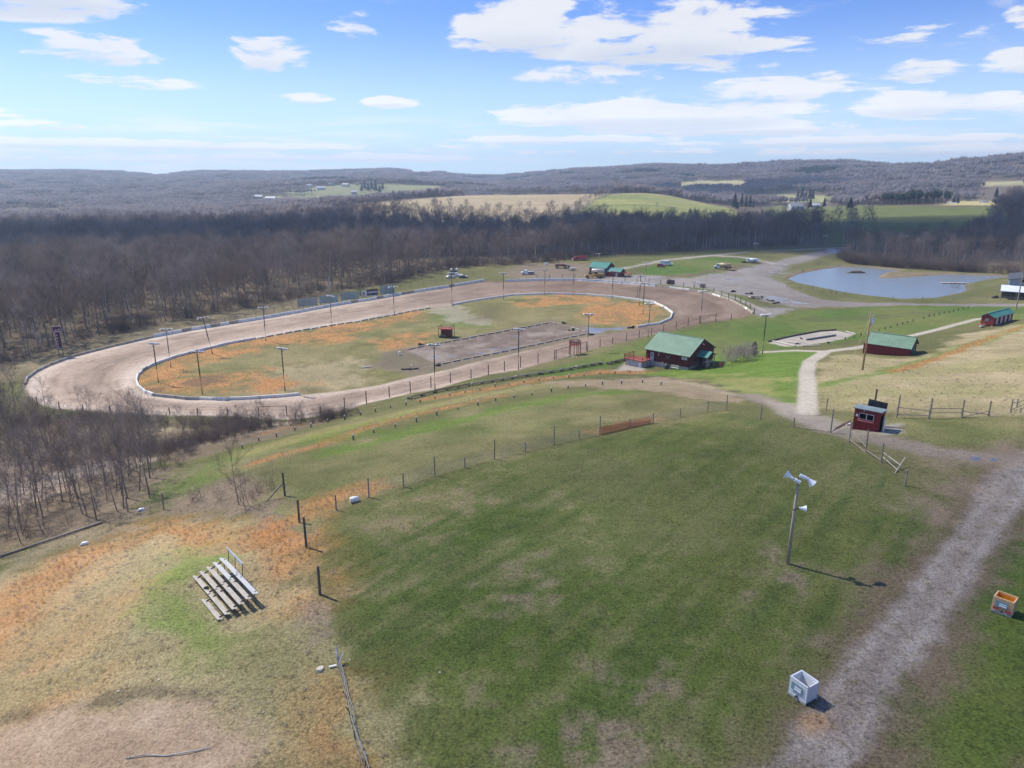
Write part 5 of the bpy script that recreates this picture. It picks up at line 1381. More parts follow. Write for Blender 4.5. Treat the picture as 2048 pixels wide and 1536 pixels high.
# ------------------------------------------------------------------ billboards behind the far straight
SHEET = material('grey_teal_sheet_metal', (.30, .37, .37), .55, .15, .6, metal=.2, streak=.3)
SHEET2 = material('grey_sheet_metal', (.33, .35, .36), .55, .15, .6, metal=.2, streak=.35)
SIGND = material('dark_purple_vinyl', (.035, .025, .04), .5, .2, 1)
def billboard(TL, TR, BL, BR, label, mt, sign=False):
    """flat panel on posts: base line read from its lower corners, height from the upper ones"""
    gl, gr = spot(BL[0] + 1, BL[1] + 4), spot(BR[0] + 1, BR[1] + 4)
    h0, h1 = top_h(gl, BL), top_h(gl, TL)
    d = gr - gl; L = math.hypot(d.x, d.y); yaw = math.atan2(d.y, d.x)
    e = empty('billboard', gl, yaw, label, 'billboard', None if sign else 'sheet metal billboards behind the far straight')
    sl = d.z / L
    h1 = max(h1, h0 + 2.0)
    mb = MB().add([(0, 0, h0), (L, 0, h0 + sl * L), (L, 0, h1 + sl * L), (0, 0, h1), (0, .06, h0), (L, .06, h0 + sl * L), (L, .06, h1 + sl * L), (0, .06, h1)], [(0, 1, 2, 3), (7, 6, 5, 4), (0, 4, 5, 1), (3, 2, 6, 7), (0, 3, 7, 4), (1, 5, 6, 2)])
    if not sign:
        n_ = 11
        for k in range(n_): x = L * (k + .5) / n_; mb.box((x, -.045, (h0 + h1) / 2 + sl * x), (.10, .085, h1 - h0 - .02))
    mb.build('panel', mt, e)
    for k in range(5):
        x = L * (k + .25) / 4.5; MB().box((x, .16, (h1 + sl * x) / 2 - .2), (.14, .16, h1 + sl * x + .3)).build('post', POLED, e)
    return e, L, h0, h1, sl


billboard((593.5,598.6),(634,594.5),(595,614),(634.5,610),'grey ribbed metal billboard, leftmost of the row below the wood',SHEET2)
billboard((637.4,591.6),(675,588.6),(639,607.4),(675.5,604),'ribbed metal billboard second from the left, behind a white-lamped pole',SHEET)
billboard((679.6,585),(716,581.6),(681.4,600.4),(717,597.4),'teal-grey ribbed metal billboard left of the printed sign',SHEET)
billboard((758,572),(788,571),(760,589),(788.6,586.3),'teal-grey ribbed metal billboard at the right end of the row',SHEET)
e, L, h0, h1, sl = billboard((721,581),(754.6,577.5),(722,594.5),(755,590.4),'printed advertising sign with a white letter K emblem on dark ground',SIGND,True)
hh = h1 - h0
mb = MB(); mb.box((L * .17, -.03, h0 + hh * .5), (L * .30, .05, hh * .92)); mb.box((L * .5, -.03, h0 + hh * .06 + sl * L * .5), (L, .05, hh * .09)); mb.build('white_field', WHITE, e)
mb = MB(); x0 = L * .10
mb.box((x0, -.07, h0 + hh * .5), (.32, .04, hh * .66)); mb.bar((x0 + .1, -.07, h0 + hh * .46), (x0 + .95, -.07, h0 + hh * .82), .04, .32); mb.bar((x0 + .25, -.07, h0 + hh * .52), (x0 + 1.0, -.07, h0 + hh * .18), .04, .34); mb.build('letter_mark', SIGND, e)
mb = MB(); mb.box((L * .67, -.03, h0 + hh * .56 + sl * L * .67), (L * .58, .05, hh * .26)); mb.build('pale_band', material('pale_lilac_vinyl', (.52, .50, .60), .5, .15, 1), e)
mb = MB()
for k in range(7): mb.box((L * (.43 + .075 * k), -.07, h0 + hh * .56 + sl * L * .67), (.22, .03, hh * .12))
mb.build('lettering', SIGND, e)
mb = MB()
for k in range(5): mb.box((L * (.46 + .1 * k), -.03, h0 + hh * .84 + sl * L * .67), (.4, .03, hh * .07))
mb.build('upper_lettering', material('dull_red_vinyl', (.25, .06, .07), .5, .2, 1), e)

# scoreboard at the west turn
MAROON = material('maroon_board', (.085, .016, .028), .6, .2, 1)
PINKW = material('faded_white_trim', (.60, .50, .54), .7, .1, 1)
g = spot(123, 712); h1 = top_h(g, (115, 652)); hm_ = top_h(g, (114, 663)); h0 = top_h(g, (121, 697))
yaw = math.radians(28); e = empty('scoreboard', g, yaw, 'tall maroon scoreboard with white frames on two posts at the edge of the wood', 'scoreboard')
for s, nm in ((-.5, 'post'), (.5, 'post')): MB().box((s, .1, hm_ / 2 - .2), (.16, .16, hm_ + .4)).build(nm, POLED, e)
def framed(x, z0, z1, wd, nm):
    p_ = MB().box((x, 0, (z0 + z1) / 2), (wd, .1, z1 - z0)).build(nm, MAROON, e)
    mb = MB(); f_ = .11
    for xx in (x - wd / 2 + f_ / 2, x + wd / 2 - f_ / 2): mb.box((xx, -.03, (z0 + z1) / 2), (f_, .1, z1 - z0 + .02))
    for zz in (z0 + f_ / 2, z1 - f_ / 2): mb.box((x, -.035, zz), (wd, .1, f_))
    mb.build('trim', PINKW, p_); return p_
pt = framed(0, hm_, h1, 2.1, 'top_board'); pc = framed(0, h0, hm_ - .05, 1.35, 'position_board')
mb = MB(); mb.box((-.25, -.06, hm_ + .42), (.42, .04, .3)).box((.45, -.06, hm_ + .5), (.4, .04, .34)).build('lettering', PINKW, pt)
mb = MB()
for k in range(5): mb.box((-.28, -.06, h0 + .55 + k * (hm_ - h0 - .8) / 5), (.26, .04, .36))
mb.build('numerals', PINKW, pc)

# red stand in the infield, judges stand by the fence
g = spot(893, 673); e = empty('flag_stand', g, math.radians(-12), 'dark red box stand with a railed deck on thin posts in the infield', 'stand')
MB().box((.15, 0, 1.25), (2.9, 2.0, 2.3)).build('booth', material('dark_red_metal', (.16, .02, .028), .6, .2, 1.5, stretch=(5, 5, .4), streak=.3), e, False, .03)
MB().box((0, 0, 2.48), (4.3, 2.9, .14)).build('deck', RUSTW, e)
for x in (-2.05, 2.05):
    for y in (-1.35, 1.35): MB().box((x, y, 1.55), (.12, .12, 3.5)).build('post', POLED, e)
mb = MB()
for y in (-1.35, 1.35): mb.bar((-2.05, y, 3.2), (2.05, y, 3.2), .08, .1)
for x in (-2.05, 2.05): mb.bar((x, -1.35, 3.2), (x, 1.35, 3.2), .08, .1)
mb.build('railing', POLED, e); MB().tube([(.5, .2, 2.5), (.35, .2, 6.2)], .05, 6).build('flag_pole', LAMPW, e)
MB().tube([(-.15, .4, 2.5), (-.2, .4, 5.0)], .035, 6).build('mast', LAMPW, e)
g = spot(886, 675); o = MB().tube([(-1.2, 0, .1), (-.5, 0, .55), (.4, 0, .6), (1.1, 0, .1)], [.3, .6, .6, .3], 8).build('earth_mound', material('brown_earth', (.16, .12, .09), .95, .3, 1.2, bump=.6), None, True, 0, g); tag(o, 'brown heap of earth in front of the red infield stand', 'mound')
g = spot(1150, 709); e = empty('judges_stand', g, math.radians(10), 'red-brown timber judges platform on tall legs at the trackside fence', 'stand')
for x in (-1.3, -.35, .35, 1.3): MB().bar((x * 1.12, -.5, -.3), (x, -.3, 3.7), .15).build('leg', RUSTW, e)
for x in (-1.2, 1.2): MB().bar((x * 1.12, 1.1, -.3), (x, .9, 3.7), .15).build('leg', RUSTW, e)
MB().box((0, .3, 2.55), (2.8, 1.5, .12)).build('deck', RUSTW, e)
mb = MB()
for z in (2.95, 3.35, 3.7): mb.box((0, -.38, z), (2.8, .07, .2)).box((0, .98, z), (2.8, .07, .2))
mb.build('railing', RUSTW, e); MB().box((.05, -.46, 3.78), (.8, .08, .3)).build('white_panel', WHITE, e)
for (q, r_) in (((1136,713),.5), ((1147,713),.4), ((1153,714),.3)):
    o = MB().tube([(0, 0, -.1), (0, 0, r_ * .5)], [r_, r_ * .7], 7).build('pale_stone', CONC_G, None, False, .05, spot(*q)); tag(o, 'pale stone lying at the foot of the judges stand', 'stone', 'stones under the judges stand')


# tyre heaps
def tyre_pile(px, n, label, sc=1.0):
    g = spot(*px); e = empty('tyre_pile', g, 0, label, 'tyres')
    for k in range(n):
        c = Vector((rb.uniform(-.9, .9), rb.uniform(-.5, .5), .15 + (.25 if k % 3 == 2 else 0))) * sc
        mb = MB(); R0 = .36 * sc; ax = Vector((rb.uniform(-.4, .4), rb.uniform(-.4, .4), 1)).normalized(); a = ax.orthogonal().normalized(); b = ax.cross(a)
        ring = [c + (a * math.cos(q) + b * math.sin(q)) * R0 for q in np.linspace(0, 2 * math.pi, 13)]
        mb.tube(ring, .13 * sc, 6, False); mb.build('tyre', RUBBER, e)


for q, n, lb in [((1261,656),7,'heap of black tyres at the end of the white east infield wall'), ((841,690),4,'black tyres at the far left corner of the arena border'), ((1130,647),4,'black tyres on the mud behind the arena'), ((1144,661),4,'black tyres inside the arena near its east end'), ((1181,670),4,'black tyres at the near right corner of the arena'), ((876,731),5,'black tyres at the near left corner of the arena border'), ((823,739),1,'black tyre lying on the mud below the arena')]: tyre_pile(q, n, lb)
g = spot(799, 710); o = MB().cyl((0, 0, 0), (0, 0, .9), .29).cyl((0, 0, .88), (0, 0, .92), .31).cyl((0, 0, .3), (0, 0, .34), .305).build('white_drum', LAMPW, None, False, 0, g); tag(o, 'white drum standing on the mud left of the arena', 'drum')
g = spot(820, 739); o = MB().box((0, 0, .15), (4.4, .35, .3), .05).box((1.6, .1, .35), (1.2, .3, .15), .2).build('timber_beam', PLANKD, None, False, 0, g); tag(o, 'dark timber beam lying on the ground below the arena', 'beam')
for q, lb, L in [((733,735),'pile of pale broken boards in the straw grass of the infield',2.6), ((826,731),'pale slab lying on the mud near the black beam',1.4)]:
    g = spot(*q); e = empty('scrap_boards', g, .3, lb, 'scrap wood')
    for k in range(5 if L > 2 else 2): MB().box((rb.uniform(-.8, .8), rb.uniform(-.5, .5), .08 + .07 * k), (L * rb.uniform(.6, 1), .22, .05), rb.uniform(-.7, .9)).build('board', PLANK, e)
# sand play pit: kerb timbers and drain pipes
def log(a, b, r_, m_, nm, lb, ct, z=.0, group=None):
    p_, q_ = spot(*a), spot(*b); o = MB().tube([Vector((0, 0, r_ + z)), q_ - p_ + Vector((0, 0, r_ + z))], r_, 9).build(nm, m_, None, False, 0, p_); tag(o, lb, ct, group); return o
for a, b, lb in [((1537,684),(1590,672),'dark kerb timber along the far left side of the play pit'), ((1590,672),(1640,663),'dark kerb timber along the far side of the play pit'), ((1640,663),(1672,661),'dark kerb timber at the far right of the play pit')]: log(a, b, .24, PLANKD, 'kerb_timber', lb, 'timber')
for a, b, lb in [((1545,683),(1590,693),'pale log across the left end of the play pit'), ((1692,664),(1712,669),'white board edging the right tip of the play pit'), ((1605,693),(1640,692),'grey plank along the near side of the play pit'), ((1575,685),(1600,688),'short pale pipe lying in the play pit')]: log(a, b, .17, PLANK, 'edge_log', lb, 'log')
log((1613,681), (1671,672), .26, material('grey_drain_pipe', (.16, .17, .20), .5, .15, 1), 'drain_pipe', 'long grey drain pipe lying across the play pit', 'pipe')
for a, lb in [((1602,678),'black tyre left of the grey pipe in the play pit'), ((1659,686),'black tyre on the near edge of the play pit'), ((1600,688),'black tyre at the near left of the play pit')]: tyre_pile(a, 1, lb, 1.0)
# ------------------------------------------------------------------ buildings
BLOCKW = material('painted_block_base', (.46, .46, .44), .85, .15, 1.2, streak=.3)
CREAM = material('cream_trim', (.62, .56, .50), .7, .1, 1)
SKYPANE = material('window_pane', (.20, .24, .28), .1, .1, 1, spec=.6)
BLACKIN = material('dark_opening', (.012, .011, .012), .9, .1, 1, spec=0)


def gable_roof(x0, x1, y0, y1, ze, zr, th=.10, over=.35):
    """pitched roof, ridge along x, as one thick folded sheet"""
    ym = (y0 + y1) / 2; a, b = y0 - over, y1 + over
    k = (zr - ze) / (ym - y0); za = ze - over * k
    return MB().prism([(a, za), (ym, zr), (b, za), (b, za + th), (ym, zr + th * 1.15), (a, za + th)], x0 - over, x1 + over, 'x'), (a, za, ym, zr, k)


def roof_ribs(x0, x1, y0, y1, ze, zr, step=.6, over=.35, th=.10):
    mb = MB(); ym = (y0 + y1) / 2; k = (zr - ze) / (ym - y0); za = ze - over * k
    n_ = int((x1 - x0 + 2 * over) / step)
    for i in range(n_ + 1):
        x = x0 - over + .04 + i * (x1 - x0 + 2 * over - .08) / n_
        mb.bar((x, y0 - over, za + th + .015), (x, ym, zr + th * 1.15 + .015), .05, .04).bar((x, y1 + over, za + th + .015), (x, ym, zr + th * 1.15 + .015), .05, .04)
    mb.box(((x0 + x1) / 2, ym, zr + th * 1.15 + .02), (x1 - x0 + 2 * over, .35, .05)); return mb


def walls_gabled(x0, x1, y0, y1, zb, ze, zr):
    """closed shell with pointed gables at x0 and x1"""
    ym = (y0 + y1) / 2
    return MB().prism([(y0, zb), (y1, zb), (y1, ze - .02), (ym, zr - .02), (y0, ze - .02)], x0, x1, 'x')


# --- clubhouse: log walls, sage roof, block base, deck, porch
yaw = R(-43)
org = Vector((40.25, 156.9, -12.35))
e = empty('clubhouse', org, yaw, 'dark red log clubhouse with sage green metal roof, deck and small porch', 'clubhouse')
L, W = 11.3, 11.6; zb, ze, zr = .75, 3.55, 6.5
walls_gabled(-L, 0, 0, W, zb, ze, zr).build('log_wall', LOGR, e)
mb = MB()
for k in range(11):
    z = zb + .13 + k * .255
    mb.tube([(-L - .02, -.02, z), (.02, -.02, z)], .125, 6).tube([(.02, -.02, z), (.02, W + .02, z)], .125, 6)
for k in range(9):
    z = ze + .1 + k * .255; f_ = (z - ze) / (zr - ze)
    if f_ < .95: mb.tube([(.02, W / 2 * f_ + .1, z), (.02, W - W / 2 * f_ - .1, z)], .12, 6)
mb.build('logs', LOGR, e)
MB().box((-L / 2, W / 2, -.9), (L - .1, W - .1, 3.28)).build('block_base', BLOCKW, e)
rf, _ = gable_roof(-L, 0, 0, W, ze, zr, .1, .5); ro = rf.build('roof', SAGE, e); roof_ribs(-L, 0, 0, W, ze, zr, .75, .5).build('roof_ribs', SAGE, ro)
# front details
d_ = MB().box((-L + 1.75, -.16, zb + 1.05), (.85, .08, 2.0)).build('door', material('pale_door', (.50, .55, .58), .5, .1, 1), e); MB().box((-L + 1.75, -.22, zb + 1.45), (.5, .05, .8)).build('door_pane', SKYPANE, d_)
s_ = MB().box((-1.05, -.17, 2.75), (1.35, .05, .62)).build('wall_sign', WHITE, e); mb = MB()
for k in range(3): mb.box((-1.05, -.21, 2.9 - k * .16), (1.0 - .2 * k, .03, .06))
mb.build('lettering', SIGND, s_)
MB().box((-5.4, -.1, .35), (.62, .08, .75)).build('white_notice', WHITE, e)
mb = MB().tube([(-6.6, -.35, .55), (-6.6, -.1, .55)], .45, 14); mb.build('satellite_dish', CONC_G, e)
w_ = MB().box((-5.2, -.17, 2.35), (1.3, .06, .95)).build('window', GLASSD, e)
mb = MB().bar((-5.8, -.25, 2.7), (-5.2, -.3, 2.1), .06).bar((-4.7, -.25, 2.85), (-5.2, -.3, 2.1), .06); mb.build('shutter_brace', PLANK, w_)
MB().bar((-7.9, -.12, 2.2), (-7.7, -.12, 3.1), .07).build('downspout', CONC_W, e)
# deck over a block store on the left
dk = MB().box((-L - 1.2, -1.6, 1.02), (5.2, 4.0, .16)).build('deck', RUSTW, e)
for (x, y) in ((-L - 3.75, -3.55), (-L + 1.35, -3.55), (-L - 3.75, .35), (-L - 1.2, -3.55), (-L + 1.35, -1.6), (-L - 3.75, -1.6)): MB().box((x, y, 1.6), (.12, .12, 1.2)).build('deck_post', RUSTW, e)
mb = MB()
for z in (1.45, 1.78, 2.1): mb.box((-L - 1.2, -3.55, z), (5.1, .05, .1)).box((-L - 3.75, -1.6, z), (.05, 3.9, .1)).box((-L + 1.35, -2.6, z), (.05, 1.9, .1))
mb.build('railing', RUSTW, e)
MB().box((-L - 1.1, -1.5, -.45), (4.6, 3.5, 2.72)).build('block_store', BLOCKW, e)
MB().box((-L + .45, -3.27, -.2), (.5, .06, 1.6)).build('store_door', LAMPW, e)
mb = MB()
for x in (-L - 3.4, -L + 1.2): mb.box((x, -3.4, -.45), (.1, .1, 2.7))
mb.build('store_post', RUSTW, e)
# gable end: porch
MB().box((1.5, 5.1, .55), (2.6, 3.8, .14)).build('porch_floor', PLANKD, e)
rp, _ = gable_roof(.2, 2.9, 3.3, 6.9, 3.05, 4.05, .09, .3)
pr = MB(); a, za, ym, zr2 = 2.95, 2.9, 5.1, 4.0
pr.prism([(2.95, 2.9), (5.1, 3.95), (7.25, 2.9), (7.25, 3.0), (5.1, 4.07), (2.95, 3.0)], .12, 3.1, 'x').build('porch_roof', TEAL, e)
for y in (3.35, 6.85): MB().box((2.75, y, 1.7), (.16, .16, 2.6)).build('porch_post', PLANK, e)
mb = MB()
for z in (.95, 1.4): mb.box((2.75, 4.0, z), (.06, 1.3, .1))
for k in range(7): mb.box((2.75, 3.5 + k * .18, 1.1), (.04, .05, .8))
mb.build('porch_railing', PLANK, e)
MB().box((.16, 5.3, 1.65), (.08, 1.1, 2.1)).build('front_door', BLACKIN, e); MB().box((.17, 3.1, 2.0), (.08, 1.0, 1.0)).build('gable_window', GLASSD, e)
MB().cyl((.15, W / 2, 5.35), (.5, W / 2, 5.25), .14, .17, 8).build('gable_lamp', LAMPW, e)
for nm, (x, y), lb in (('water_heater', (-5.1, -.9), 'dark grey rounded tank beside the clubhouse base'),):
    g = e.matrix_basis @ Vector((x, y, 0)); g.z = float(gz(g.x, g.y)); o = MB().cyl((0, 0, 0), (0, 0, 1.15), .5, .46, 12).cyl((0, 0, 1.14), (0, 0, 1.25), .3, .1, 12).build('oil_tank', STEELD, None, True, 0, g); tag(o, lb, 'tank')
g = e.matrix_basis @ Vector((-2.9, -1.0, 0)); g.z = float(gz(g.x, g.y)); b_ = empty('bench', g, yaw, 'pale bench standing against the clubhouse block base', 'bench')
MB().box((0, 0, .45), (2.0, .45, .07)).build('seat', PLANK, b_); MB().box((0, .24, .85), (2.0, .06, .35)).build('backrest', PLANK, b_)
for x in (-.9, .9): MB().box((x, 0, .22), (.08, .42, .44)).build('leg', PLANK, b_)
for (x, y, s, lb) in ((1.0, .6, 1.0, 'bare dark shrub at the right front corner of the clubhouse'), (1.3, 2.0, 1.0, 'bare dark shrub between the corner and the porch of the clubhouse'), (3.3, 2.6, .8, 'bare dark shrub beside the porch steps')):
    g = e.matrix_basis @ Vector((x, y, 0)); plant(BUSHK[int(x * 10) % 3], 'shrub', 'twigs', g.x, g.y, s, x, lb, 'shrub', 'shrubs round the clubhouse')
# the flowering hedge right of the porch
BLOSSOM = material('pale_blossom_twigs', (.40, .33, .30), .9, .2, .5)
BUSHP = [bare_tree('s', 71, 3.2, 2.0, .1, 520, .03, .03, 6, .2, 6), bare_tree('t', 72, 2.9, 1.9, .1, 520, .03, .03, 6, .2, 6)]
for k in BUSHP: tone(k, BRIAR, BLOSSOM)
for i, (px, py, s) in enumerate([(1456,722,1.15), (1464,726,1.0), (1474,724,1.15), (1484,721,1.15), (1493,722,1.1), (1500,718,1.2), (1448,731,.8), (1488,716,1.2)]):
    g = spot(px, py); plant(BUSHP[i % 2], 'shrub', 'twigs', g.x, g.y, s, i * 1.1, 'pale twiggy shrub in the clump right of the clubhouse porch', 'shrub', 'pale shrubs right of the porch')
g = spot(1507, 712); k_ = conifer('u', 75, 3.6, 1.1, 420); tone(k_, BARK, material('bronze_needles', (.10, .085, .065), .9, .3, 1)); plant(k_, 'evergreen_shrub', 'foliage', g.x, g.y, 1.0, 0, 'dark upright evergreen at the right end of the shrub clump', 'shrub', None)
g = spot(1441, 735); w2 = empty('wagon_wheel', g, R(40), 'reddish wagon wheel standing on the lawn by the porch', 'wheel'); ring = [Vector((math.cos(q) * .6, 0, .62 + math.sin(q) * .6)) for q in np.linspace(0, 2 * math.pi, 15)]
MB().tube(ring, .07, 6, False).build('rim', RUSTW, w2); mb = MB()
for k in range(4): q = k * math.pi / 4; mb.bar((math.cos(q) * .58, 0, .62 + math.sin(q) * .58), (-math.cos(q) * .58, 0, .62 - math.sin(q) * .58), .05)
mb.build('spokes', RUSTW, w2)

# --- ticket booth
yaw = R(-42); org = Vector((45.95, 84.0, -.70))
e = empty('ticket_booth', org, yaw, 'small red board ticket booth with two dark windows and an open white door', 'ticket booth')
L, W = 3.05, 2.2
MB().prism([(0, -.35), (W, -.35), (W, 2.42), (0, 2.62)], -L, 0, 'x').build('wall', REDW, e)
mb = MB()
for k in range(14): mb.box((-L + .1 + k * .219, -.012, 1.1), (.02, .03, 2.9))
mb.build('board_battens', REDW, e)
MB().prism([(-.3, 2.64), (W + .15, 2.44), (W + .15, 2.52), (-.3, 2.72)], -L - .2, .22, 'x').build('roof', material('grey_green_roofing', (.20, .26, .26), .7, .15, 1), e)
w_ = MB().box((-1.55, -.03, 1.72), (1.72, .08, .82)).build('window_frame', CREAM, e)
for x in (-1.98, -1.12): MB().box((x, -.075, 1.72), (.74, .03, .68)).build('window_pane', BLACKIN, w_)
MB().box((-1.5, -.16, 1.14), (1.7, .26, .06)).build('counter_shelf', material('pink_faded_board', (.42, .14, .13), .8, .2, 1), e)
MB().box((-2.68, -.03, 1.72), (.26, .04, .3)).build('white_notice', WHITE, e); MB().box((-2.5, -.03, 1.2), (.12, .05, .36)).build('trim_strip', material('pink_faded_strip', (.50, .22, .22), .8, .2, 1), e)
MB().box((.03, .95, 1.0), (.06, .85, 1.95)).build('doorway', BLACKIN, e)
MB().box((.40, .42, .98), (.86, .05, 1.95), R(-62)).build('door', WHITE, e)
MB().cyl((-1.9, -.1, 2.5), (-1.9, -.12, 2.4), .06, .08, 8).build('eave_lamp', LAMPW, e)
# corrugated sheet leaning behind, and the post that rises behind the booth
g = e.matrix_basis @ Vector((-1.35, 3.1, 0)); g.z = float(gz(g.x, g.y)); mb = MB()
s_ = empty('corrugated_sheet', g, yaw, 'dark ribbed sheet propped upright behind the ticket booth', 'sheet')
MB().box((0, 0, 1.75), (2.3, .06, 3.3), 0, R(-8), R(3)).build('sheet', material('dark_brown_sheet', (.045, .038, .040), .6, .3, 2), s_)
mb = MB()
for k in range(9): mb.box((-1.05 + .26 * k, -.06, 1.75), (.05, .05, 3.3), 0, R(-8), R(3))
mb.build('ribs', STEELD, s_)
g = e.matrix_basis @ Vector((-1.75, 3.6, 0)); g.z = float(gz(g.x, g.y)); h = top_h(g, (1734, 776)); o = MB().tube([(0, 0, -.3), (.03, 0, h)], [.13, .11], 8).build('timber_post', material('dark_brown_post', (.13, .085, .06), .9, .3, 2, stretch=(6, 6, .6)), None, False, 0, g); tag(o, 'thick dark brown post rising behind the ticket booth roof', 'post')
g = spot(1797, 864); o = MB().bar((-.9, -.5, .06), (.9, .6, .06), .12, .06).build('loose_board', PLANK, None, False, 0, g); tag(o, 'pale loose board lying on the grass right of the ticket booth', 'board')
g = spot(1695, 850); o = MB().box((0, 0, .1), (.7, .5, .3), .4).build('white_block', LAMPW, None, False, .04, g); tag(o, 'small white block by the left foot of the ticket booth', 'block')

# --- red shed with green roof by the driveway
yaw = R(-41); org = Vector((90.1, 156.7, -9.1))
e = empty('red_shed', org, yaw, 'low red board shed with a broad sage green roof beside the driveway', 'shed')
L, W = 8.9, 6.4; ze, zr = 2.15, 4.05
walls_gabled(-L, 0, 0, W, -.9, ze, zr).build('wall', REDW, e)
mb = MB()
for k in range(11): mb.box((-L / 2, -.015, -.7 + k * .26), (L, .03, .02)).box((.015, W / 2, -.7 + k * .26), (.03, W, .02))
mb.build('clapboard_lines', material('board_shadow_gaps', (.09, .015, .015), .9, .1, 1), e)
rf, _ = gable_roof(-L, 0, 0, W, ze, zr, .1, .45); ro = rf.build('roof', SAGE, e); roof_ribs(-L, 0, 0, W, ze, zr, .75, .45).build('roof_ribs', SAGE, ro)
MB().box((.03, W / 2, 1.5), (.06, 3.0, 2.6)).build('gable_panel', material('grey_green_gable', (.10, .115, .105), .8, .2, 1), e)
MB().box((.09, W / 2 + .6, .55), (.08, 1.5, 1.7)).build('door', TEAL, e); MB().box((.12, W / 2, zr - .5), (.1, .25, .9)).build('finial', WHITE, e)
g = e.matrix_basis @ Vector((-L - 1.2, 1.2, 0)); 
mb = MB().box((-L - .45, .1, .55), (.9, .06, 2.6)); mb.build('wing_fence', REDW, e)

# --- long red restroom block on piers
yaw = R(36.5); org = Vector((131.3, 190.9, -9.1))
e = empty('restroom_block', org, yaw, 'long red board building with four white doors and green roof on block piers', 'restroom')
L, W = 13.2, 3.0; zb, ze, zr = .35, 2.65, 3.5
walls_gabled(0, L, 0, W, zb, ze, zr).build('wall', REDW, e)
rf, _ = gable_roof(0, L, 0, W, ze, zr, .09, .35); ro = rf.build('roof', TEAL, e); roof_ribs(0, L, 0, W, ze, zr, .8, .35).build('roof_ribs', TEAL, ro)
for k in range(4): x = 2.4 + k * 2.95; MB().box((x, -.04, zb + .98), (.85, .07, 1.9)).build('door', WHITE, e)
w_ = MB().box((-.04, W * .52, 1.75), (.06, .85, .85)).build('window_frame', CREAM, e)
for dy in (-.2, .2):
    for dz in (-.2, .2): MB().box((-.08, W * .52 + dy, 1.75 + dz), (.03, .26, .26)).build('window_pane', GLASSD, w_)
for x in (.3, 4.5, 8.8, 12.9):
    for y in (.3, W - .3): MB().box((x, y, 0), (.42, .42, .7)).build('pier', CONC_W, e)
mb = MB().box((-1.9, W - .6, .62), (2.6, 1.2, .08)); mb.build('ramp', RUSTW, e)
mb = MB()
for k in range(9): mb.box((-3.1 + k * .32, W - 1.2, 1.05), (.06, .05, .85))
mb.box((-1.9, W - 1.2, 1.5), (2.7, .07, .08)); mb.build('ramp_railing', RUSTW, e)
MB().box((-3.1, W - 1.2, .3), (.3, .3, .7)).build('ramp_pier', CONC_W, e)

# --- pit garage
yaw = R(-32); org = Vector((42.6, 323.6, -12.9))
e = empty('pit_garage', org, yaw, 'dark red garage with bright teal roof and a lower side wing in the pit lot', 'garage')
L, W = 8.3, 9.0; ze, zr = 3.7, 5.7
walls_gabled(-L, 0, 0, W, -.6, ze, zr).build('wall', LOGR, e); rf, _ = gable_roof(-L, 0, 0, W, ze, zr, .1, .4); ro = rf.build('roof', TEAL, e); roof_ribs(-L, 0, 0, W, ze, zr, .8, .4).build('roof_ribs', TEAL, ro)
MB().box((-1.7, -.06, 1.4), (2.6, .1, 2.8)).build('sliding_door', material('dark_teal_door', (.03, .13, .14), .6, .15, 1), e)
walls_gabled(.05, 7.0, -.3, 5.0, -.6, 2.5, 3.7).build('wing_wall', REDW, e); rf, _ = gable_roof(.25, 7.0, -.3, 5.0, 2.5, 3.7, .1, .45); rf.build('wing_roof', TEAL, e)
MB().box((5.4, -.35, .95), (.95, .06, 1.9)).build('wing_door', material('pale_green_door', (.42, .50, .46), .6, .1, 1), e)
MB().box((9.0, 2.2, 1.9), (3.6, 4.2, .12), 0, 0, R(6)).build('porch_roof', RUSTW, e)
for y in (.3, 2.2, 4.1): MB().box((10.6, y, .8), (.14, .14, 2.2)).build('porch_post', POLEW, e)
mb = MB()
for z in (.4, .8, 1.1): mb.box((10.6, 2.2, z), (.06, 3.8, .1))
mb.build('porch_railing', RUSTW, e)

# --- grey barn with a white lean-to at the right edge
g0 = spot(1999, 599); yaw = R(-34)
e = empty('grey_barn', g0, yaw, 'grey board barn with a white metal lean-to roof at the right edge', 'barn')
GREYB = material('silver_grey_boards', (.20, .22, .25), .8, .25, 1.2, stretch=(4, 4, .4), streak=.4)
MB().prism([(2.2, -.5), (26, -.5), (26, 6.6), (14, 9.0), (2.2, 6.6)], 8.6, 30, 'y').build('wall', GREYB, e)
MB().prism([(1.7, 6.55), (14, 9.05), (26.5, 6.55), (26.5, 6.75), (14, 9.25), (1.7, 6.75)], 8.2, 30.5, 'y').build('roof', STEELD, e)
MB().prism([(-.3, 3.2), (8.4, 4.5), (8.4, 4.62), (-.3, 3.32)], -.2, 26, 'x').build('lean_to_roof', material('white_metal_roof', (.66, .70, .78), .4, .08, .5), e)
for k in range(6): MB().box((.3 + k * 4.6, .1, 1.4), (.2, .2, 3.6)).build('post', POLEW, e)
MB().box((4.6, 5.2, 1.2), (8.4, 2.0, 2.6)).build('stall_wall', POLED, e)
mb = MB()
for z in (.7, 1.2): mb.box((13, .1, z), (25, .08, .16))
mb.build('feed_rail', POLEW, e); MB().box((6.6, 8.52, 6.5), (1.6, .1, .9)).build('hay_door', BLACKIN, e)
g = spot(1990, 596); o = MB().box((0, 0, .35), (2.2, 1.1, .8)).box((.3, 0, .8), (1.0, .8, .3)).build('hay_rack', POLED, None, False, .05, g); tag(o, 'dark low rack on the grass left of the white lean-to', 'rack')

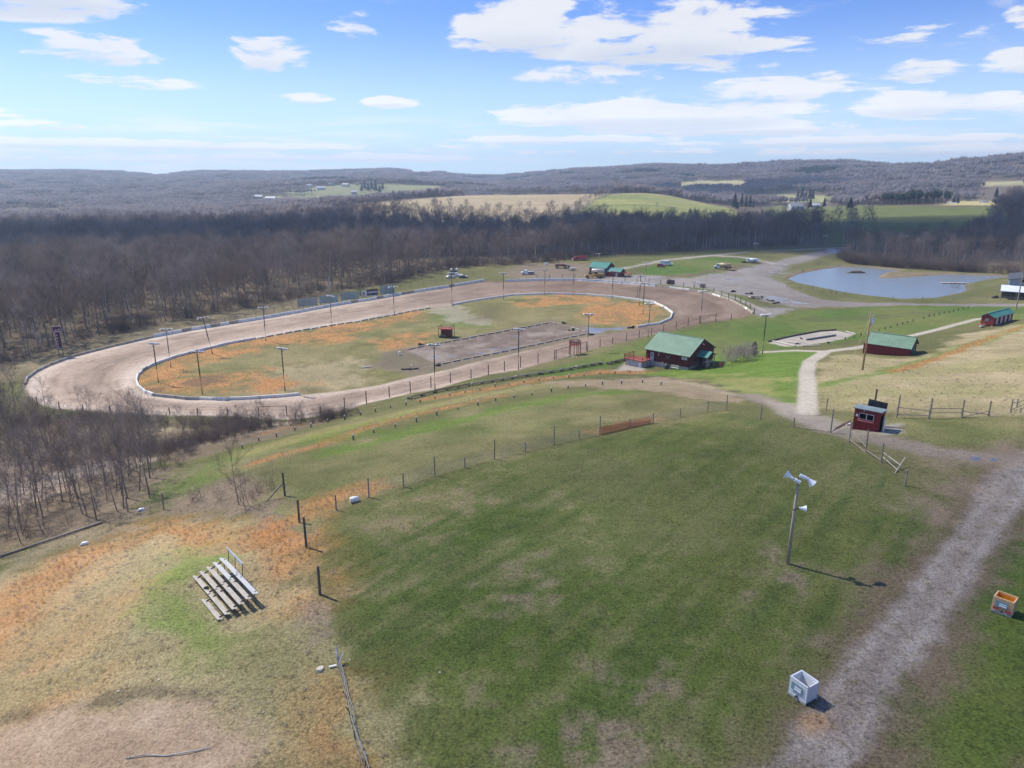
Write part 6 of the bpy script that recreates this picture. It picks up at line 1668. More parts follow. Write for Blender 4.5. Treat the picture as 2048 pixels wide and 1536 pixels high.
# --- utility poles
g = spot(1725, 740); h = top_h(g, (1737, 627)); e = empty('utility_pole', g, .3, 'tall brown utility pole with a grey transformer on the sunny bank', 'utility pole')
MB().tube([(0, 0, -.5), (.05, 0, h * .5), (.12, 0, h)], [.20, .17, .125], 9).build('pole', material('brown_utility_pole', (.33, .22, .14), .9, .25, 2, stretch=(6, 6, .5)), e, True)
MB().cyl((.6, -.15, h - 2.3), (.6, -.15, h - 1.05), .34, .34, 12).cyl((.6, -.15, h - 1.05), (.6, -.15, h - .9), .34, .15, 12).build('transformer', material('transformer_grey', (.50, .56, .60), .4, .08, 2, spec=.5), e, True)
MB().bar((-.1, 0, h - .8), (.95, -.1, h - .35), .08).bar((.1, 0, h - .3), (.1, 0, h + .25), .06).cyl((.9, -.1, h - .35), (.9, -.1, h - .1), .07).cyl((.12, 0, h), (.12, 0, h + .28), .07).build('insulator_bracket', STEEL, e)
p_ = spot(1689, 752); o_ = e.matrix_basis.inverted(); a = o_ @ p_
MB().tube([(0, 0, h - 1.0), a], .025, 5).build('guy_wire', material('yellow_guy_guard', (.48, .36, .16), .7, .1, 1), e)
g = spot(2031, 622); h = top_h(g, (2046, 543)); e = empty('utility_pole', g, 0, 'plain grey utility pole behind the long red restroom block', 'utility pole')
MB().tube([(0, 0, -.5), (.1, 0, h)], [.2, .15], 9).build('pole', POLEW, e); MB().bar((-.5, 0, h - .3), (.7, 0, h - .3), .1).build('crossarm', POLED, e)
# ------------------------------------------------------------------ vehicles and machines parked round the pits
def paint(n, c, m=.0): return material(n, c, .4, .08, 1.2, spec=.5, metal=m, streak=.12)
VWHITE, VRED, VPINK, VBLUE, VYEL, VTAN, VRUST = paint('white_vehicle_paint', (.72, .74, .77)), paint('fire_red_paint', (.36, .02, .035)), paint('crimson_paint', (.42, .04, .09)), paint('deep_blue_paint', (.03, .05, .20)), paint('machine_yellow_paint', (.52, .29, .07)), paint('tan_tank_paint', (.46, .34, .20)), material('rusty_machine', (.24, .125, .06), .8, .35, 1.5)
CREAMT = paint('cream_tank_paint', (.55, .53, .46))


def wheel(e, x, y, r_, wd=.24):
    w_ = MB().cyl((x, y - wd / 2, r_), (x, y + wd / 2, r_), r_, r_, 14).build('wheel', RUBBER, e); s = 1 if y > 0 else -1
    MB().cyl((x, y + s * (wd / 2 - .01), r_), (x, y + s * (wd / 2 + .02), r_), r_ * .55, r_ * .5, 10).build('rim', STEEL, w_)


def shell(prof, wd, nm, m_, e, taper=None):
    """side profile (x, z) swept over the width; with taper the upper points draw in"""
    n_ = len(prof); zmax = max(z for _, z in prof); zmin = min(z for _, z in prof); vs = []
    for s in (-1, 1):
        for x, z in prof: vs.append((x, s * (wd / 2) * (1 - (taper or 0) * max(0, (z - zmin) / (zmax - zmin))), z))
    fs = [(i, (i + 1) % n_, n_ + (i + 1) % n_, n_ + i) for i in range(n_)] + [tuple(range(n_ - 1, -1, -1)), tuple(range(n_, 2 * n_))]
    return MB().add(vs, fs).build(nm, m_, e, False, .04)


def vehicle(px, yaw, nm, label, cat): return empty(nm, spot(*px), R(yaw), label, cat)


def two_points(px, dx, dy): return spot(px[0] + dx, px[1] + dy)


# white van
e = vehicle((1333, 531), -18, 'delivery_van', 'white panel van parked on the green grass of the pits', 'van')
shell([(-3.0, .45), (2.9, .45), (3.0, .75), (2.95, 1.15), (2.0, 1.45), (1.25, 2.45), (-2.9, 2.5), (-3.0, 2.2)], 2.05, 'body', VWHITE, e, .10)
MB().prism([(1.42, 1.55), (2.02, 1.50), (1.40, 2.32), (1.22, 2.32)], -.9, .9, 'y').build('windscreen', GLASSD, e)
for s in (-1, 1): MB().box((.85, s * .985, 1.85), (.75, .05, .6)).build('side_window', GLASSD, e)
for s in (-1, 1): MB().box((-.2, s * 1.0, 1.4), (.4, .05, .5)).build('side_mark', SIGND, e)
for x in (-1.95, 1.95):
    for s in (-1, 1): wheel(e, x, s * .92, .37)
for s in (-1, 1): MB().box((2.98, s * .75, .95), (.06, .3, .2)).build('headlight', SKYPANE, e)
# small red car beside it
e = vehicle((1322, 534), -8, 'red_car', 'crimson hatchback car parked in front of the white van', 'car')
shell([(-2.0, .3), (2.0, .3), (2.05, .6), (1.9, .85), (.9, .98), (-2.0, 1.0), (-2.08, .7)], 1.75, 'body', VPINK, e, .04); shell([(-1.85, .97), (.95, .97), (.35, 1.45), (-1.6, 1.45)], 1.6, 'cabin', GLASSD, e, .15)
MB().box((-.6, 0, 1.48), (1.9, 1.3, .05)).build('roof', VPINK, e)
for x in (-1.3, 1.3):
    for s in (-1, 1): wheel(e, x, s * .8, .31)
# water truck
e = vehicle((1446, 538), 160, 'water_truck', 'truck with white cab and tan water tank at the edge of the pit grass', 'truck')
shell([(1.6, .6), (4.2, .6), (4.3, 1.4), (3.2, 1.65), (2.75, 2.5), (1.65, 2.5)], 2.2, 'cab', VWHITE, e, .08)
MB().prism([(3.26, 1.7), (3.34, 1.72), (2.92, 2.4), (2.82, 2.4)], -.9, .9, 'y').build('windscreen', GLASSD, e)
for s in (-1, 1): MB().box((2.3, s * 1.07, 1.95), (.8, .05, .55)).build('side_window', GLASSD, e)
MB().tube([(-3.6, 0, 1.85), (-3.4, 0, 1.85), (1.2, 0, 1.85), (1.4, 0, 1.85)], [.85, 1.12, 1.12, .85], 14).build('tank', VTAN, e, True)
MB().box((-.9, 0, .85), (6.0, 1.1, .3)).box((-3.9, 0, .9), (.5, 2.2, .5)).build('chassis', STEELD, e); MB().box((-1.2, 0, 3.05), (1.6, .7, .2)).build('manhole', VTAN, e)
for x in (-2.6, -1.4, 3.3):
    for s in (-1, 1): wheel(e, x, s * 1.0, .5, .34)
g = spot(1462, 541); e = empty('drag_harrow', g, R(-20), 'rusty drag frame standing behind the tan water truck', 'harrow')
MB().box((0, 0, .45), (3.2, 2.0, .14)).build('frame', VRUST, e); mb = MB()
for k in range(8): mb.bar((-1.4 + k * .4, -.9, .4), (-1.5 + k * .4, -.9, 0), .07).bar((-1.4 + k * .4, .9, .4), (-1.5 + k * .4, .9, 0), .07)
mb.build('tines', STEELD, e); MB().bar((1.6, 0, .5), (3.2, 0, .6), .14).build('drawbar', VRUST, e)
# white tank trailer far right
e = vehicle((1507, 526), -12, 'tank_trailer', 'white tank trailer standing at the far bend of the pit lane', 'trailer')
MB().tube([(-2.2, 0, 1.5), (-2.0, 0, 1.5), (1.9, 0, 1.5), (2.1, 0, 1.5)], [.7, .98, .98, .7], 12).build('tank', VWHITE, e, True); MB().box((-3.0, 0, 1.6), (1.0, 1.6, 1.9)).build('pump_cabin', VWHITE, e, False, .05)
MB().box((0, 0, .55), (6.6, 1.0, .2)).bar((-3.2, 0, .55), (-6.5, 0, .5), .18).build('chassis', STEELD, e); MB().box((.4, -1.0, 1.5), (.5, .06, .6)).build('hatch', STEELD, e)
for x in (-.6, .6):
    for s in (-1, 1): wheel(e, x, s * .95, .42, .28)
g = spot(1489, 525); e = empty('implement', g, .2, 'dark farm implement beside the white tank trailer', 'implement'); MB().box((0, 0, .6), (2.6, 1.4, .3)).build('frame', STEELD, e); mb = MB()
for k in range(5): mb.cyl((-1 + k * .5, -.7, .35), (-1 + k * .5, .7, .35), .35, .35, 9)
mb.build('discs', STEELD, e)
# fire truck
e = vehicle((1160, 521), 4, 'fire_truck', 'old red fire truck parked against the dark wood', 'fire truck'); e.rotation_euler = (0, 0, R(186))
shell([(1.3, .6), (3.9, .6), (4.0, 1.35), (2.9, 1.5), (2.6, 2.3), (1.35, 2.3)], 2.2, 'cab', VRED, e, .06); MB().prism([(2.92, 1.55), (3.0, 1.57), (2.78, 2.2), (2.68, 2.2)], -.85, .85, 'y').build('windscreen', SKYPANE, e)
shell([(-3.6, .6), (1.2, .6), (1.2, 2.0), (.4, 2.05), (.4, 2.35), (-3.5, 2.35)], 2.3, 'body', VRED, e); MB().box((-3.62, 0, .8), (.3, 2.3, .35)).build('tailboard', VWHITE, e); MB().box((4.05, 0, .75), (.25, 2.2, .4)).build('bumper', VWHITE, e)
for s in (-1, 1): MB().box((-1.4, s * 1.17, 1.45), (4.0, .05, .2)).build('side_stripe', material('pale_pink_stripe', (.62, .40, .42), .5, .1, 1), e)
for s in (-1, 1): MB().box((1.95, s * 1.08, 1.85), (.75, .05, .5)).build('side_window', GLASSD, e)
for x in (-2.1, 2.7):
    for s in (-1, 1): wheel(e, x, s * 1.0, .5, .32)
# tow wrecker, white and blue
e = vehicle((1056, 549), 14, 'tow_truck', 'white and blue wrecker with its boom raised behind the white wall', 'tow truck'); e.rotation_euler = (0, 0, R(186))
shell([(.2, .5), (3.2, .5), (3.3, 1.2), (2.2, 1.4), (1.7, 2.15), (.3, 2.15)], 2.0, 'cab', VWHITE, e, .08); MB().prism([(2.22, 1.45), (2.3, 1.47), (1.92, 2.05), (1.8, 2.05)], -.8, .8, 'y').build('windscreen', SKYPANE, e); shell([(-2.9, .5), (.1, .5), (.1, 1.25), (-2.9, 1.05)], 2.1, 'bed', VBLUE, e)
MB().box((-1.3, 0, 1.32), (2.6, 1.9, .14)).build('deck', VWHITE, e); MB().bar((-.6, 0, 1.3), (-5.0, .4, 2.7), .3, .28).build('boom', CREAMT, e); MB().bar((-.5, .5, 1.3), (-2.4, .2, 1.9), .16).build('strut', STEEL, e)
for x in (-1.8, 2.2):
    for s in (-1, 1): wheel(e, x, s * .9, .42, .28)
# motor grader and cream tank behind it
e = vehicle((1192, 556), 8, 'motor_grader', 'yellow motor grader parked behind the white wall by the garage', 'grader'); e.rotation_euler = (0, 0, R(8))
shell([(.4, 1.0), (3.6, 1.0), (3.6, 1.9), (.6, 2.05)], 1.5, 'engine_bay', VYEL, e); shell([(-1.0, 1.1), (.35, 1.1), (.3, 3.0), (-.8, 3.0)], 1.5, 'cab_frame', VYEL, e, .1); MB().box((-.3, 0, 2.4), (1.22, 1.52, .85)).build('cab_glass', GLASSD, e)
MB().bar((-.9, 0, 1.7), (-4.2, 0, 1.25), .36, .4).build('front_beam', VYEL, e); MB().box((-2.1, 0, .45), (.2, 3.2, .55), R(24)).build('blade', VYEL, e); MB().bar((-1.4, .5, 1.5), (-2.1, .7, .5), .14).bar((-1.4, -.5, 1.5), (-2.1, -.7, .5), .14).build('blade_arm', VYEL, e)
MB().box((-4.6, 0, 1.2), (.9, 1.6, .7), 0, 0, .3).build('scarifier', VYEL, e)
for x in (-4.0, 1.2, 2.9):
    for s in (-1, 1): wheel(e, x, s * .85, .62, .36)
g = e.matrix_basis @ Vector((2.5, 5.5, 0)); g.z = float(gz(g.x, g.y)); e = empty('tank_truck', g, R(-6), 'cream tank on a dark truck frame between the grader and the garage', 'tank truck')
MB().tube([(-3.1, 0, 2.2), (-2.9, 0, 2.2), (2.6, 0, 2.2), (2.8, 0, 2.2)], [.8, 1.15, 1.15, .8], 14).build('tank', CREAMT, e, True); MB().box((0, 0, .95), (8.0, 1.2, .25)).box((-4.1, 0, 1.3), (.7, 1.8, .9)).build('frame', STEELD, e); MB().box((3.4, 0, 1.8), (1.0, 1.9, 1.9)).build('cab', STEELD, e, False, .06)
for x in (-2.4, -1.2, 3.0):
    for s in (-1, 1): wheel(e, x, s * 1.0, .5, .34)
# rusty loader
e = vehicle((1122, 536), -6, 'wheel_loader', 'rusty brown wheel loader with a tall stack and canopy below the wood', 'loader')
shell([(-3.0, .9), (.6, .9), (.6, 2.0), (-2.8, 1.9)], 1.9, 'engine_bay', VRUST, e); shell([(.5, .9), (2.4, .9), (2.2, 1.6), (.6, 1.9)], 1.8, 'front_frame', VRUST, e)
MB().box((.3, 0, 3.35), (2.4, 2.0, .14)).build('canopy', VRUST, e)
for x in (-.7, 1.3):
    for s in (-1, 1): MB().box((x, s * .85, 2.6), (.1, .1, 1.5)).build('canopy_post', STEELD, e)
MB().cyl((-1.6, .3, 1.9), (-1.6, .3, 3.7), .1).build('exhaust', STEELD, e); MB().prism([(3.4, .3), (4.6, .2), (4.7, .35), (3.7, 1.5), (3.4, 1.5)], -1.4, 1.4, 'y').build('bucket', VRUST, e)
for s in (-1, 1): MB().bar((1.2, s * .7, 1.8), (3.6, s * .7, .9), .2, .28).build('lift_arm', VRUST, e)
MB().box((2.6, -.9, 1.6), (.7, .12, .7)).build('white_plate', CREAMT, e)
for x in (-2.0, 2.0):
    for s in (-1, 1): wheel(e, x, s * 1.05, .78, .5)
g = spot(1092, 530); o = MB().box((0, 0, .5), (1.3, .9, 1.0)).box((0, 0, 1.05), (1.0, .7, .2)).build('white_cabinet', LAMPW, None, False, .06, g); tag(o, 'white cabinet standing left of the rusty loader', 'cabinet')
g = spot(1144, 541); e = empty('barrel_row', g, 0, 'trailer frame with white lamps beside the rusty loader', 'trailer'); MB().box((0, 0, .6), (3.6, 1.2, .16)).build('frame', STEELD, e)
for k in range(3): MB().cyl((-1.1 + 1.1 * k, -.5, .7), (-1.1 + 1.1 * k, -.62, 1.3), .3, .26, 10).build('white_drum', LAMPW, e)
for s in (-1, 1): wheel(e, 0, s * .7, .35)
e.name = 'drum_trailer'
# heap of car wrecks and scrap at the end of the white wall
for (q, yw, m_, lb) in [((908,549),10,STEELD,'crushed dark car body at the back of the scrap heap by the wood'), ((918,553),-20,VWHITE,'crushed pale car body in the middle of the scrap heap'), ((901,556),30,STEEL,'grey car frame at the front left of the scrap heap'), ((927,556),5,STEELD,'dark car frame at the right of the scrap heap')]:
    e = vehicle(q, yw, 'wrecked_car', lb, 'wreck')
    shell([(-2.0, .15), (2.0, .15), (2.05, .5), (1.2, .8), (.5, 1.1), (-1.2, 1.15), (-2.0, .7)], 1.7, 'body', m_, e, .12); MB().box((-.3, 0, .92), (1.5, 1.62, .28)).build('window_opening', BLACKIN, e); MB().box((1.3, .3, .85), (1.0, .8, .06), .3, .2).build('bent_bonnet', WHITE, e)
g = spot(908, 545); e = empty('loudspeaker_stand', g, 0, 'pair of white drums on the dark wreck behind the scrap heap', 'drums')
for s in (-1, 1): MB().cyl((s * 1.3, 0, 1.1), (s * 1.3, -.2, 1.9), .5, .42, 12).build('drum', LAMPW, e)
MB().box((0, 0, .6), (3.4, .8, 1.0)).build('base', STEELD, e); e.name = 'drum_stand'
# dumped timber and a rock heap by the far wall
g = spot(1509, 597); e = empty('junk_trailer', g, R(-25), 'flat trailer with pale boards standing on grass beside the lot', 'trailer')
MB().box((0, 0, .55), (4.4, 1.8, .14)).build('bed', PLANK, e); MB().box((.2, 0, .8), (3.2, 1.2, .35), .1).build('load', POLEW, e); MB().bar((2.2, 0, .55), (3.8, .2, .4), .12).build('drawbar', STEELD, e)
for s in (-1, 1): wheel(e, -.3, s * .95, .36)
for (q, n, lb) in [((1497,588),5,'black tyres left of the flat trailer by the lot'), ((1521,596),4,'black tyres right of the flat trailer by the lot'), ((1541,602),3,'black tyres on the grass tongue by the lot'), ((1550,607),3,'black tyres at the tip of the grass tongue'), ((1468,584),4,'dark tyres behind the east turn fence near the lot edge')]: tyre_pile(q, n, lb, 1.2)
g = spot(1341, 568); o = MB().box((0, 0, .8), (3.2, 1.2, 1.6), .1).box((-.6, .1, 1.7), (1.6, .9, .3)).build('dark_crate', POLED, None, False, .05, g); tag(o, 'dark weathered crate just outside the east turn fence', 'crate')
g = spot(1405, 575); o = MB().box((0, 0, .7), (2.2, 1.2, 1.4), -.3).box((.3, 0, 1.5), (1.5, .7, .25), -.2).build('grey_crate', POLEW, None, False, .05, g); tag(o, 'grey crate outside the east turn fence, right of the dark one', 'crate')
g = spot(1395, 567); o = MB().cyl((0, 0, 0), (0, 0, .9), .35).cyl((.8, 0, .3), (1.5, .1, .3), .3).build('white_pails', LAMPW, None, False, 0, g); tag(o, 'two white drums at the near edge of the puddled lot', 'drums')
# ------------------------------------------------------------------ foreground things
PLASTW = material('milky_plastic', (.84, .87, .88), .45, .05, 1.5, spec=.4, thin=.12)
PLASTO = material('orange_plastic', (.78, .33, .02), .45, .10, 1.5, spec=.4)
PLASTI = material('bleached_orange_plastic', (.74, .46, .22), .5, .12, 3, spec=.4)
LABELT = material('blue_grey_label_plate', (.20, .30, .35), .5, .15, 2)


def tote(front, left, label, skin, inner, cage, a=1.2, b=1.0, h=1.12, sign='white'):
    """cut-open caged container: origin at the front bottom corner, x along the left face away from it, y along the right face"""
    p_, q_ = spot(*front), spot(*left); d = q_ - p_; yaw = math.atan2(d.y, d.x)
    e = empty('caged_tote', p_, yaw, label, 'tote', 'cut-open caged totes'); z0 = .15; t_ = .03
    # x runs along the left face; y points (clockwise) into the box
    mb = MB()
    for (cx, cy, sx, sy, hh) in ((a / 2, -t_, a, t_ * 2, h - .02), (a / 2, -b + t_, a, t_ * 2, h), (t_, -b / 2, t_ * 2, b - .12, h - .06), (a - t_, -b / 2, t_ * 2, b - .12, h - .02)): mb.box((cx, cy, z0 + hh / 2), (sx, sy, hh))
    mb.build('bottle_wall', skin, e)
    mb = MB().box((a / 2, -b / 2, z0 + .04), (a - .12, b - .12, .08))
    for (cx, cy, sx, sy) in ((a / 2, -.068, a - .14, .012), (a / 2, -b + .068, a - .14, .012), (.068, -b / 2, .012, b - .14), (a - .068, -b / 2, .012, b - .14)): mb.box((cx, cy, z0 + h * .45), (sx, sy, h * .82))
    mb.build('inside_lining', inner, e)
    mb = MB(); g = .025
    for k in range(6):
        z = z0 + .04 + k * (h - .08) / 5
        mb.tube([(-g, g, z), (a + g, g, z), (a + g, -b - g, z), (-g, -b - g, z), (-g, g, z)], .008, 5, False)
    for k in range(8):
        x = -g + k * (a + 2 * g) / 7; mb.tube([(x, g, z0), (x, g, z0 + h)], .007, 5).tube([(x, -b - g, z0), (x, -b - g, z0 + h)], .007, 5)
    for k in range(1, 7):
        y = g - k * (b + 2 * g) / 7; mb.tube([(-g, y, z0), (-g, y, z0 + h)], .007, 5).tube([(a + g, y, z0), (a + g, y, z0 + h)], .007, 5)
    mb.build('cage', cage, e)
    mb = MB().box((a / 2, -b / 2, .125), (a + .06, b + .06, .05))
    for y in (.0, -b / 2, -b): mb.box((a / 2, y, .05), (a + .04, .1, .1))
    mb.build('pallet', STEEL, e)
    lb_ = MB().box((a * .55, .062, z0 + h * .56), (a * .62, .015, h * .46)).build('label_plate', LABELT, e)
    mb = MB().box((a * .48, .075, z0 + h * .60), (a * .38, .012, .07)).box((a * .48, .075, z0 + h * .46), (a * .38, .012, .12)); mb.build('white_panel', LAMPW, lb_)
    MB().cyl((a * .5, .02, z0 + .1), (a * .5, .14, z0 + .1), .075).cyl((a * .5, .14, z0 + .1), (a * .5, .2, z0 + .1), .05).build('drain_valve', STEELD, e)
    return e


e = tote((1610.6,1411.3),(1585.3,1393.6),'white caged plastic tote with its top cut off at the edge of the gravel road',PLASTW,PLASTW,material('galvanised_cage',(.50,.53,.55),.45,.1,3,metal=.5))
MB().box((.18, -.10, 1.20), (.34, .10, .09), .1).build('broken_valve_cap', STEELD, e)
e = tote((2021.8,1235.6),(1989,1224.5),'orange caged plastic tote with its top cut off on the grass right of the road',PLASTI,PLASTO,material('orange_white_cage',(.60,.47,.36),.5,.1,3,metal=.2),1.2,1.0,1.05)
o = MB()
for x in (.22, .95): o.box((x, .062, .34), (.34, .02, .2))
o.build('red_bumper', material('faded_red_mark', (.42, .07, .08), .6, .2, 3), e)

# bleachers
BLP = material('bleached_bleacher_plank', (.47, .43, .355), .85, .16, 1.2, stretch=(1.5, 8, 8), streak=.3)
BLPG = material('white_grey_plank', (.52, .52, .50), .8, .12, 1.2, stretch=(1.5, 8, 8), streak=.25)
b0 = spot(388, 1160); A_ = at_z(np.array(387.6), np.array(1151.5), -1.70 + .36); B_ = at_z(np.array(452.), np.array(1224.), -1.70 + .56)
ux = Vector((B_[0] - A_[0], B_[1] - A_[1], 0)); yaw = math.atan2(ux.y, ux.x)
zc = -1.70
e = empty('bleachers', (A_[0], A_[1], zc), yaw, 'weathered wooden bleachers of six plank rows casting striped shadow on the grass', 'bleachers')
LL = ux.length * 1.0; half = LL * .5; rise, pit = .20, .56
zz = lambda k: .34 + rise * k
def planks(k, x0, x1, m_):
    MB().box(((x0 + x1) / 2, pit * k, zz(k)), (x1 - x0, .21, .05), 0, 0, .0).build('seat_plank', m_, e); MB().box(((x0 + x1) / 2 + .06, pit * k + .215, zz(k) - .06), (x1 - x0 - .12, .17, .045)).build('foot_plank', m_, e)
for k in range(5):
    m_ = BLPG if k >= 3 else BLP
    planks(k, 0, half + .05, m_); planks(k, half - .08, LL, BLP if k < 4 else BLPG)
planks(-1, half - .02, LL - .02, BLP)
mb = MB(); mb.box((half / 2, pit * 5.05, zz(5) + .52), (half * .98, .05, .24)).build('back_rail', material('pale_blue_grey_rail', (.55, .60, .63), .6, .1, 1), e)
for x in (.45, half - .4, half + .45, LL - .35):
    mb = MB(); kk = -1 if x > half else 0
    mb.bar((x, pit * kk - .1, zz(kk) - .12), (x, pit * 4.4, zz(4.4) - .10), .06, .10)
    for k in range(kk, 5): mb.bar((x, pit * k + .1, -.15), (x, pit * k + .1, zz(k) - .05), .055)
    mb.bar((x, pit * 4.4, -.15), (x, 0, .2), .05); mb.build('stringer', PLANKD, e)
for x in (.5, half * .55, half - .05): MB().bar((x, pit * 4.7, .1), (x, pit * 5.02, zz(5) + .6), .045).build('rail_post', STEELD, e)
p_ = e.matrix_basis @ Vector((2.55, .12, zz(0) + .025)); o = MB().tube([Vector((math.cos(q) * .16, math.sin(q) * .16, .03)) for q in np.linspace(0, 6.283, 13)], .045, 6, False).cyl((0, 0, .0), (0, 0, .03), .15).build('black_pan', RUBBER, None, False, 0, p_); tag(o, 'round black pan lying on the lowest bleacher plank', 'pan')

# white barrel by the crest fence
p_ = spot(709, 1004); e = empty('white_barrel', p_, R(22), 'white plastic barrel lying on its side against the crest fence', 'barrel'); MB().tube([(-.43, 0, .30), (-.41, 0, .30), (-.2, 0, .30), (-.18, 0, .30), (.18, 0, .30), (.2, 0, .30), (.41, 0, .30), (.43, 0, .30)], [.24, .285, .285, .30, .30, .285, .285, .24], 14).build('body', PLASTW, e, True)
MB().cyl((.43, .1, .4), (.46, .1, .4), .05).cyl((.43, -.1, .2), (.46, -.1, .2), .04).build('bung', STEELD, e)
# stump, stones, the collapsed fence wire
STONE = material('pale_limestone', (.56, .50, .40), .9, .15, 3, bump=.3)
def stone(px, s, lb, m_=STONE, nm='stone', grp=None, flat=.55):
    g = spot(*px); n_ = 8; rr = [s * rb.uniform(.8, 1.15) for _ in range(n_)]; vs = [(math.cos(6.283 * i / n_) * rr[i], math.sin(6.283 * i / n_) * rr[i] * .8, -.05) for i in range(n_)] + [(math.cos(6.283 * i / n_) * rr[i] * .86, math.sin(6.283 * i / n_) * rr[i] * .7, s * flat) for i in range(n_)]
    o = MB().add(vs, [(i, (i + 1) % n_, n_ + (i + 1) % n_, n_ + i) for i in range(n_)] + [tuple(range(n_, 2 * n_))]).build(nm, m_, None, False, .02, g); o.rotation_euler = (0, 0, rb.uniform(0, 6)); tag(o, lb, 'stone', grp)
stone((641,1340), .31, 'large pale flat stone left of the collapsed fence end')
for q in [(527,1425),(555,1345),(574,1174),(700,1320),(880,1345),(632,1192)]: stone(q, .09, 'small pale stone lying in the grass near the collapsed fence', STONE, 'stone', 'small stones in the grass')
for k in range(34):
    q = (rb.uniform(255, 510), rb.uniform(1410, 1530))
    if (q[0] - 380) ** 2 / 16900 + (q[1] - 1475) ** 2 / 4900 < 1: stone(q, rb.uniform(.025, .06), 'tiny pale stone scattered on the bare earth mound', STONE, 'stone', 'stones on the bare earth mound')
stone((237,1383), .12, 'pale stone on the grass at the left rim of the earth mound'); stone((318,1360), .12, 'pale stone on the grass above the earth mound')
pts_ = [(677,1330),(684,1352),(692,1388),(699,1420),(706,1452),(712,1478),(722,1505),(732,1534),(738,1560)]
w0 = spot(*pts_[0]); e = empty('collapsed_fence', w0, 0, 'collapsed wire fence with a bent end post lying along the edge of the lawn', 'fence')
P_ = [spot(*q) - w0 for q in pts_]
for k, (dx, hz_) in enumerate(((0, .10), (.12, .22), (-.10, .16), (.05, .34))): MB().tube([q + Vector((dx + rb.uniform(-.06, .06), rb.uniform(-.05, .05), hz_ + rb.uniform(-.04, .08))) for q in P_], .014, 5).build('wire', STEEL if k % 2 else WIRE, e)
MB().tube([(0, 0, -.2), (-.05, .15, .55), (-.22, .55, .95)], [.07, .065, .055], 7).build('end_post', material('grey_split_post', (.38, .37, .36), .9, .25, 3), e); MB().bar((.05, .1, .35), (.25, .35, .55), .12, .03).bar((.1, -.1, .3), (.3, .3, .75), .06).build('loose_slat', PLANK, e)
MB().bar((-.55, -.25, .06), (-.05, -.15, .12), .10, .06).build('pale_offcut', LAMPW, e)
for k in range(2, 8): MB().tube([P_[k] + Vector((0, 0, -.1)), P_[k] + Vector((rb.uniform(-.25, .25), rb.uniform(-.3, .3), .42))], .03, 6).build('stake', POLED, e)
for px, lb in (((283,1022), 'white plastic bag caught in the brush below the hill'), ((170,1090), 'pink-white scrap lying in the brown grass left of the brush')):
    g = spot(*px); o = MB().tube([(-.45, -.15, .02), (-.2, 0, .16), (.2, .05, .20), (.5, .1, .03)], [.06, .2, .22, .05], 7).build('plastic_scrap', LAMPW, None, True, 0, g); tag(o, lb, 'litter')
for (px, top, lb) in (((256,1024),(255,992),'short grey post standing in the thicket edge left of the white bag'), ((328,1020),(325,985),'short grey post at the right end of the thicket')):
    g = spot(*px); o = MB().tube([(0, 0, -.3), (0, 0, max(1.2, top_h(g, top)))], .09, 7).build('fence_post', POLEW, None, False, 0, g); tag(o, lb, 'post')
log((0, 1115), (205, 1046), .14, POLEW, 'fallen_trunk', 'long fallen grey trunk lying along the lower edge of the thicket', 'fallen trunk')
p0 = spot(270, 1516); ps = [spot(*q) - p0 + Vector((0, 0, .05 + .06 * (k % 2))) for k, q in enumerate([(252,1518),(290,1512),(330,1513),(370,1508),(400,1502),(420,1496)])]; o = MB().tube(ps, .035, 6).build('dead_branch', CONC_G, None, False, 0, p0); tag(o, 'grey dead branch lying on the bare earth at the bottom left', 'branch')
# bushes on the brow of the hill
for (px, py, s, lb) in [(400,1000,1.1,'bare bush left of the two saplings on the brow'), (385,1005,.8,'low bare bush at the left of the brow'), (520,985,1.0,'bare bush beside the slanted brace'), (545,975,.9,'bare bush touching the short post fence'), (505,1000,.8,'low bare bush between the saplings and the brace'), (440,1000,.7,'low bare bush in front of the saplings')]:
    g = spot(px, py); plant(BUSHK[px % 3], 'bare_bush', 'twigs', g.x, g.y, s, px, lb, 'bush', 'bare bushes on the brow')
for (px, py, s, lb) in [(1637,531,1.2,'round dark bush on the left bank of the pond'), (1606,543,1.0,'low reddish bush on the far left bank of the pond'), (1910,582,1.3,'bare bush on the near right bank of the pond'), (1662,584,.8,'dark bush on the near left bank of the pond'), (1672,588,.9,'dark bush on the near bank of the pond'), (1690,590,.8,'dark bush right of its twin on the near bank'), (1575,574,.7,'small bush on the left tip of the pond'), (1600,578,.7,'small bush on the near left bank of the pond'), (905,614,.8,'bare bush round the foot of the infield floodlight pole')]:
    g = spot(px, py); plant(BUSHK[px % 3], 'bare_bush', 'twigs', g.x, g.y, s, px, lb, 'bush', 'bare bushes round the pond' if px > 1000 else None)
# rough sedge tufts as one mass: orange broom sedge and dead grass
def tuft(seed, h, wd, n):
    r_ = np.random.default_rng(seed); K = TreeMesh(r_)
    for k in range(n):
        a = r_.uniform(0, 6.283); d = np.array([math.cos(a) * .45, math.sin(a) * .45, 1.]) + r_.normal(size=3) * .18; d /= np.linalg.norm(d)
        K.ribbon(np.array([math.cos(a), math.sin(a), 0]) * r_.uniform(0, wd), d, h * r_.uniform(.5, 1.1), .035)
    return K.mesh('tuft_%d' % seed)


SEDGE = material('broom_sedge', (.58, .37, .18), .9, .25, .25, col2=(.68, .50, .29), thin=.45, tint=.2); DEADG = material('dead_grass', (.50, .42, .25), .9, .25, .25, col2=(.60, .53, .35), thin=.45, tint=.2)
ok = (np.hypot(X, Y) < 300) & (np.abs(X) < Y * .75 + 3) & (Y > 24)
vx, vy, cc, gg = X[ok], Y[ok], C[ok], GRAIN[ok]
red = cc[:, 0] / np.maximum(cc[:, 1], .01)
r7 = np.random.default_rng(9)
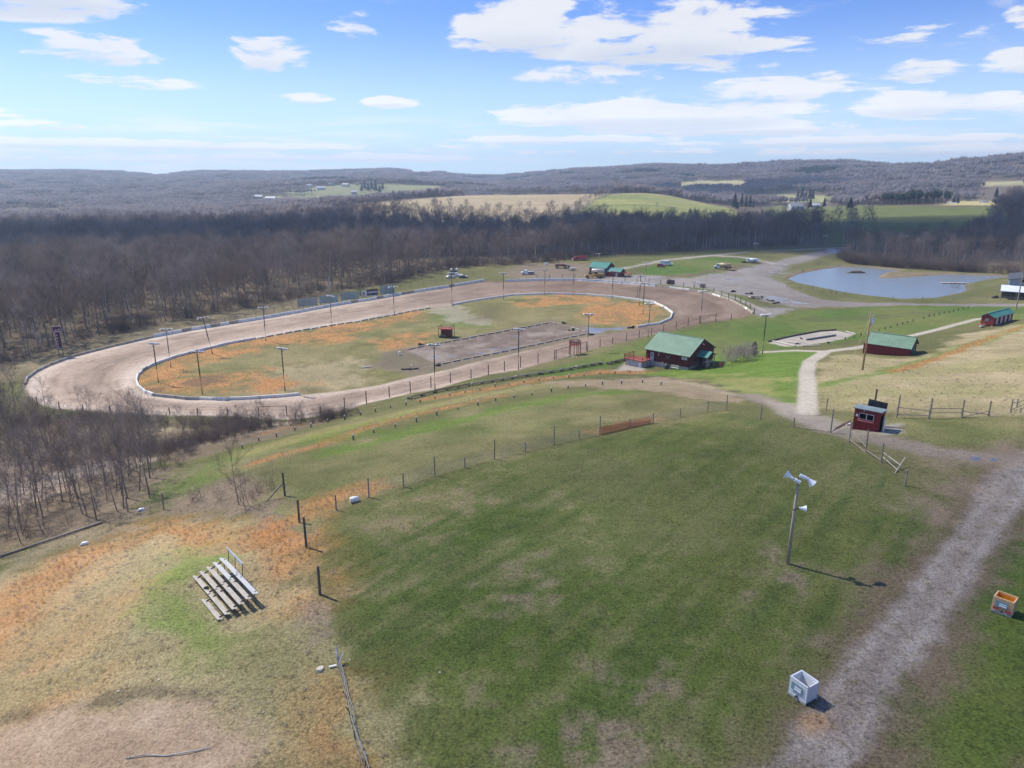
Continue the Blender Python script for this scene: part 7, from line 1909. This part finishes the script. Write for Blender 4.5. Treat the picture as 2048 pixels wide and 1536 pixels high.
# broom sedge stands where the ground cover is orange; dead grass where it is straw; short blades on the lawn
def spread(nm, mask, prob, meshes, slo, shi, lb, jit=.3):
    idx = np.where(mask & (r7.random(len(vx)) < prob))[0]
    x = vx[idx] + r7.uniform(-jit, jit, len(idx)); y = vy[idx] + r7.uniform(-jit, jit, len(idx)); z = gz(x, y)
    print(nm, len(idx)); mass(nm, meshes, np.stack([x, y, z], -1), r7.integers(0, len(meshes), len(idx)), r7.uniform(slo, shi, len(idx)), r7.uniform(0, 6.28, len(idx)), lb)


ms = [tuft(81, .75, .22, 26), tuft(82, .6, .26, 22)]
for m_ in ms: m_.materials.append(SEDGE)
spread('sedge_grass', (red > 1.50) & (cc[:, 0] > .22) & (gg > .75), .62, ms, .22, .52, 'tufts of orange broom sedge grass')
ms = [tuft(83, .34, .22, 20), tuft(84, .26, .24, 18)]
for m_ in ms: m_.materials.append(DEADG)
spread('dead_grass', (red > 1.12) & (red < 1.50) & (gg > .75) & (cc[:, 0] > .2) & (np.hypot(vx, vy) < 190), np.clip(1.3 - np.hypot(vx, vy) / 130, .18, .75) * .35, ms, .35, .9, 'tufts of dead straw-coloured grass')
# ------------------------------------------------------------------ the pond dock and the far countryside
g = Vector((*at_z(np.array(1906.), np.array(567.), WATER),)); e = empty('dock', g, R(-4), 'low grey dock floating on the pond near its right end', 'dock')
MB().box((0, 0, .35), (10.5, 1.6, .14)).build('deck', PLANK, e); mb = MB()
for k in range(6): mb.box((-4.8 + k * 1.9, 0, .05), (.3, 1.3, .6))
mb.build('piles', POLED, e)
g = Vector((*at_z(np.array(1712.), np.array(546.), WATER),)); o = MB().tube([(-4.5, 0, .0), (-2, .2, .25), (2, 0, .28), (4.5, -.2, .0)], [.2, .9, .9, .2], 8).build('mud_islet', material('reed_mud', (.16, .12, .08), .95, .3, 1.5), None, True, 0, g); tag(o, 'small brown islet of reeds in the left part of the pond', 'islet')
HW = material('house_white_siding', (.66, .66, .64), .7, .08, .6); HG = material('house_grey_roof', (.27, .28, .30), .8, .15, .5); HT = material('house_tan_siding', (.46, .40, .33), .7, .1, .6); HR = material('house_pale_roof', (.55, .56, .58), .6, .1, .5); HGG = material('house_green_roof', (.33, .40, .28), .7, .1, .5)


def house(px, d0, L, W, h, yaw, wall, roof, lb):
    x = (px - CX) / 1480. * d0; g = Vector((x, d0, float(gz(x, d0)) - .4)); e = empty('farmhouse', g, R(yaw), lb, 'house', 'distant houses')
    walls_gabled(-L / 2, L / 2, -W / 2, W / 2, -1, h, h + W * .32).build('wall', wall, e); rf, _ = gable_roof(-L / 2, L / 2, -W / 2, W / 2, h, h + W * .32, .2, .5); rf.build('roof', roof, e)
    for k in range(3): MB().box((-L * .32 + k * L * .3, -W / 2 - .05, h * .55), (L * .1, .12, h * .36)).build('window', GLASSD, e)


HOUSES = [(602,1900,18,11,6,10,HW,HR,'white house at the left end of the distant village'),(618,1960,16,10,6,-30,HW,HG,'white house second from the left in the distant village'),(640,1900,20,11,6,20,HW,HR,'pale long house in the left part of the distant village'),(662,2000,14,10,6,0,HT,HR,'tan house in the middle of the distant village'),
 (690,1950,18,10,6,-20,HW,HT,'white house with tan roof in the distant village'),(706,1820,14,9,6,15,HT,HR,'low tan house near the village pines'),(512,1750,22,12,5,5,HGG,HR,'pale flat-roofed barn far left beyond the wood'),(538,1720,24,12,5,-5,HW,HR,'long white barn far left beyond the wood'),
 (772,1650,18,11,6,25,HW,HR,'white house right of the village pines'),(786,1760,16,10,6,-15,HW,HG,'white house with grey roof beyond the tan field'),(824,1700,18,10,6,0,HW,HR,'pale house behind the left end of the tan field'),(846,1650,16,10,6,12,HW,HG,'white house behind the middle of the tan field'),(890,1500,26,11,4.5,0,HT,HR,'long pale roof just behind the tan field'),(930,1500,20,10,4.5,5,HW,HR,'white shed just behind the tan field'),
 (834,3300,40,22,12,10,HW,HR,'white farm building on the far ridge, left one'),(852,3300,46,22,12,-8,HW,HR,'white farm building on the far ridge, right one'),
 (1518,1400,18,12,8,-20,HW,HG,'white house with a bare tree beside the green hill'),(1598,1000,20,12,6,8,HW,HG,'white house with a long grey-green roof left of the round conifer clump'),(1636,1050,12,9,4,0,HW,HR,'small white roof among the conifers beyond the pasture'),(1912,1150,14,9,5,-10,HW,HR,'small white house by the far straw field'),(1978,1120,12,8,7,20,HW,HG,'tall white house at the right end of the far straw field'),(2036,1900,12,9,6,0,HW,HR,'tiny white house on the wooded slope at the right edge')]
for a in HOUSES: house(*a)
CON = [(577,1900,1.0),(596,1980,.6),(655,1700,1.25),(660,1700,1.0),(728,1900,1.5),(735,1880,1.7),(742,1900,1.6),(750,1860,1.8),(758,1850,1.7),(764,1900,1.4),(722,1860,1.3),(790,1650,.9),(800,1640,1.0),(812,1600,1.1),(862,1600,1.35),(900,1560,.9),(906,1550,1.1),(926,1500,1.35),(912,1580,.9),
 (1474,1060,1.35),(1480,1060,.9),(1600,1500,1.5),(1608,1500,1.6),(1616,1500,1.5),(1624,1500,1.6),(1630,1500,1.3),(1612,1480,1.3),(1627,1000,1.0),(1655,1000,.8),(1708,800,1.15),(1803,1200,.6),(1832,1250,.5),(1916,1300,1.3),(1924,1300,1.1),(1999,1050,1.5),(2012,1060,1.2),(1985,560,.5),(1440,720,.7),(1447,715,.85),(1455,700,.8),(1432,730,.6),(1385,860,.6),(1202,1290,.6)]
for i, (px, d0, s) in enumerate(CON):
    x = (px - CX) / 1480. * d0; plant(CONK[i % 3], 'conifer', 'crown', x, d0, s, i, 'dark green conifer standing above the bare trees of the far valley', 'conifer', 'distant conifers')
PINEY = [conifer('v', 91, 20, 3.2, 700), conifer('w', 92, 17, 2.8, 650)]
for k in PINEY: tone(k, BARK, material('olive_needles', (.10, .10, .06), .9, .3, 1))
for i, (px, d0, s) in enumerate([(1488,1080,1.1),(1497,1085,1.15),(1505,1080,1.0),(1512,1090,.8)]):
    x = (px - CX) / 1480. * d0; plant(PINEY[i % 2], 'conifer', 'crown', x, d0, s, i, 'olive-coloured spruce in the short row right of the dark conifer', 'conifer', 'olive spruces beside the house')
# ------------------------------------------------------------------ air: even haze over the whole valley, and clouds overhead that shade parts of it
hm = bpy.data.materials.new('haze'); hm.use_nodes = True
t = NT(hm.node_tree); t.n.remove(t.n['Principled BSDF'])
pv = t.node('ShaderNodeVolumePrincipled'); pv.inputs['Color'].default_value = (.67, .83, 1.0, 1); pv.inputs['Density'].default_value = 0.00018; pv.inputs['Anisotropy'].default_value = .3
t.link(pv.outputs[0], t.n['Material Output'].inputs['Volume'])
tag(MB().box((0, 2980, 70), (12600, 6160, 290)).build('haze', hm), 'thin blue haze filling the valley out to the far ridges', None, None, 'stuff')

def cloud(target, a, b, c, dens, label, seed, hz_=950.0):
    """an unseen puff of cloud placed high towards the sun, so that the ground at target lies in its shade"""
    k = hz_ / sdir.z; cen = Vector((target[0], target[1], -12)) + sdir * k
    n_, m_ = 28, 14; vs = []
    for i in range(m_ + 1):
        ph = math.pi * i / m_
        for j in range(n_):
            q = 2 * math.pi * j / n_; f_ = 1 + .22 * float(fbm(math.cos(q) * 3 + ph, math.sin(q) * 3 + seed, 1.2, 3, seed))
            vs.append((math.sin(ph) * math.cos(q) * a * f_, math.sin(ph) * math.sin(q) * b * f_, math.cos(ph) * c * f_))
    fs = [(i * n_ + j, i * n_ + (j + 1) % n_, (i + 1) * n_ + (j + 1) % n_, (i + 1) * n_ + j) for i in range(m_) for j in range(n_)]
    cm = bpy.data.materials.new('cloud'); cm.use_nodes = True; t = NT(cm.node_tree); t.n.remove(t.n['Principled BSDF'])
    v_ = t.node('ShaderNodeVolumePrincipled'); v_.inputs['Color'].default_value = (.97, .98, 1, 1); v_.inputs['Density'].default_value = dens; t.link(v_.outputs[0], t.n['Material Output'].inputs['Volume'])
    tag(MB().add(vs, fs).build('cloud', cm, None, True, 0, cen), label, None, None, 'structure')


cloud((-80, 560), 470, 165, 75, .022, 'cloud high overhead that shades the dark middle band of the wood', 4)
cloud((330, 520), 260, 150, 60, .016, 'cloud high overhead that shades the right-hand wood and pasture', 7)
cloud((56, 40), 66, 50, 30, .006, 'thin unseen cloud added overhead to soften the light on the lawn and gravel road', 11)  # added out of view only to weaken the sun and soften shadows here
cloud((430, 1750), 420, 130, 70, .014, 'cloud high overhead that shades part of the right-hand far hills', 15)
print('ground height range', float(ZZ.min()), float(ZZ.max()))
